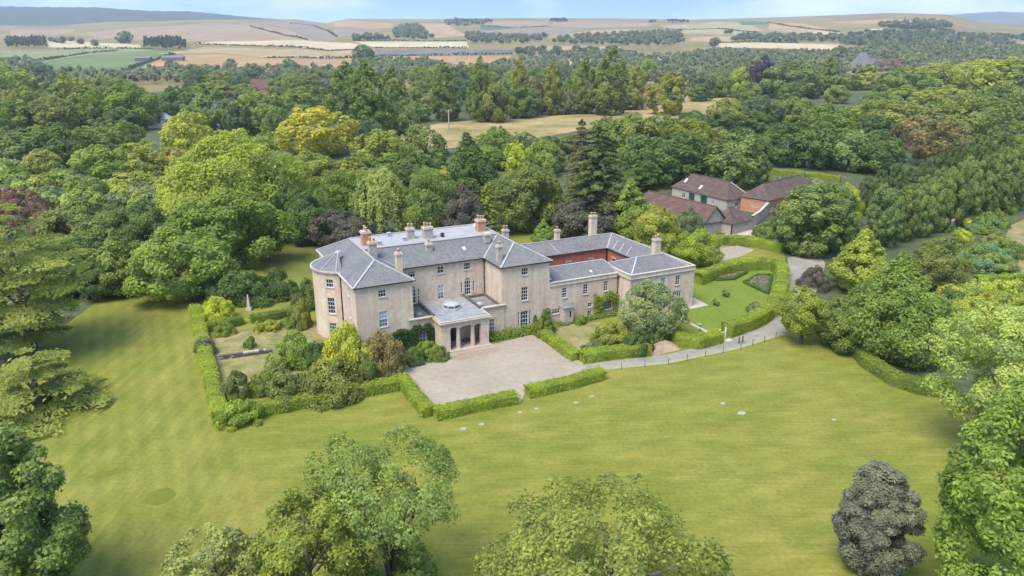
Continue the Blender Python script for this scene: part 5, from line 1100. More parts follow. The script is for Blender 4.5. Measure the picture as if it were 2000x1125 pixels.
for x,y,z in MARKS:
    b=MB();rg=random.Random(int(x*10));n=18;big=1.5 if (x,y,z)==MARKS[0] else 1.2
    sx,sy=(1,1) if (x,y,z)==MARKS[0] else (1.7,.55)
    ps=[]
    for j in range(n):
        t=2*math.pi*j/n;q=big*rg.uniform(.85,1.12);u_,v_=math.cos(t)*q*sx,math.sin(t)*q*sy
        ps.append((x+u_*math.cos(TH)-v_*math.sin(TH),y+u_*math.sin(TH)+v_*math.cos(TH),.016))
    b.quad(*ps);tag(b.build('grass_patch',M['lawn_mark']),kind='structure')
# haze
b=MB();b.box(-9000,-5000,-3.2,9000,12500,330);hz=b.build('haze',M['white'])
hm=bpy.data.materials.new('haze');hm.use_nodes=True;t=hm.node_tree;t.nodes.clear()
o_=nn(t,'ShaderNodeOutputMaterial');pv=nn(t,'ShaderNodeVolumePrincipled');pv.inputs['Density'].default_value=.00008;pv.inputs['Color'].default_value=(.72,.84,.98,1);pv.inputs['Anisotropy'].default_value=.2
t.links.new(pv.outputs[0],o_.inputs['Volume']);hz.data.materials.clear();hz.data.materials.append(hm)
tag(hz,kind='stuff')
# ------------------------------------------------------------------ the manor house, in its own frame: x along the front, y to the back
HX,HY=-1.55,108.09
house=tag(empty('manor_house',(HX,HY,.9),TH),'large honey stone country house with grey slate hipped roofs and columned porch','house')
ZB=-1.1
def wall(name,p0,p1,z0,z1,ops=(),m='stone',thick=.0,parent=None,reveal=.2,arches=()):
    "vertical wall p0->p1 seen from its right-hand side, with real openings (a0,a1,z0,z1)"
    p0=Vector((*p0,0));p1=Vector((*p1,0));d=(p1-p0);Ln=d.length;d.normalize();nI=Vector((-d.y,d.x,0))  # inward
    def P(a,z,q=0): return tuple(p0+d*a+nI*q+Vector((0,0,z)))
    xs=sorted({0,Ln,*[o[0] for o in ops],*[o[1] for o in ops]});zs=sorted({z0,z1,*[o[2] for o in ops],*[o[3] for o in ops]})
    b=MB()
    for i in range(len(xs)-1):
        for j in range(len(zs)-1):
            ca,cz=(xs[i]+xs[i+1])/2,(zs[j]+zs[j+1])/2
            if any(o[0]<ca<o[1] and o[2]<cz<o[3] for o in ops): continue
            b.quad(P(xs[i],zs[j]),P(xs[i+1],zs[j]),P(xs[i+1],zs[j+1]),P(xs[i],zs[j+1]))
    for a0,a1,q0,q1 in ops:
        r=reveal
        b.quad(P(a0,q0),P(a0,q1),P(a0,q1,r),P(a0,q0,r));b.quad(P(a1,q1),P(a1,q0),P(a1,q0,r),P(a1,q1,r))
        b.quad(P(a0,q1),P(a1,q1),P(a1,q1,r),P(a0,q1,r));b.quad(P(a1,q0),P(a0,q0),P(a0,q0,r),P(a1,q0,r))
    for a0,a1,zs_ in arches:  # fill the corners above an arch springing at zs_
        c=(a0+a1)/2;rd=(a1-a0)/2;top=zs_+rd
        for sg in (-1,1):
            pr=[(c+sg*rd*math.cos(k*math.pi/16),zs_+rd*math.sin(k*math.pi/16)) for k in range(9)]
            cn=(c+sg*rd,top)
            for k in range(8):
                tri=[P(*cn,.002),P(*pr[k],.002),P(*pr[k+1],.002)]
                if sg>0: tri.reverse()
                b.quad(*tri)
                q=[P(*pr[k],.002),P(*pr[k+1],.002),P(*pr[k+1],.16),P(*pr[k],.16)]
                b.quad(*q)
    return b.build(name,M[m],parent or house),(p0,d,nI)
def window(fr,op,nx=3,ny=4,arch=False,glass='glass',blind=0,sill=True,lintel=False,parent=None,sash=True):
    p0,d,nI=fr;a0,a1,z0,z1=op
    if glass=='glass' and rnd.random()<.3: glass='glass_blue' if rnd.random()<.4 else 'glass_grey'
    if not blind and not arch and nx>2 and rnd.random()<.3: blind=rnd.choice((.2,.35,.5))
    def P(a,z,q): return p0+d*a+nI*q+Vector((0,0,z))
    b=MB();w=.065;up=tuple(nI)
    def hb(a,c,z,t=w,q=.10): b.bar(P(a,z,q),P(c,z,q),.07,t)
    def vb(a,z,c,t=w,q=.10): b.bar(P(a,z,q),P(a,c,q),t,.07,up=up)
    zt=z1-(a1-a0)/2 if arch else z1
    vb(a0+w/2,z0,zt);vb(a1-w/2,z0,zt);hb(a0,a1,z0+w/2)
    if not arch: hb(a0,a1,z1-w/2)
    if sash: hb(a0,a1,(z0+zt)/2,.055,.085)
    for i in range(1,nx): vb(a0+(a1-a0)*i/nx,z0,zt,.03,.11)
    for j in range(1,ny):
        if not(sash and abs(j/ny-.5)<.01): hb(a0,a1,z0+(zt-z0)*j/ny,.03,.11)
    if arch:
        c=(a0+a1)/2;rd=(a1-a0)/2-w/2
        for r_,tt in ((rd,w),(rd*.5,.035)):
            for k in range(10):
                t0,t1=math.pi*k/10,math.pi*(k+1)/10
                b.bar(P(c+r_*math.cos(t0),zt+r_*math.sin(t0),.10),P(c+r_*math.cos(t1),zt+r_*math.sin(t1),.10),.07,tt,up=up)
        for k in (1,2,3):
            t0=math.pi*k/4;b.bar(P(c+rd*.5*math.cos(t0),zt+rd*.5*math.sin(t0),.11),P(c+rd*math.cos(t0),zt+rd*math.sin(t0),.11),.03,.05,up=up)
        hb(a0,a1,zt,.05)
    o=b.build('window',M['white'],parent or house)
    g=MB();g.quad(P(a0,z0,.15),P(a1,z0,.15),P(a1,z1,.15),P(a0,z1,.15));g.build('pane',M[glass],o)
    if blind:
        g=MB();zb=z1-(z1-z0)*blind;g.quad(P(a0+w,zb,.142),P(a1-w,zb,.142),P(a1-w,z1,.142),P(a0+w,z1,.142));g.build('blind',M['blind'],o)
    if sill:
        g=MB();g.bar(P(a0-.12,z0-.07,.03),P(a1+.12,z0-.07,.03),.26,.13);g.build('sill',M['stone_trim'],o)
    if lintel:
        g=MB();g.bar(P(a0-.15,z1+.14,.06),P(a1+.15,z1+.14,.06),.16,.26);g.build('lintel',M['stone_trim'],o)
    return o
def wins(fr,lst):
    for op,k in lst: window(fr,op,**k)
ZE=9.8
# right wing
o=[(3.35,4.5,7.95,9.1),(3.35,4.5,3.8,6.0),(3.25,4.55,-.5,2.05),(2.72,3.05,-.4,2.05),(4.75,5.08,-.4,2.05)]
_,f=wall('wall',(0,0),(8.3,0),ZB,ZE,o)
wins(f,[(o[0],dict(nx=3,ny=2)),(o[1],dict()),(o[2],dict(nx=3)),(o[3],dict(nx=1)),(o[4],dict(nx=1))])
wall('wall',(0,6.27),(0,0),ZB,ZE);wall('wall',(8.3,0),(8.3,22.3),ZB,ZE)
# centre
c0=-14.2
o=[(c0_-c0,c1_-c0,a,b_) for c0_,c1_,a,b_ in ((-12.75,-11.6,8.03,9.2),(-8.0,-6.92,8.05,9.2),(-3.56,-2.46,8.05,9.2),(-12.66,-11.62,3.8,6.65),(-11.3,-10.98,3.85,6.1),(-13.3,-12.98,3.85,6.1),(-8.02,-7.02,4.75,6.15),(-8.02,-7.02,3.78,4.72),(-3.52,-2.48,3.9,6.75),(-4.2,-3.88,4.3,6.1),(-2.12,-1.8,4.3,6.1))]
o=[q for i,q in enumerate(o) if i!=7];o[6]=(-8.02-c0,-7.02-c0,3.85,6.15)
_,f=wall('wall',(-14.2,6.27),(0,6.27),ZB,ZE,o,arches=[(o[3][0],o[3][1],o[3][3]-.52),(o[7][0],o[7][1],o[7][3]-.52)])
wins(f,[(o[0],dict(nx=3,ny=2)),(o[1],dict(nx=2,ny=2)),(o[2],dict(nx=3,ny=2)),(o[3],dict(arch=True)),(o[4],dict(nx=1)),(o[5],dict(nx=1)),(o[6],dict(nx=2,ny=4,glass='glass_blue',blind=.62)),(o[7],dict(arch=True)),(o[8],dict(nx=1)),(o[9],dict(nx=1))])
# left wing
o=[(3.23,4.38,7.8,8.95),(3.2,4.42,3.3,5.65),(3.2,4.42,-.5,1.7)]
_,f=wall('wall',(-22.5,0),(-14.2,0),ZB,ZE,o)
wins(f,[(o[0],dict(nx=3,ny=2)),(o[1],dict(blind=.5)),(o[2],dict())])
wall('wall',(-14.2,0),(-14.2,6.27),ZB,ZE)
o=[(3.75,4.55,7.3,8.6),(3.75,4.55,4.0,5.7)]
_,f=wall('wall',(-22.5,8.06),(-22.5,0),ZB,ZE,o)
wins(f,[(o[0],dict(nx=2,ny=2)),(o[1],dict(nx=2))])
wall('wall',(-22.5,22.3),(-22.5,16.94),ZB,ZE);wall('wall',(8.3,22.3),(-22.5,22.3),ZB,ZE)
# bow end: faceted drum, two facets carry windows
BC=(-20.9,12.5);BR=4.72
def bp(th,r=BR): return (BC[0]-r*math.cos(th),BC[1]-r*math.sin(th))
angs=[70,58,38,26,8,-8,-26,-38,-58,-70];bow=MB()
b=MB();fr_=[]
for i in range(len(angs)-1):
    p0,p1=bp(R(angs[i+1])),bp(R(angs[i]))
    Ln=(Vector(p1)-Vector(p0)).length
    big=angs[i]-angs[i+1]>=19
    ops=[]
    if big:
        c=Ln/2;ops=[(c-.6,c+.6,7.35,8.6),(c-.6,c+.6,3.2,5.7),(c-.6,c+.6,-.4,1.7)]
    fr_.append((p0,p1,ops))
for p0,p1,ops in fr_:
    _,f=wall('bow_wall',p0,p1,ZB,9.75,ops)
    for k,op in enumerate(ops): window(f,op,nx=3,ny=2 if k==0 else 4)
b=MB()
pts=[R(q) for q in range(-72,73,6)]
for r0,r1,z0,z1 in ((BR-.05,BR+.30,9.62,9.86),(BR-.05,BR+.18,9.42,9.62)):
    for i in range(len(pts)-1):
        a0,a1=pts[i],pts[i+1]
        A,B,Cc,D=bp(a0,r1),bp(a1,r1),bp(a1,r0),bp(a0,r0)
        b.quad((*A,z0),(*B,z0),(*B,z1),(*A,z1));b.quad((*A,z1),(*B,z1),(*Cc,z1),(*D,z1));b.quad((*D,z0),(*Cc,z0),(*B,z0),(*A,z0))
b.build('bow_cornice',M['stone_trim'],house)
b=MB()
pts=[R(q) for q in range(-74,75,4)]
for i in range(len(pts)-1): b.quad((*bp(pts[i+1],BR+.06),9.87),(*bp(pts[i],BR+.06),9.87),(-21.6,12.5,11.75))
b.build('bow_roof',M['slate'],house)
b=MB()
for q in (-62,-31,0,31,62): b.bar((*bp(R(q),BR+.02),9.92),(-21.6,12.5,11.80),.10,.08)
b.lathe(-21.6,12.5,[(.5,11.6),(.42,11.78),(.1,11.9)],10)
b.build('lead_roll',M['lead'],house)
# main roofs
OV=.32;sl=.542;zo=ZE-OV*sl+.06;zT=12.1
A=(-22.5-OV,-OV,zo);B_=(-14.2+OV,-OV,zo);Cc=(-14.2+OV,6.27-OV,zo);D=(0-OV,6.27-OV,zo);E=(-OV,-OV,zo);F_=(8.3+OV,-OV,zo);G=(8.3+OV,22.3+OV,zo);Hh=(-22.5-OV,22.3+OV,zo)
aL=(-18.35,4.15,zT);aR=(4.15,4.15,zT);P1=(-18.35,10.42,zT);P2=(4.15,10.42,zT);P3_=(4.15,18.15,zT);P4=(-18.35,18.15,zT)
for q in ((A,B_,aL),(Hh,A,aL,P1,P4),(B_,Cc,P1,aL),(Cc,D,P2,P1),(D,E,aR,P2),(E,F_,aR),(F_,G,P3_,P2,aR),(G,Hh,P4,P3_)):
    b=MB();b.quad(*q);b.build('roof_slope',M['slate'],house)
b=MB();b.quad(P1,P2,P3_,P4);b.build('flat_roof',M['lead_flat'],house)
b=MB()
for p,q in ((P1,P2),(P2,P3_),(P3_,P4),(P4,P1)): b.bar(Vector(p)+Vector((0,0,.05)),Vector(q)+Vector((0,0,.05)),.38,.14)
b.build('flat_roof_kerb',M['lead_flat'],house)
b=MB();b.quad(*[(x,y,zo-.10) for x,y,_ in (A,B_,Cc,D,E,F_,G,Hh)][::-1]);b.build('eaves_soffit',M['stone_trim'],house)
b=MB()
for p,q in ((A,aL),(B_,aL),(aL,P1),(E,aR),(F_,aR),(aR,P2),(G,P3_),(Hh,P4)): b.bar(Vector(p)+Vector((0,0,.05)),Vector(q)+Vector((0,0,.05)),.26,.13)
for p,q in ((Cc,P1),(D,P2)): b.bar(Vector(p)+Vector((0,0,.0)),Vector(q)+Vector((0,0,.0)),.20,.06)
b.build('lead_hip',M['lead'],house)
b=MB()
cs=[A,B_,Cc,D,E,F_,G,Hh]
for i in range(8):
    p,q=Vector(cs[i]),Vector(cs[(i+1)%8]);
    if i==7: continue
    b.bar(p+Vector((0,0,-.05)),q+Vector((0,0,-.05)),.16,.15)
b.build('gutter',M['dark'],house)
b=MB();b.bar((-22.5-OV,-OV,zo-.05),(-22.5-OV,8.2,zo-.05),.3,.2);b.bar((-22.5-OV,17,zo-.05),(-22.5-OV,22.6,zo-.05),.3,.2);b.build('white_gutter',M['stone_trim'],house)
def pipe(x,y,z0,z1,hop=True):
    b=MB();b.tube([(x,y,z0),(x,y,z1)],[.07,.07],8)
    if hop: b.box(x-.17,y-.14,z1-.02,x+.17,y+.14,z1+.36)
    for z in np.arange(z0+.8,z1,1.7): b.box(x-.11,y-.09,z,x+.11,y+.09,z+.08)
    b.build('drainpipe',M['dark'],house)
pipe(-.22,6.02,3.9,9.15);pipe(-22.62,8.0,0,9.1);pipe(21.12,-.14,0,5.2)
# chimneys: x,y,z0,z1,width,depth,material,pots
def chimney(x,y,z0,z1,wx,wy,m,pots,cap='stone_trim'):
    b=MB();b.box(x-wx/2,y-wy/2,z0,x+wx/2,y+wy/2,z1-.35);st=b.build('chimney',M[m],house)
    b=MB();b.box(x-wx/2-.12,y-wy/2-.12,z1-.35,x+wx/2+.12,y+wy/2+.12,z1-.18);b.box(x-wx/2-.04,y-wy/2-.04,z1-.18,x+wx/2+.04,y+wy/2+.04,z1);b.build('chimney_cap',M[cap],st)
    for i in range(pots):
        if wx>=wy: px,py=x-wx/2+wx*(i+.5)/pots,y
        else: px,py=x,y-wy/2+wy*(i+.5)/pots
        h=rnd.uniform(.5,.75);b=MB();b.lathe(px,py,[(.2,z1),(.17,z1+h*.75),(.21,z1+h*.8),(.19,z1+h),(.12,z1+h)],9);b.build('chimney_pot',M['pot'],st,smooth=True)
chimney(-17.0,13.3,12.0,14.3,1.25,1.5,'brick_orange',3)
chimney(-17.4,8.4,10.9,13.8,1.15,1.0,'rubble',2)
chimney(-14.9,3.6,9.7,13.0,.85,.9,'stone',1)
chimney(-9.6,13.8,12.0,13.9,1.15,1.1,'rubble',2)
chimney(-7.0,12.9,12.0,14.0,1.5,1.2,'rubble',3)
chimney(-8.3,8.9,10.9,12.4,.9,.9,'rubble',1)
chimney(2.6,13.6,12.0,14.1,1.4,1.3,'brick_orange',3)
chimney(1.7,9.2,11.3,12.8,.9,1.1,'rubble',0)
chimney(.5,1.9,10.0,12.7,.75,.75,'rubble',1)
chimney(9.4,18.2,5.5,10.6,1.0,.9,'stone',2)
chimney(19.6,17.6,6.8,9.6,.8,.8,'stone',1)
chimney(27.4,17.9,6.5,11.4,1.25,1.0,'stone',2)
chimney(30.6,2.6,6.8,10.1,1.15,1.05,'stone',2)
b=MB();b.lathe(-4.6,12.6,[(.32,12.1),(.30,12.55),(.42,12.6),(.05,12.85)],10);b.build('roof_vent',M['dark'],house)
b=MB();b.lathe(3.7,17.2,[(.75,12.1),(.7,12.3),(.45,12.6),(.1,12.7)],14);b.build('roof_dome',M['white'],house,True)
for x,y in ((-12.2,16.8),(-15.2,12.2),(-10.9,12.9)):
    b=MB();b.box(x-.28,y-.28,12.1,x+.28,y+.28,12.62);b.box(x-.34,y-.34,12.62,x+.34,y+.34,12.72);b.build('roof_vent',M['lead'],house)
b=MB();zz=lambda y:ZE+(y-6.27)*sl+.06
b.quad((-2.9,8.0,zz(8.0)+.05),(-2.4,8.0,zz(8.0)+.05),(-2.4,8.6,zz(8.6)+.05),(-2.9,8.6,zz(8.6)+.05));b.build('roof_patch',M['white'],house)
# porch block between the wings
PT=3.75;YF=-3.3;BV=-.14;EB=2.7
UL,UR=-11.2,-3.72
_,f=wall('porch_side_wall',(-14.75,BV),(UL,BV),ZB,PT-.12,[(1.25,2.3,-.6,1.7)])
window(f,(1.25,2.3,-.6,1.7),glass='glass_blue',nx=2)
_,f=wall('porch_side_wall',(UR,BV),(.35,BV),ZB,PT-.12,[(1.55,2.45,-.75,1.75)])
window(f,(1.55,2.45,-.75,1.75),glass='glass_blue',nx=2)
for x0,x1 in ((-14.9,UL-.16),(UR+.16,.5)):
    b=MB();b.box(x0,BV-.2,PT-.18,x1,BV+.3,PT-.02);b.box(x0-.08,BV-.33,PT-.05,x1+.08,BV+.22,PT+.10);b.build('cornice',M['stone_trim'],house)
for x0,x1 in ((-14.18,UL-.16),(UR+.16,-.02)):
    b=MB();b.quad((x0,BV+.25,PT-.34),(x1,BV+.25,PT-.34),(x1,6.25,PT-.34),(x0,6.25,PT-.34));b.build('porch_flat_roof',M['lead_dark'],house)
b=MB();b.box(UL,YF+.1,PT-.10,UR,6.25,PT+.02);b.build('porch_roof',M['lead_porch'],house)
for q in ((UL-.14,-.3,PT-.32,UL+.14,6.25,PT+.36),(UR-.14,-.3,PT-.32,UR+.14,6.25,PT+.36),(-14.19,5.9,PT-.33,UL-.15,6.26,PT+.0),(UR+.15,5.9,PT-.33,-.01,6.26,PT+.0),(-.3,.4,PT-.33,-.01,5.89,PT+.0),(-14.19,.4,PT-.33,-13.9,5.89,PT+.0)):
    b=MB();b.box(*q);b.build('roof_upstand',M['stone_dark'],house)
for x,y in ((-12.8,1.9),(-2.9,2.0)):
    b=MB();b.box(x-.62,y-.5,PT-.33,x+.62,y+.5,PT-.10);b.lathe(x,y,[(.55,PT-.10),(.5,PT+.06),(.3,PT+.2),(.05,PT+.26)],14);b.build('roof_dome',M['lead_flat'] if x<-5 else M['lead'],house,True)
# octagonal lantern
lx,ly=-7.5,2.0
b=MB();b.lathe(lx,ly,[(1.5,PT),(1.5,PT+.22),(1.35,PT+.24)],8);lan=b.build('lantern',M['lead'],house)
b=MB();b.lathe(lx,ly,[(1.24,PT+.22),(1.12,PT+.66)],8);b.build('pane',M['glass_blue'],lan)
b=MB()
for k in range(8):
    t=2*math.pi*k/8;b.bar((lx+1.3*math.cos(t),ly+1.3*math.sin(t),PT+.22),(lx+1.17*math.cos(t),ly+1.17*math.sin(t),PT+.7),.13,.13,up=(math.cos(t),math.sin(t),0))
b.build('lantern_frame',M['lead'],lan)
b=MB();b.lathe(lx,ly,[(1.34,PT+.66),(1.28,PT+.76),(.2,PT+1.02)],8);b.build('lantern_cap',M['lead'],lan)
# portico
b=MB();b.box(UL-.02,YF,EB,UR+.02,BV+.3,PT-.45);b.build('entablature',M['stone'],house)
b=MB();b.box(UL-.2,YF-.2,PT-.45,UR+.2,BV,PT-.26);b.box(UL-.36,YF-.36,PT-.26,UR+.36,BV,PT-.12);b.box(UL-.2,YF-.2,PT-.12,UR+.2,YF+.08,PT+.08);b.box(UL-.2,YF+.08,PT-.12,UL+.06,BV,PT+.08);b.box(UR-.06,YF+.08,PT-.12,UR+.2,BV,PT+.08);b.build('cornice',M['stone_trim'],house)
for x0,x1 in ((UL,-9.84),(-4.97,UR)):
    b=MB();b.box(x0,YF+.03,ZB,x1,YF+.7,EB);b.box(x0-.06,YF-.03,EB-.26,x1+.06,YF+.76,EB-.003);b.box(x0-.05,YF-.02,ZB,x1+.05,YF+.75,-.6);b.build('corner_pier',M['stone'],house)
for x0,x1 in ((UL,UL+.5),(UR-.5,UR)):
    b=MB();b.box(x0,YF+.7,ZB,x1,BV+.3,EB);b.build('porch_side_wall',M['stone'],house)
for x in (-8.48,-6.2):
    b=MB();b.lathe(x,YF+.4,[(.40,ZB),(.40,-.74),(.34,-.68),(.335,.1),(.31,1.2),(.275,EB-.34),(.34,EB-.27),(.38,EB-.19)],18);b.box(x-.4,YF+.02,EB-.19,x+.4,YF+.78,EB-.004);b.build('column',M['stone'],house,smooth=False)
_,f=wall('porch_back_wall',(UL+.5,-.1),(UR-.5,-.1),ZB,EB,[(2.0,3.6,-.8,1.9)])
b=MB();b.box(-8.7,-.02,-.8,-7.1,.05,1.9);dr=b.build('front_door',M['door'],house)
b=MB();b.lathe(-7.3,-.06,[(.05,.4),(.05,.48)],8);b.build('door_handle',M['lead'],dr)
b=MB();b.box(UL-.3,YF-.45,-.93,UR+.3,BV,-.80);b.build('porch_step',M['paving'],house)
b=MB();b.box(-6.9,-1.3,-.8,-5.7,-.85,-.35);b.build('porch_bench',M['wood'],house)
# service wing: front range with parapet
o=[(10.65-8.3,11.5-8.3,3.15,4.85),(14.55-8.3,15.45-8.3,3.18,4.87),(18.45-8.3,19.33-8.3,3.18,4.86),(8.85-8.3,10.3-8.3,.68,1.6),(15.5-8.3,16.35-8.3,.8,1.57),(15.5-8.3,16.3-8.3,-.75,.2),(18.5-8.3,20.2-8.3,-.15,1.32),(12.55-8.3,12.85-8.3,1.2,2.1)]
_,f=wall('wall',(8.3,0),(21.3,0),ZB,5.35,o)
for op in o[:3]: window(f,op,nx=2,ny=4)
window(f,o[3],nx=3,ny=2,sash=False);window(f,o[4],nx=2,ny=2,sash=False);window(f,o[5],nx=2,ny=2,sash=False);window(f,o[6],nx=4,ny=3,sash=False);window(f,o[7],nx=1,ny=2)
b=MB();b.box(8.31,-.16,5.35,21.29,.34,5.50);b.box(8.31,-.06,5.50,21.29,.30,5.92);b.box(8.31,-.12,5.92,21.29,.36,6.04);b.build('parapet',M['stone_trim'],house)
b=MB();ze=5.62
e1,e2,e3,e4=(8.3,.3,ze),(22.2,.3,ze),(22.2,7.6,ze),(8.3,7.6,ze);r1,r2=(8.3,3.9,7.35),(20.7,3.9,7.35)
for q in ((e1,e2,r2,r1),(e2,e3,r2),(e3,e4,r1,r2)):
    b=MB();b.quad(*q);b.build('roof_slope',M['slate'],house)
b=MB();b.bar(r1,r2,.3,.12);b.bar(r2,e2,.2,.1);b.build('lead_hip',M['lead'],house)
wall('wall',(22.2,7.4),(8.3,7.4),ZB,5.6,m='brick')
for x,y in ((9.2,1.4),(17.0,1.7)):
    z=ze+(y-.3)*(1.73/3.6)+.06;b=MB();b.quad((x-.18,y-.2,z-.10),(x+.18,y-.2,z-.10),(x+.18,y+.25,z+.12),(x-.18,y+.25,z+.12));b.build('roof_light',M['white'],house)
# little white porch
b=MB();b.box(10.25,-1.35,ZB,12.0,-.02,1.95);po=b.build('side_porch',M['stone_trim'],house)
b=MB();b.quad((10.05,-1.6,1.96),(12.2,-1.6,1.96),(11.12,-1.2,2.5));b.quad((10.05,-1.6,1.96),(11.12,-1.2,2.5),(11.12,.0,2.5),(10.05,.0,1.96));b.quad((12.2,-1.6,1.96),(12.2,0,1.96),(11.12,0,2.5),(11.12,-1.2,2.5));b.build('porch_canopy',M['lead_dark'],po)
b=MB();b.box(11.3,-1.40,.3,11.55,-1.34,1.3);b.build('slit_window',M['glass'],po)
# pavilion, right range, rear range round the brick courtyard
o=[(27.4-21.3,28.3-21.3,3.5,5.1),(30.4-21.3,31.3-21.3,3.5,5.1),(29.95-21.3,31.8-21.3,.6,2.4),(23.6-21.3,24.5-21.3,3.5,5.1),(23.0-21.3,24.8-21.3,.6,2.4),(26.6-21.3,28.4-21.3,.6,2.4)]
_,f=wall('wall',(21.3,-3.4),(34.3,-3.4),ZB,5.7,o)
for op in o[:2]+o[3:4]: window(f,op,nx=2,ny=4)
for op in (o[2],o[4],o[5]): window(f,op,nx=4,ny=3,sash=False,lintel=True)
wall('wall',(21.3,5.4),(21.3,-3.4),ZB,5.7);wall('wall',(34.3,-3.4),(34.3,20),ZB,5.7);wall('wall',(34.3,20),(8.3,20),ZB,5.9)
wall('wall',(28.4,5.4),(21.3,5.4),ZB,5.9,m='brick')
o=[(19.6-8.3,20.7-8.3,3.0,4.2),(13.8-8.3,14.9-8.3,3.0,4.2),(24.4-8.3,25.4-8.3,2.6,4.2)]
_,f=wall('courtyard_wall',(8.3,14.2),(28.4,14.2),ZB,5.95,o,m='brick')
for op in o: window(f,op,nx=2,ny=2,lintel=True,sash=False)
o=[(1.5,2.8,3.0,4.4),(4.8,6.2,3.0,4.4)]
_,f=wall('courtyard_wall',(28.4,14.2),(28.4,5.4),ZB,5.95,o,m='brick')
for op in o: window(f,op,nx=2,ny=2,lintel=True,sash=False)
b=MB();b.box(28.15,14.02,1,28.38,14.18,5.95);b.build('drainpipe',M['dark'],house)
b=MB()
for x0,y0,x1,y1 in ((21.2,-3.55,34.4,-3.05),(21.15,-3.05,21.6,5.3),(34.0,-3.05,34.45,20.1)):
    b.box(x0-.06,y0-.06,5.70,x1+.06,y1+.06,5.84);b.box(x0+.06,y0+.06,5.84,x1-.06,y1-.06,6.36);b.box(x0,y0,6.36,x1,y1,6.47)
b.build('parapet',M['stone_trim'],house)
ze=5.95
FL,FR,BR_,BL=(21.55,-3.1,ze),(34.05,-3.1,ze),(34.05,20.3,ze),(8.3,20.3,ze);I1,I2,I3,PL=(8.3,13.95,ze),(28.15,13.95,ze),(28.15,5.65,ze),(21.55,5.65,ze)
J,K,Q,Q0=(25.6,1.2,7.75),(31.2,1.2,7.75),(31.2,17.1,7.75),(8.3,17.1,7.75)
for q in ((FL,FR,K,J),(PL,FL,J),(FR,BR_,Q,K),(I3,PL,J,K),(I2,I3,K,Q),(I1,I2,Q,Q0),(BR_,BL,Q0,Q)):
    b=MB();b.quad(*q);b.build('roof_slope',M['slate2'],house)
b=MB()
for p,q in ((FL,J),(J,K),(FR,K),(K,Q),(Q,Q0),(BR_,Q),(PL,J)): b.bar(Vector(p)+Vector((0,0,.03)),Vector(q)+Vector((0,0,.03)),.24,.11)
for p,q in ((I2,Q),(I3,K)): b.bar(Vector(p)+Vector((0,0,.01)),Vector(q)+Vector((0,0,.01)),.22,.05)
b.build('lead_hip',M['lead'],house)
for p,q in [((28.3,y,6.10),(30.0,y+.9,7.22)) for y in (12.4,10.3,8.0)]+[((18.4,14.1,6.08),(17.4,16.6,7.5))]:
    b=MB();b.bar(p,q,.15,.06);b.build('lead_flashing',M['lead'],house)
b=MB();b.bar((8.3,13.9,ze-.03),(28.2,13.9,ze-.03),.14,.12);b.bar((28.12,13.9,ze-.03),(28.12,5.7,ze-.03),.14,.12);b.build('gutter',M['dark'],house)
# court sheet
b=MB();b.quad((8.4,7.5,-.84),(28.3,7.5,-.84),(28.3,14.1,-.84),(8.4,14.1,-.84));b.build('courtyard_paving',M['paving'],house)
# foundation plinth shading line
# ------------------------------------------------------------------ barns and other buildings
def hip_roof(b,L,W,ze,zr,h0,h1,ov=.35):
    "roof over a box 0..L x 0..W, hip run h0/h1 at each end (0 = gable)"
    x0,x1,y0,y1=-ov,L+ov,-ov,W+ov
    a,c,d,e=(x0,y0,ze),(x1,y0,ze),(x1,y1,ze),(x0,y1,ze);r0=(h0 if h0 else x0,W/2,zr);r1=(L-h1 if h1 else x1,W/2,zr)
    b.quad(a,c,r1,r0);b.quad(d,e,r0,r1);b.quad(e,d,c,a)
    if h1: b.quad(c,d,r1)
    if h0: b.quad(e,a,r0)
def barn(name,x,y,ang,L,W,ze,zr,h0,h1,wm,rm,label,cat,ops=(),gops=()):
    e=tag(empty(name,(x,y,0),R(ang)),label,cat)
    _,f=wall('wall',(0,0),(L,0),-.3,ze,[o[:4] for o in ops],m=wm,parent=e)
    for o in ops:
        if len(o)>4 and o[4]=='door':
            b=MB();b.box(o[0],.1,o[2],o[1],.16,o[3]);dd=b.build('door',M['green_door'],e)
            b=MB()
            for k in range(1,4): b.box(o[0]+(o[1]-o[0])*k/4-.02,.08,o[2]+.05,o[0]+(o[1]-o[0])*k/4+.02,.1,o[3]-.05)
            b.build('door_batten',M['dark'],dd)
        else: window(f,o[:4],nx=2,ny=3,parent=e,sash=False)
    _,f=wall('wall',(L,0),(L,W),-.3,ze,[o[:4] for o in gops],m=wm,parent=e)
    for o in gops: window(f,o[:4],nx=2,ny=3,parent=e,sash=False)
    wall('wall',(L,W),(0,W),-.3,ze,m=wm,parent=e);wall('wall',(0,W),(0,0),-.3,ze,m=wm,parent=e)
    b=MB();hip_roof(b,L,W,ze,zr,h0,h1);b.build('roof',M[rm],e)
    b=MB();b.tube([(h0 if h0 else -.3,W/2,zr+.02),(L-h1 if h1 else L+.3,W/2,zr+.02)],[.14,.14],6);b.build('ridge_tiles',M[rm],e)
    if not h1:
        b=MB();b.quad((L,0,ze),(L,W,ze),(L,W/2,zr-.05));b.build('gable',M[wm],e)
        b=MB();b.bar((L+.2,-.3,ze),(L+.2,W/2,zr+.06),.5,.10);b.bar((L+.2,W+.3,ze),(L+.2,W/2,zr+.06),.5,.10);b.build('verge_tiles',M[rm],e)
    if not h0:
        b=MB();b.quad((0,W,ze),(0,0,ze),(0,W/2,zr-.05));b.build('gable',M[wm],e)
    return e
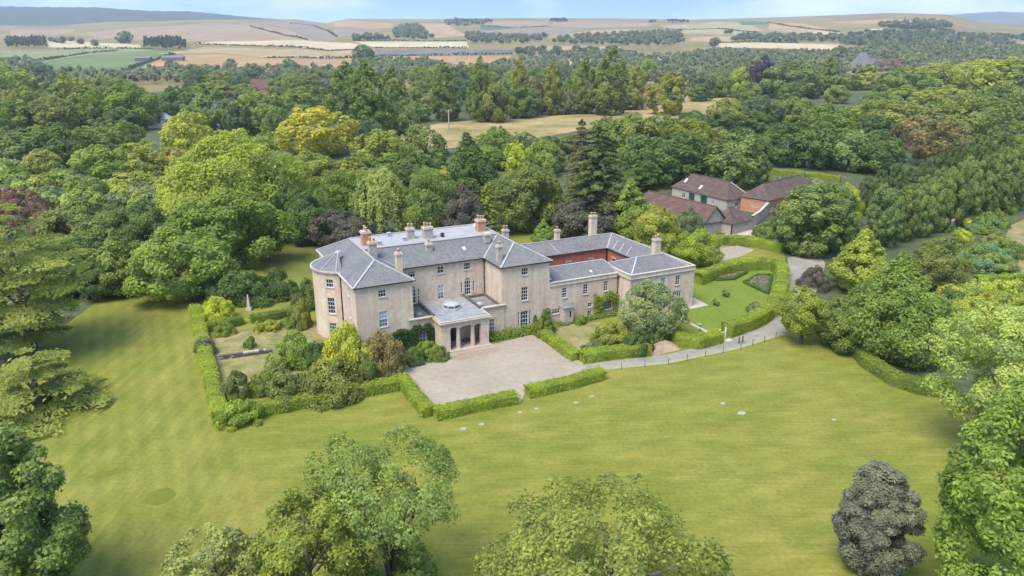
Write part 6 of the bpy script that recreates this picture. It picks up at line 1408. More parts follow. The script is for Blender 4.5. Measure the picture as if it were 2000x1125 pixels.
e=barn('barn',46.6,215.4,-61.6,22.2,8.2,3.0,7.0,3.7,3.9,'rubble','tile','long stone barn with dark hipped tile roof and green doors','barn',ops=[(4.2,5.6,.6,1.9),(7.2,9.6,0,2.5,'door'),(12.0,14.6,0,2.6,'door'),(16.2,17.2,.8,1.9)],gops=[(3,4.4,.8,2)])
for x,y in ((3.3,2.0),(10.4,1.2)):
    z=3.0+(y+.35)*(4/4.45)
    b=MB();b.quad((x-.35,y-.5,z-.38),(x+.35,y-.5,z-.38),(x+.35,y+.5,z+.52),(x-.35,y+.5,z+.52));b.build('roof_light',M['white'],e)
b=MB();b.bar((22.5,8.5,3.05),(18.6,4.3,6.9),.45,.1);b.build('white_verge',M['white'],e)
e=barn('barn',32.1,188.2,-57.5,22.6,7.4,2.8,6.6,0,0,'rubble','tile2','low stone barn with reddish tile roof and pointed stone gable','barn',gops=[(1.2,2.1,.5,1.1)])
e=barn('barn',51.4,170.2,40.2,8.6,7.0,2.6,5.4,3.2,3.2,'rubble','tile','small square stone outbuilding with brown pyramid-like roof beside the gable','outbuilding',ops=[(5.4,6.2,1.0,1.8)])
b=MB();b.box(-.5,-.12,0,-.1,.0,2.5);b.build('drainpipe',M['dark'],e)
e=barn('barn',66.6,191.4,42.3,27,8.0,3.8,7.3,3.6,3.8,'brick_orange','tile','orange brick barn with long brown roof partly behind an avenue tree','barn',ops=[(1.0,2.4,.6,2.0),(3.2,4.6,.6,2.0)])
_,f=wall('wall',(-.02,8.0),(-.02,0),-.2,3.75,[(4.6,5.5,1.9,3.2),(3.2,4.1,1.9,3.2),(4.6,5.5,.2,1.3),(3.2,4.1,.2,1.3)],m='brick_orange',parent=e)
for op in [(4.6,5.5,1.9,3.2),(3.2,4.1,1.9,3.2),(4.6,5.5,.2,1.3),(3.2,4.1,.2,1.3)]: window(f,op,nx=2,ny=2,parent=e,sash=False,lintel=True)
# garden wall joining the barns
def dipwall(name,p,q,h0,hm,h1,th,label):
    e=tag(empty(name,(*p,0)),label,'wall');d=Vector((q[0]-p[0],q[1]-p[1],0));s=d.cross(Vector((0,0,1))).normalized()*th/2
    b=MB();c=MB();n=10;hs=[np.interp(k/n,(0,.45,1),(h0,hm,h1)) for k in range(n+1)]
    for k in range(n):
        a0,a1=d*(k/n),d*((k+1)/n);z0,z1=Vector((0,0,hs[k])),Vector((0,0,hs[k+1]))
        b.quad(a0-s,a1-s,a1-s+z1,a0-s+z0);b.quad(a1+s,a0+s,a0+s+z0,a1+s+z1)
        c.bar(a0+z0,a1+z1,th+.16,.14)
    b.build('stonework',M['rubble'],e);c.build('coping',M['stone_trim'],e)
dipwall('garden_wall',(58.2,177.2),(66.5,191.2),3.0,2.7,3.3,.5,'rubble stone wall with pale dipped coping joining two barns')
# glasshouse
e=tag(empty('glasshouse',(71,207.8,0),R(40)),'small white glasshouse behind the brick barn','glasshouse')
b=MB();b.box(0,0,0,4.6,.1,1.8);b.box(0,3,0,4.6,3.1,1.8);b.box(0,.1,0,.1,3,1.8);b.box(4.5,.1,0,4.6,3,1.8);b.build('wall',M['white'],e)
b=MB();b.quad((-.1,-.1,1.85),(4.7,-.1,1.85),(4.7,1.55,3.0),(-.1,1.55,3.0));b.quad((4.7,3.2,1.85),(-.1,3.2,1.85),(-.1,1.55,3.0),(4.7,1.55,3.0));b.build('glass_roof',M['glass_blue'],e)
b=MB()
for k in range(7):
    x=-.1+4.8*k/6;b.bar((x,-.1,1.9),(x,1.55,3.05),.09,.06);b.bar((x,3.2,1.9),(x,1.55,3.05),.09,.06)
b.bar((-.1,1.55,3.06),(4.7,1.55,3.06),.14,.08);b.build('glazing_bars',M['white'],e)
# far houses
def cottage(x,y,ang,L,W,ze,zr,h,wm,rm,label,cat='house',nwin=3):
    z=float(land(x,y));e=barn('house',x,y,ang,L,W,ze,zr,h,h,wm,rm,label,cat,ops=[(L*(k+.5)/nwin-.6,L*(k+.5)/nwin+.6,ze*.55,ze*.85) for k in range(nwin)])
    e.location.z=z;return e
e=cottage(445.3,1011.2,6,30,22,7,27,12,'stone_trim','slate2','big steep grey roof rising among trees on the right',nwin=4)
b=MB();b.quad((16,-8,6),(30,-8,6),(23,-8,19));b.quad((16,-8,6),(23,-8,19),(23,10,19),(16,10,6));b.quad((30,-8,6),(30,10,6),(23,10,19),(23,-8,19));b.build('cross_roof',M['slate2'],e)
cottage(502.5,1062.3,20,34,14,7,15,0,'brick','tile2','purplish-red roofed house right of the big steep grey roof')
cottage(-190.0,397.3,12,11,7,4.6,7.4,2.5,'white','lead','white walled house with pale grey roof in the left wood')
cottage(-230.8,678.2,-10,17,9,4,12,0,'brick','tile2','purple-red roofed house deep in the middle wood')
cottage(-145.0,377.9,5,10,6,2.5,4.6,0,'rubble','slate2','low grey roof by the dark blue-green narrow tree')
cottage(102.1,612.9,-15,14,9,7,11,0,'brick_orange','tile','tan gabled house just left of the lone meadow lime')
cottage(136.9,625.1,-70,13,8,5,8.5,0,'rubble','tile2','tall red house just right of the lone meadow lime')
cottage(-616.9,1276.8,8,24,12,4.5,7.5,0,'wood','slate2','dark low farm shed, left one, by the green pasture','shed',2)
cottage(-578.1,1289.0,8,34,12,5,8.5,0,'wood','slate','longer dark farm shed by the green pasture','shed',2)

# ------------------------------------------------------------------ hedges
def hedge(name,pts,wd,ht,label,col,cat='hedge',closed=False,dens=75,ls=.125,group=None,base=0):
    rng=np.random.default_rng(abs(hash(label))%9999 if False else sum(map(ord,label)))
    P=np.array(pts,float);seg=np.diff(P,axis=0);L=np.hypot(seg[:,0],seg[:,1]);cum=np.concatenate([[0],np.cumsum(L)]);T=cum[-1]
    def at(s):
        x=np.interp(s,cum,P[:,0]);y=np.interp(s,cum,P[:,1])
        e=np.clip(s,1e-3,T-1e-3);i=np.clip(np.searchsorted(cum,e)-1,0,len(L)-1)
        # smoothed direction
        x2=np.interp(np.clip(s+.6,0,T),cum,P[:,0])-np.interp(np.clip(s-.6,0,T),cum,P[:,0]);y2=np.interp(np.clip(s+.6,0,T),cum,P[:,1])-np.interp(np.clip(s-.6,0,T),cum,P[:,1])
        d=np.hypot(x2,y2)+1e-9
        return x,y,x2/d,y2/d
    n=max(6,int(T/.45));m=11
    s=np.linspace(0,T,n)
    x,y,dx,dy=at(s)
    # cross-section: rounded box
    cs=[(-.5,0),(-.53,.3),(-.52,.62),(-.46,.88),(-.30,.98),(0,1.0),(.30,.98),(.46,.88),(.52,.62),(.53,.3),(.5,0)]
    bump=rng.normal(0,.02,(n,m))+.03*np.sin(s*2.1+rng.uniform(0,6))[:,None]+.035*np.sin(s*.7+1)[:,None]
    V=np.empty((n,m,3))
    for j,(a,h) in enumerate(cs):
        k=1+bump[:,j]
        V[:,j,0]=x+dy*a*wd*k*.92;V[:,j,1]=y-dx*a*wd*k*.9;V[:,j,2]=base+h*ht*(1+bump[:,j]*.8)*.96
    ii=np.arange(n*m).reshape(n,m)
    F=np.stack([ii[:-1,:-1],ii[:-1,1:],ii[1:,1:],ii[1:,:-1]],-1).reshape(-1,4)
    ends=[]
    CV=V.reshape(-1,3)
    for r_ in (0,n-1):
        q=ii[r_]
        for j in range(5): ends.append((q[j],q[j+1],q[m-2-j],q[m-1-j]))
    F=np.concatenate([F,np.array(ends)])
    core=.28+.1*rng.random(len(CV))
    # leaf layer
    per=wd+2*ht;k=int(T*per*dens)
    ss=rng.uniform(-.25,T+.25,k);u=rng.uniform(0,per,k)
    sc_=np.clip(ss,0,T);x,y,dx,dy=at(sc_);ex=ss-sc_
    side=np.where(u<ht,-1,np.where(u>ht+wd,1,0));off=np.where(side==-1,-.5*wd,np.where(side==1,.5*wd,u-ht-wd/2));z=np.where(side==-1,u,np.where(side==1,per-u,ht))
    wob=.06*np.sin(sc_*2.1)+.05*np.sin(sc_*.7+1)+.06*np.sin(sc_*5.3+off*3)
    off=off*(1+wob*.5)+rng.normal(0,.045,k);z=np.clip(z*(1+wob*.6)+rng.normal(0,.045,k),.03,None)+base
    # round the shoulders
    sh=np.clip((np.abs(off)/(wd/2)-.7)/.3,0,1);z=z-sh*np.clip(z/ht-.8,0,1)*ht*.5
    Pp=np.stack([x+dy*off+dx*ex,y-dx*off+dy*ex,z],1)
    N=np.stack([dy*side,-dx*side,np.where(side==0,1.,.25)],1)+rng.normal(0,.42,(k,3))
    V2,F2=leaves(Pp,N,ls,rng)
    patch=.12*np.sin(sc_*1.3)+.1*np.sin(sc_*.45+2)
    t2=np.repeat(np.clip(.46+patch+rng.normal(0,.16,k),0,1),4)
    Vv=np.concatenate([CV,V2]);Ff=np.concatenate([F,F2+len(CV)]);tt=np.concatenate([core,t2])
    o=link(name,mesh_np(name,Vv,Ff,M['leaf'],tt));o.color=(*COL[col],1)
    return tag(o,label,cat,group)
for label,wd,ht,p in HEDGES: hedge('hedge',p,wd,ht,label,'hedge2' if ('dark' in label or 'inner' in label) else 'hedge')
for label,wd,ht,p in BOX_EDGES: hedge('box_edging',p,wd,ht,label,'box','hedge',dens=60,ls=.12)
for side,p in BEDS:
    o=sheet('flower_bed',p,.045,'bed')
    xs=[q[0] for q in p];ys=[q[1] for q in p];n=0;rg=random.Random(3)
    rb=np.random.default_rng(5);Ps=[];Ts=[]
    while n<420:
        x,y=rg.uniform(min(xs),max(xs)),rg.uniform(min(ys),max(ys))
        if inpoly(np.array([x]),np.array([y]),p)[0]:
            n+=1;m=7;Ps.append(np.stack([x+rb.normal(0,.14,m),y+rb.normal(0,.14,m),rb.uniform(.06,.5,m)],1));Ts.append(np.clip(rb.normal(.5,.25,m),0,1))
    P=np.concatenate(Ps);V2,F2=leaves(P,rb.normal(0,.5,P.shape)+[0,0,.7],.17,rb)
    o=link('rose_plants',mesh_np('rose_plants',V2,F2,M['leaf'],np.repeat(np.concatenate(Ts),4)));o.color=(.26,.26,.16,1) if side=='left' else (.23,.26,.18,1)
    tag(o,f'grey-green rose plants filling the {side} bed of the oval garden','plants',kind='stuff')
# field hedges far off
for label,p in FIELD_HEDGES:
    rng=np.random.default_rng(sum(map(ord,label)));P=np.array(p);L=np.hypot(*np.diff(P,axis=0).T);cum=np.concatenate([[0],np.cumsum(L)]);T=cum[-1]
    k=int(T/2.0*3);s=rng.uniform(0,T,k);x=np.interp(s,cum,P[:,0])+rng.normal(0,1.6,k);y=np.interp(s,cum,P[:,1])+rng.normal(0,1.6,k)
    hgt=np.clip(2.6+1.6*np.sin(s*.021+k)+1.0*np.sin(s*.13),1.2,7)
    z=land(x,y)+rng.uniform(0,1,k)*hgt
    V2,F2=leaves(np.stack([x,y,z],1),rng.normal(0,.6,(k,3))+[0,-.4,.6],2.4,rng)
    o=link('field_hedge',mesh_np('field_hedge',V2,F2,M['leaf'],np.repeat(np.clip(rng.normal(.4,.18,k),0,1),4)));o.color=(.045,.062,.030,1)
    tag(o,label,'hedge')
# ------------------------------------------------------------------ shrubs, ivy, beds by the house
TOPI=crown_mesh('topiary_bush',333,'round',1.1,.55,.02,40,1500,.07)
def shrub_obj(x,y,z,h,d,c,label,small=False,group=None,name='shrub'):
    me,H,Rd=rnd.choice(SHRUB_SMALL if small else SHRUB)
    o=link(name,me);k=d/(2*Rd)*.92
    o.location=(x,y,z);o.rotation_euler=(0,0,rnd.uniform(0,6.28));o.scale=(k,k*rnd.uniform(.92,1.06),max(h,.3)/H*.93)
    o.color=vary(COL[c],.05);return tag(o,label,'shrub',group)
TERR_A,TERR_B,TERR_C=WALLPTS
for x,y,z,h,d,c,l in SHRUBS:
    if 'ball bush' in l:
        o=link('topiary_bush',TOPI);o.location=(x,y,z);o.scale=(d/1.1*1.1,)*2+(h/1.1*1.1,);o.color=(*COL['mid2'],1);tag(o,l,'topiary');continue
    shrub_obj(x,y,z,h,d,c,l,small=d<2.2)
def hp(u,v,z=0):
    return (HX+u*math.cos(TH)-v*math.sin(TH),HY+u*math.sin(TH)+v*math.cos(TH),z)
def leafmass(name,P,N,size,col,label,cat,seed,tone=.45,kind=None):
    rng=np.random.default_rng(seed);V2,F2=leaves(np.array(P),np.array(N)+rng.normal(0,.35,(len(P),3)),size,rng)
    o=link(name,mesh_np(name,V2,F2,M['leaf'],np.repeat(np.clip(rng.normal(tone,.16,len(P)),0,1),4)));o.color=(*COL[col],1);return tag(o,label,cat,kind=kind)
def climber(u0,u1,v,prof,depth,n,size,col,label,seed,side=False):
    "climbing plant on a wall at y=v of the house frame; prof(u)->(zlow,zhigh)"
    rng=np.random.default_rng(seed);P=[];N=[]
    while len(P)<n:
        u=rng.uniform(u0,u1);a,b_=prof(u)
        if b_<=a: continue
        z=rng.uniform(a,b_);q=abs(rng.normal(0,depth))
        P.append(hp(u,v-.06-q,z));nx=hp(0,-1)[0]-hp(0,0)[0];ny=hp(0,-1)[1]-hp(0,0)[1];N.append((nx,ny,.45))
    return leafmass('climber',P,N,size,col,label,'climbing plant',seed)
climber(-14.9,-11.3,-.14,lambda u:(0,3.3+.5*math.sin(u*3)) if not(-13.6<u<-12.35) else (2.7,3.6+.3*math.sin(u*4)),.18,3600,.17,'ivy','dark ivy round a pale window on the wall left of the portico',3)
climber(-18.0,-14.6,0,lambda u:(0,2.6+.9*math.sin((u+18)*.9)),.22,2400,.18,'ivy','dark ivy low on the front of the left wing',4)
climber(16.6,21.2,0,lambda u:(0 if u<18.3 or u>20.4 else 2.4,3.6+.4*math.sin(u*2)),.25,3600,.17,'yolive3','yellow-green creeper round a white window of the service wing',5)
climber(7.2,8.3,0,lambda u:(0,2.8),.3,700,.18,'dolive','brown-green climber at the right end of the right wing',6)
def border(u0,u1,v0,v1,n,hmax,size,col,label,seed):
    rng=np.random.default_rng(seed);P=[];N=[]
    for i in range(n):
        cu,cv=rng.uniform(u0,u1),rng.uniform(v0,v1);h=hmax*rng.uniform(.35,1)
        for k in range(9): P.append(hp(cu+rng.normal(0,.22),cv+rng.normal(0,.2),abs(rng.uniform(.03,h))));N.append((rng.normal(0,.4),rng.normal(0,.4)-.2,.8))
    return leafmass('border_plants',P,N,size,col,label,'plants',seed,kind='stuff')
border(-4.0,8.2,-2.9,-.3,420,1.0,.2,'mid','leafy green border along the right wing wall',7)
border(-15.5,-11.5,-3.4,-.4,260,.9,.2,'mid2','green border below the ivy left of the portico',8)
border(9,21,-1.6,-.2,260,.6,.18,'mid2','low plants along the foot of the service wing',9)
# ------------------------------------------------------------------ small garden things
ob,gp1,gp2,bn,st,sg,pole,p1,p2,w1,w2,tf,ms=MISC
e=tag(empty('obelisk',ob),'small white obelisk behind the inner garden hedge','obelisk')
b=MB();b.box(-.45,-.45,0,.45,.45,.5);b.box(-.36,-.36,.5,.36,.36,.62);b.build('pedestal',M['stone_trim'],e)
b=MB();b.bar((0,0,.62),(0,0,.64),.5,.5);
v=[(-.26,-.26,.62),(.26,-.26,.62),(.26,.26,.62),(-.26,.26,.62)];t_=[(-.11,-.11,2.6),(.11,-.11,2.6),(.11,.11,2.6),(-.11,.11,2.6)]
for k in range(4): b.quad(v[k],v[(k+1)%4],t_[(k+1)%4],t_[k]);b.quad(t_[k],t_[(k+1)%4],(0,0,2.85))
b.build('shaft',M['stone_trim'],e)
# white gate in the hedge gap
e=tag(empty('garden_gate',gp1,R(30)),'white garden gate in the gap of the oval lawn hedge','gate')
for x in (-.6,.6):
    b=MB();b.box(x-.08,-.08,0,x+.08,.08,1.6);b.lathe(x,0,[(.1,1.6),(.12,1.68),(.02,1.8)],8);b.build('gate_post',M['white'],e)
for z in (.25,.65,1.1):
    b=MB();b.box(-.52,-.03,z,.52,.03,z+.1);b.build('rail',M['white'],e)
for k in range(7):
    b=MB();x=-.45+.15*k;b.box(x-.025,-.055,.15,x+.025,-.032,1.25);b.build('picket',M['white'],e)
b=MB();b.box(-1.0,-1.3,0,1.0,-.4,.06);b.build('threshold_stone',M['stone_trim'],e)
# bench on the terrace
e=tag(empty('garden_bench',(bn[0],bn[1],.05),TH),'pale grey bench on the paved terrace below a white window','bench')
for k in range(4):
    b=MB();b.box(-.9,-.30+.15*k,.42,.9,-.18+.15*k,.46);b.build('seat_slat',M['lead'],e)
for k in range(3):
    b=MB();b.box(-.9,.30,.55+.14*k,.9,.34,.66+.14*k);b.build('back_slat',M['lead'],e)
for x in (-.82,.82):
    for y in (-.25,.3):
        b=MB();b.box(x-.04,y-.04,0,x+.04,y+.04,.42 if y<0 else .95);b.build('leg',M['lead'],e)
    b=MB();b.box(x-.04,-.3,.62,x+.04,.34,.67);b.build('armrest',M['lead'],e)
# stone edging in the corner of the oval lawn
e=tag(empty('garden_kerb',(st[0],st[1],.02)),'angled pale stone kerb between the two rose beds','kerb')
for i,(p,q) in enumerate((((-2.4,1.0),(0,.3)),((0,.3),(1.4,-2.6)))):
    n=5
    for k in range(n):
        a=Vector((*p,.12)).lerp(Vector((*q,.12)),k/n+.01);c=Vector((*p,.12)).lerp(Vector((*q,.12)),(k+1)/n-.01)
        b=MB();b.bar(a,c,.34,.24);b.build('stone',M['lead_flat'],e)
# board on a post near the dark hedge end
e=tag(empty('notice_board',sg,R(-30)),'small blue-grey board on a post behind the dark curved hedge','board')
b=MB();b.box(-.06,-.05,0,.06,.05,2.0);b.build('post',M['wood'],e)
b=MB();b.box(-.5,-.09,1.2,.5,-.052,2.0);b.build('panel',M['blue'],e)
e=tag(empty('utility_pole',pole),'tall pale pole standing in the tan meadow','pole')
b=MB();b.tube([(0,0,0),(0,0,10.5)],[.32,.22],8);b.build('post',M['bark_pale'],e,True)
b=MB();b.box(-1.4,-.12,9.6,1.4,.12,9.9);b.build('crossarm',M['bark_pale'],e)
b=MB()
for x in (-1.2,0,1.2): b.lathe(x,0,[(.09,9.9),(.12,10.05),(.05,10.2)],6)
b.build('insulator',M['white'],e)
# drive fence posts with wires
fe=tag(empty('wire_fence'),'thin post and wire fence along the lawn side of the drive','fence')
L=[Vector((*p,0)) for p in KERB];prev=None;acc=0
for i in range(len(L)-1):
    d=L[i+1]-L[i];n=int(d.length/2.6)
    for k in range(n):
        p=L[i]+d*(k/n);nrm=Vector((d.y,-d.x,0)).normalized()*.62;p=p+nrm
        big=False
        b=MB();b.box(p.x-.04,p.y-.04,0,p.x+.04,p.y+.04,1.05);b.build('post',M['wood'],fe)
        if prev:
            b=MB()
            for z in (.35,.65,.95): b.bar((prev.x,prev.y,z),(p.x,p.y,z),.012)
            b.build('wire',M['lead'],fe)
        prev=p
for i,(p,l) in enumerate(((p1,'left dark gate post standing on the drive edge'),(p2,'right dark gate post standing on the drive edge'))):
    e=tag(empty('gate_post',p),l,'post');b=MB();b.box(-.09,-.09,0,.09,.09,.95);b.build('post_shaft',M['wood'],e);b=MB();b.box(-.12,-.12,.95,.12,.12,1.01);b.build('post_cap',M['wood'],e)
# discs on the lawn
LB=['first pale disc left of the gravel gap','second white disc below the right gravel hedge','faint disc under the left court hedge corner','faint disc right of the one under the hedge corner','faint disc on the lawn right of the white pair','last faint disc on the lawn below the hedge end','smaller white slab of the pair on the open lawn','larger white slab of the pair on the open lawn','single white slab alone on the right of the lawn']
LB[0]='white disc on the lawn just below the gap in the gravel court hedge'
for (x,y,z,r,c),l in zip(DISCS,LB):
    b=MB();rg=random.Random(int(x*7));ps=[(r*rg.uniform(.85,1.1)*math.cos(t*.5236)*1.15,r*rg.uniform(.8,1.05)*math.sin(t*.5236)) for t in range(12)]
    b.quad(*[(a,q,.07) for a,q in ps])
    for k in range(12): b.quad((*ps[k],0),(*ps[(k+1)%12],0),(*ps[(k+1)%12],.07),(*ps[k],.07))
    o=b.build('ground_slab',M['slab_white'] if c=='white' else M['slab_green']);o.location=(x,y,.008);o.rotation_euler=(0,0,TH);tag(o,l,'slab')
# tables on the oval lawn
for q,l in ((w1,'upper of two small white round tables on the oval lawn'),(w2,'lower of two small white round tables on the oval lawn')):
    e=tag(empty('garden_table',q),l,'table');b=MB();b.lathe(0,0,[(.3,.45),(.3,.5)],14);b.build('table_top',M['slab_white'],e)
    b=MB();b.lathe(0,0,[(.18,0),(.06,.08),(.05,.45)],8);b.build('pedestal',M['slab_white'],e)
e=tag(empty('flower_tub',tf),'clay tub of reddish flowers beside the garden path','tub');b=MB();b.lathe(0,0,[(.22,0),(.32,.4),(.28,.42)],12);b.build('pot',M['pot'],e)
rng=np.random.default_rng(2);V2,F2=leaves(rng.normal(0,.16,(60,3))+[0,0,.55],rng.normal(0,.5,(60,3))+[0,0,.7],.12,rng);o=link('flowers',mesh_np('flowers',V2,F2,M['leaf'],np.repeat(rng.random(60),4)),e);o.color=(.3,.06,.05,1)
# heap of bare earth
H_=np.array(HEAP);cx_,cy_=H_.mean(0);b=MB();n=len(H_)
for q0,q1,z0,z1 in ((1.0,.72,.0,.35),(.72,.4,.35,.62),(.4,.02,.62,.75)):
    for k in range(n):
        a,c=H_[k]-[cx_,cy_],H_[(k+1)%n]-[cx_,cy_]
        b.quad((*(a*q0),z0),(*(c*q0),z0),(*(c*q1),z1),(*(a*q1),z1))
o=b.build('earth_heap',M['earth'],smooth=True);o.location=(cx_,cy_,0);tag(o,'low tan heap of bare earth beside the drive hedge','heap')
# low stone terrace in the left garden: individual stones
def survey(p0,p1,h,label,rows,step=.55):
    e=tag(empty('stone_terrace',(*p0,0)),label,'wall');d=Vector((p1[0]-p0[0],p1[1]-p0[1],0));L_=d.length;d.normalize();s=d.cross(Vector((0,0,1)));rg=random.Random(4)
    zc=0
    for r_ in range(rows):
        x=rg.uniform(-.2,0)
        while x<L_:
            w_=step*rg.uniform(.7,1.4);a=d*x+Vector((0,0,zc+h/2));c=d*min(x+w_-.03,L_)+Vector((0,0,zc+h/2))
            b=MB();b.bar(a+s*rg.uniform(-.03,.03),c+s*rg.uniform(-.03,.03),.55,h*rg.uniform(.85,.97));b.build('stone',M['stone_dark'] if rg.random()<.7 else M['rubble'],e);x+=w_
        zc+=h

survey(TERR_A[:2],TERR_B[:2],.22,'low dark stone terrace wall crossing the dry left garden lawn',3)
survey(TERR_B[:2],TERR_C[:2],.2,'short dark stone edge at the right end of the terrace wall',2)

# curved old wall of the kitchen garden at the right
e=tag(empty('garden_wall',(*CURVE[0][:2],0)),'curved weathered brick garden wall at the far right below the avenue','wall')
o0=Vector((*CURVE[0][:2],0));b=MB();c=MB()
for i in range(len(CURVE)-1):
    p,q=Vector((*CURVE[i][:2],0))-o0,Vector((*CURVE[i+1][:2],0))-o0;n=max(1,int((q-p).length/2.5))
    for k in range(n):
        a,d=p.lerp(q,k/n),p.lerp(q,(k+1)/n);z=Vector((0,0,1.15))
        b.bar(a+z,d+z,.4,2.3);z=Vector((0,0,2.36));c.bar(a+z,d+z,.56,.12)
b.build('brickwork',M['old_brick'],e);c.build('coping',M['stone_trim'],e)

# ------------------------------------------------------------------ trees
def plant(kind,x,y,z,h,dia,shape,col,label,group):
    d=math.hypot(x,y);far=d>235 and shape not in('willow','conifer')
    pk=shape+('_far' if far else '')
    if pk not in PROTO: pk='round_far' if far else 'round'
    cr,tk,H,Rd=rnd.choice(PROTO[pk])
    e=tag(empty(kind,(x,y,z),rnd.uniform(0,6.283)),label,'tree' if kind!='shrub' else 'shrub',group or None)
    k=dia/(2*Rd)*((.67 if col=='lime' else .60) if kind=='avenue_tree' else .94 if shape=='column' else 1.05);kz=h/H*(1.06 if shape=='column' else .97)
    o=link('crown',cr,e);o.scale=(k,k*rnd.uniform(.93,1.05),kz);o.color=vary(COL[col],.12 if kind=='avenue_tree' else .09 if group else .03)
    q=link('trunk',tk,e);q.scale=(k,k,kz)
    return e
for kind,x,y,z,h,dia,shape,col,label,group in TREES:
    if kind=='shrub':
        me,H,Rd=rnd.choice(SHRUB_SMALL if math.hypot(x,y)>200 else SHRUB)
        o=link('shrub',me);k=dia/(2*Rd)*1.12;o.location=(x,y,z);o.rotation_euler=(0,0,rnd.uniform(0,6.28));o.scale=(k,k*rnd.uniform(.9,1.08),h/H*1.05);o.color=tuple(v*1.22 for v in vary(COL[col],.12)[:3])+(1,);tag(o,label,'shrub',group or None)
    else:
        g=group or ('avenue trees in two rows' if kind=='avenue_tree' else '')
        plant(kind,x,y,z,h,dia,shape,col,label,g)
# foreground trees, each with its own crown
FP=[Vector(p) for p in FORE]
def fore(kind,p,label,crownmesh,col,trunk,cat='tree'):
    e=tag(empty(kind,p),label,cat);o=link('crown',crownmesh,e);o.color=(*COL[col],1)
    t=link('trunk',trunk,e);return e
def cm(seed,shape,H,Rd,zb,nl,n,ls,**k): return crown_mesh('crown',seed,shape,H,Rd,zb,nl,n,ls,**k)
fore('broadleaf_tree',FP[0],'dark green dense tree filling the lower left corner',cm(401,'oval',17.0,4.7,.6,170,52000,.20,lob=(.15,.28)),'fgreen',trunk_mesh(41,16.8,.35,.75,6,5))
fore('broadleaf_tree',FP[2],'yellow-green tree in front of the bare-stemmed tree at the bottom',cm(403,'round',13.0,3.9,1.2,110,24000,.16,lob=(.13,.26),fill=.2),'yolive3',trunk_mesh(43,13.6,.26,.8,6,4))
fore('broadleaf_tree',FP[3],'pale low tree left of the yellow-green tree at the bottom edge',cm(404,'round',9.6,4.2,1.2,100,22000,.16,lob=(.13,.26),fill=.2),'pale',trunk_mesh(44,11,.24,.8,6,4))
fore('broadleaf_tree',FP[4],'wide olive green tree at the bottom centre edge',cm(405,'round',14.4,9.7,1.0,230,40000,.17,lob=(.09,.19),fill=.4),'olive',trunk_mesh(45,15,.5,.8,8,8))
fore('broadleaf_tree',FP[5],'grey-purple dense oval tree standing alone on the lower right lawn',cm(406,'oval',10.6,2.75,.4,230,60000,.115,lob=(.17,.30),fill=.25),'greyp',trunk_mesh(46,11,.22,.7,5,3))
fore('broadleaf_tree',FP[6]+Vector((1.2,0,0)),'pale yellow-green open tree with light branches at right edge',cm(407,'open',17.6,7.2,3.5,170,40000,.20,lob=(.11,.22),fill=.3),'paley',trunk_mesh(47,18,.42,.85,10,7.5,m='bark_pale'))
fore('broadleaf_tree',FP[7],'big bright green tree filling the lower right corner',cm(408,'tall',22,6.4,1,200,54000,.20,lob=(.13,.25)),'bright',trunk_mesh(48,22,.5,.8,8,5))
# forked, thin-crowned tree
def forked(p):
    rg=random.Random(9);H=13.2;b=MB();tips=[]
    for i in range(9):
        a=i*6.283/9+rg.uniform(-.2,.2);r=rg.uniform(1.6,5.2);h=H*rg.uniform(.72,.94)
        k=[Vector((rg.uniform(-.2,.2),rg.uniform(-.2,.2),-.3)),Vector((math.cos(a)*r*.12,math.sin(a)*r*.12,2.2)),Vector((math.cos(a)*r*.45,math.sin(a)*r*.45,h*.55)),Vector((math.cos(a)*r*.8,math.sin(a)*r*.8,h*.8)),Vector((math.cos(a)*r,math.sin(a)*r,h))]
        b.tube(k,[.20,.16,.11,.07,.03],6);tips.append(k[-1])
        for q in range(3):
            s=k[2].lerp(k[3],rg.random());a2=a+rg.uniform(-1,1);t=s+Vector((math.cos(a2)*1.4,math.sin(a2)*1.4,rg.uniform(.8,2)));b.tube([s,t],[.06,.02],5)
    V1,F1,t1=crown(402,'flat',13.2,5.9,7.6,120,13500,.16,lob=(.10,.22),fill=.45)
    V2,F2,t2=crown(412,'dome',6.5,3.6,.4,40,5000,.2,lob=(.2,.3),fill=.3)
    me=mesh_np('crown',np.concatenate([V1,V2]),np.concatenate([F1,F2+len(V1)]),M['leaf'],np.concatenate([t1,t2*.8]))
    fore('broadleaf_tree',p,'thin-crowned tree with bare forked stems at the bottom edge',me,'fgreen',b.mesh('trunk',M['bark'],True))
forked(FP[1])
# the big cedar and its lower neighbour
def cprof(t): return .35+.65*math.sin(min(1,t*1.25+.25)*math.pi*.5)*(1-t**3*.75) if t<1 else .3
V,F,t=conifer(21,21.5,12.8,3.4,9,8,.27,.03,400,cprof,.055,.95)
fore('cedar_tree',FP[8],'big flat-branched cedar with yellow-green shelves at the left edge',mesh_np('crown',V,F,M['leaf'],t),'cedar',trunk_mesh(51,20,.75,.95,6,7))
V,F,t=conifer(22,7.4,8.6,1.4,4,8,.27,.08,380,lambda t:1-.5*t,.06,.95)
fore('cedar_tree',FP[10],'lower cedar with drooping shelves in front of the big cedar',mesh_np('crown',V,F,M['leaf'],t),'cedar',trunk_mesh(52,7.5,.5,.95,4,5))
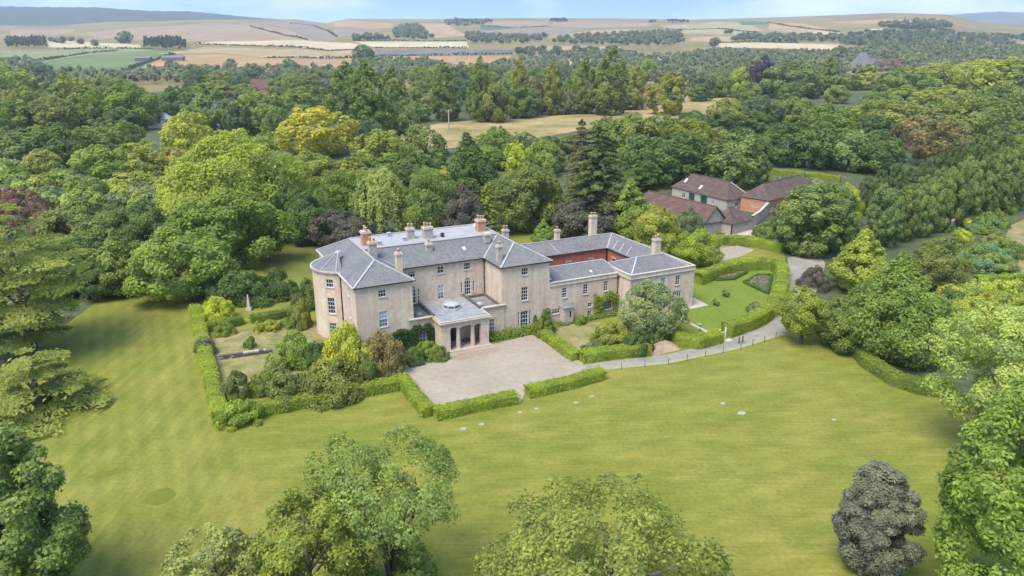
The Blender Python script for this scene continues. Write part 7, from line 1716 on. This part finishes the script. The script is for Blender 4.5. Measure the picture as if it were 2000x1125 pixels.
# a few lone trees in the far fields
FTL=['dark tree on the edge of the orange stubble','round dark tree at the right end of the orange stubble','two-headed tree at the lower edge of the orange stubble','small dark tree on the pale strip below the crest','dark tree by the plum coloured strip','small pointed tree by the hedge under the pink field','dark round tree right of the farm sheds']
for (x,y,z,w_),l in zip(CATTLE_TREES,FTL):
    k=w_*math.hypot(x,y)/1460;plant('field_tree',x,y,z,k*2.0,k*2.2,'round','dark2',l,'')
# far woodland, nobody could count it
def forest(name,poly_,sp,hh,seed,q=46,base=None):
    rng=np.random.default_rng(seed);P=np.array(poly_);x0,y0=P.min(0);x1,y1=P.max(0)
    nx,ny=int((x1-x0)/sp)+1,int((y1-y0)/sp)+1
    gx,gy=np.meshgrid(x0+np.arange(nx)*sp,y0+np.arange(ny)*sp);gx=(gx+rng.uniform(-.45,.45,gx.shape)*sp).ravel();gy=(gy+rng.uniform(-.45,.45,gy.shape)*sp).ravel()
    k=inpoly(gx,gy,[tuple(p) for p in poly_]);gx,gy=gx[k],gy[k];n=len(gx)
    if n>2600:
        s=rng.permutation(n)[:2600];gx,gy=gx[s],gy[s];n=2600
    h=hh*rng.uniform(.6,1.25,n);r=sp*rng.uniform(.45,.72,n);tn=rng.normal(0,.15,n)
    d=unit(rng.normal(size=(n,q,3))+[0,0,.35]);sh=rng.uniform(.7,1.05,(n,q))
    X=gx[:,None]+d[:,:,0]*r[:,None]*sh;Y=gy[:,None]+d[:,:,1]*r[:,None]*sh
    Zc=land(gx,gy)+h*.52;Z=Zc[:,None]+d[:,:,2]*h[:,None]*.5*sh
    V2,F2=leaves(np.stack([X,Y,Z],-1).reshape(-1,3),(d+rng.normal(0,.4,d.shape)).reshape(-1,3),sp*.26,rng,1.3)
    tone=np.clip(.42+tn[:,None]+rng.normal(0,.13,(n,q)),0,1).ravel()
    return link(name,mesh_np(name,V2,F2,M['leaf'],np.repeat(tone,4))),n
tot=0
for i,(sp,hh,p) in enumerate(BELTS):
    o,n=forest('distant_woodland',p,sp,hh,60+i);tot+=n
    o.color=(.20,.23,.125,1) if i<2 else (.155,.185,.11,1);tag(o,kind='stuff')
for i,(l,sp,hh,p) in enumerate(COPSES):
    o,n=forest('copse',p,sp*.62,hh*1.1,90+i,70);o.color=(.075,.105,.05,1);tag(o,l,'copse')
print('far trees',tot,'tris',sum(len(m.polygons)*2 for m in bpy.data.meshes))
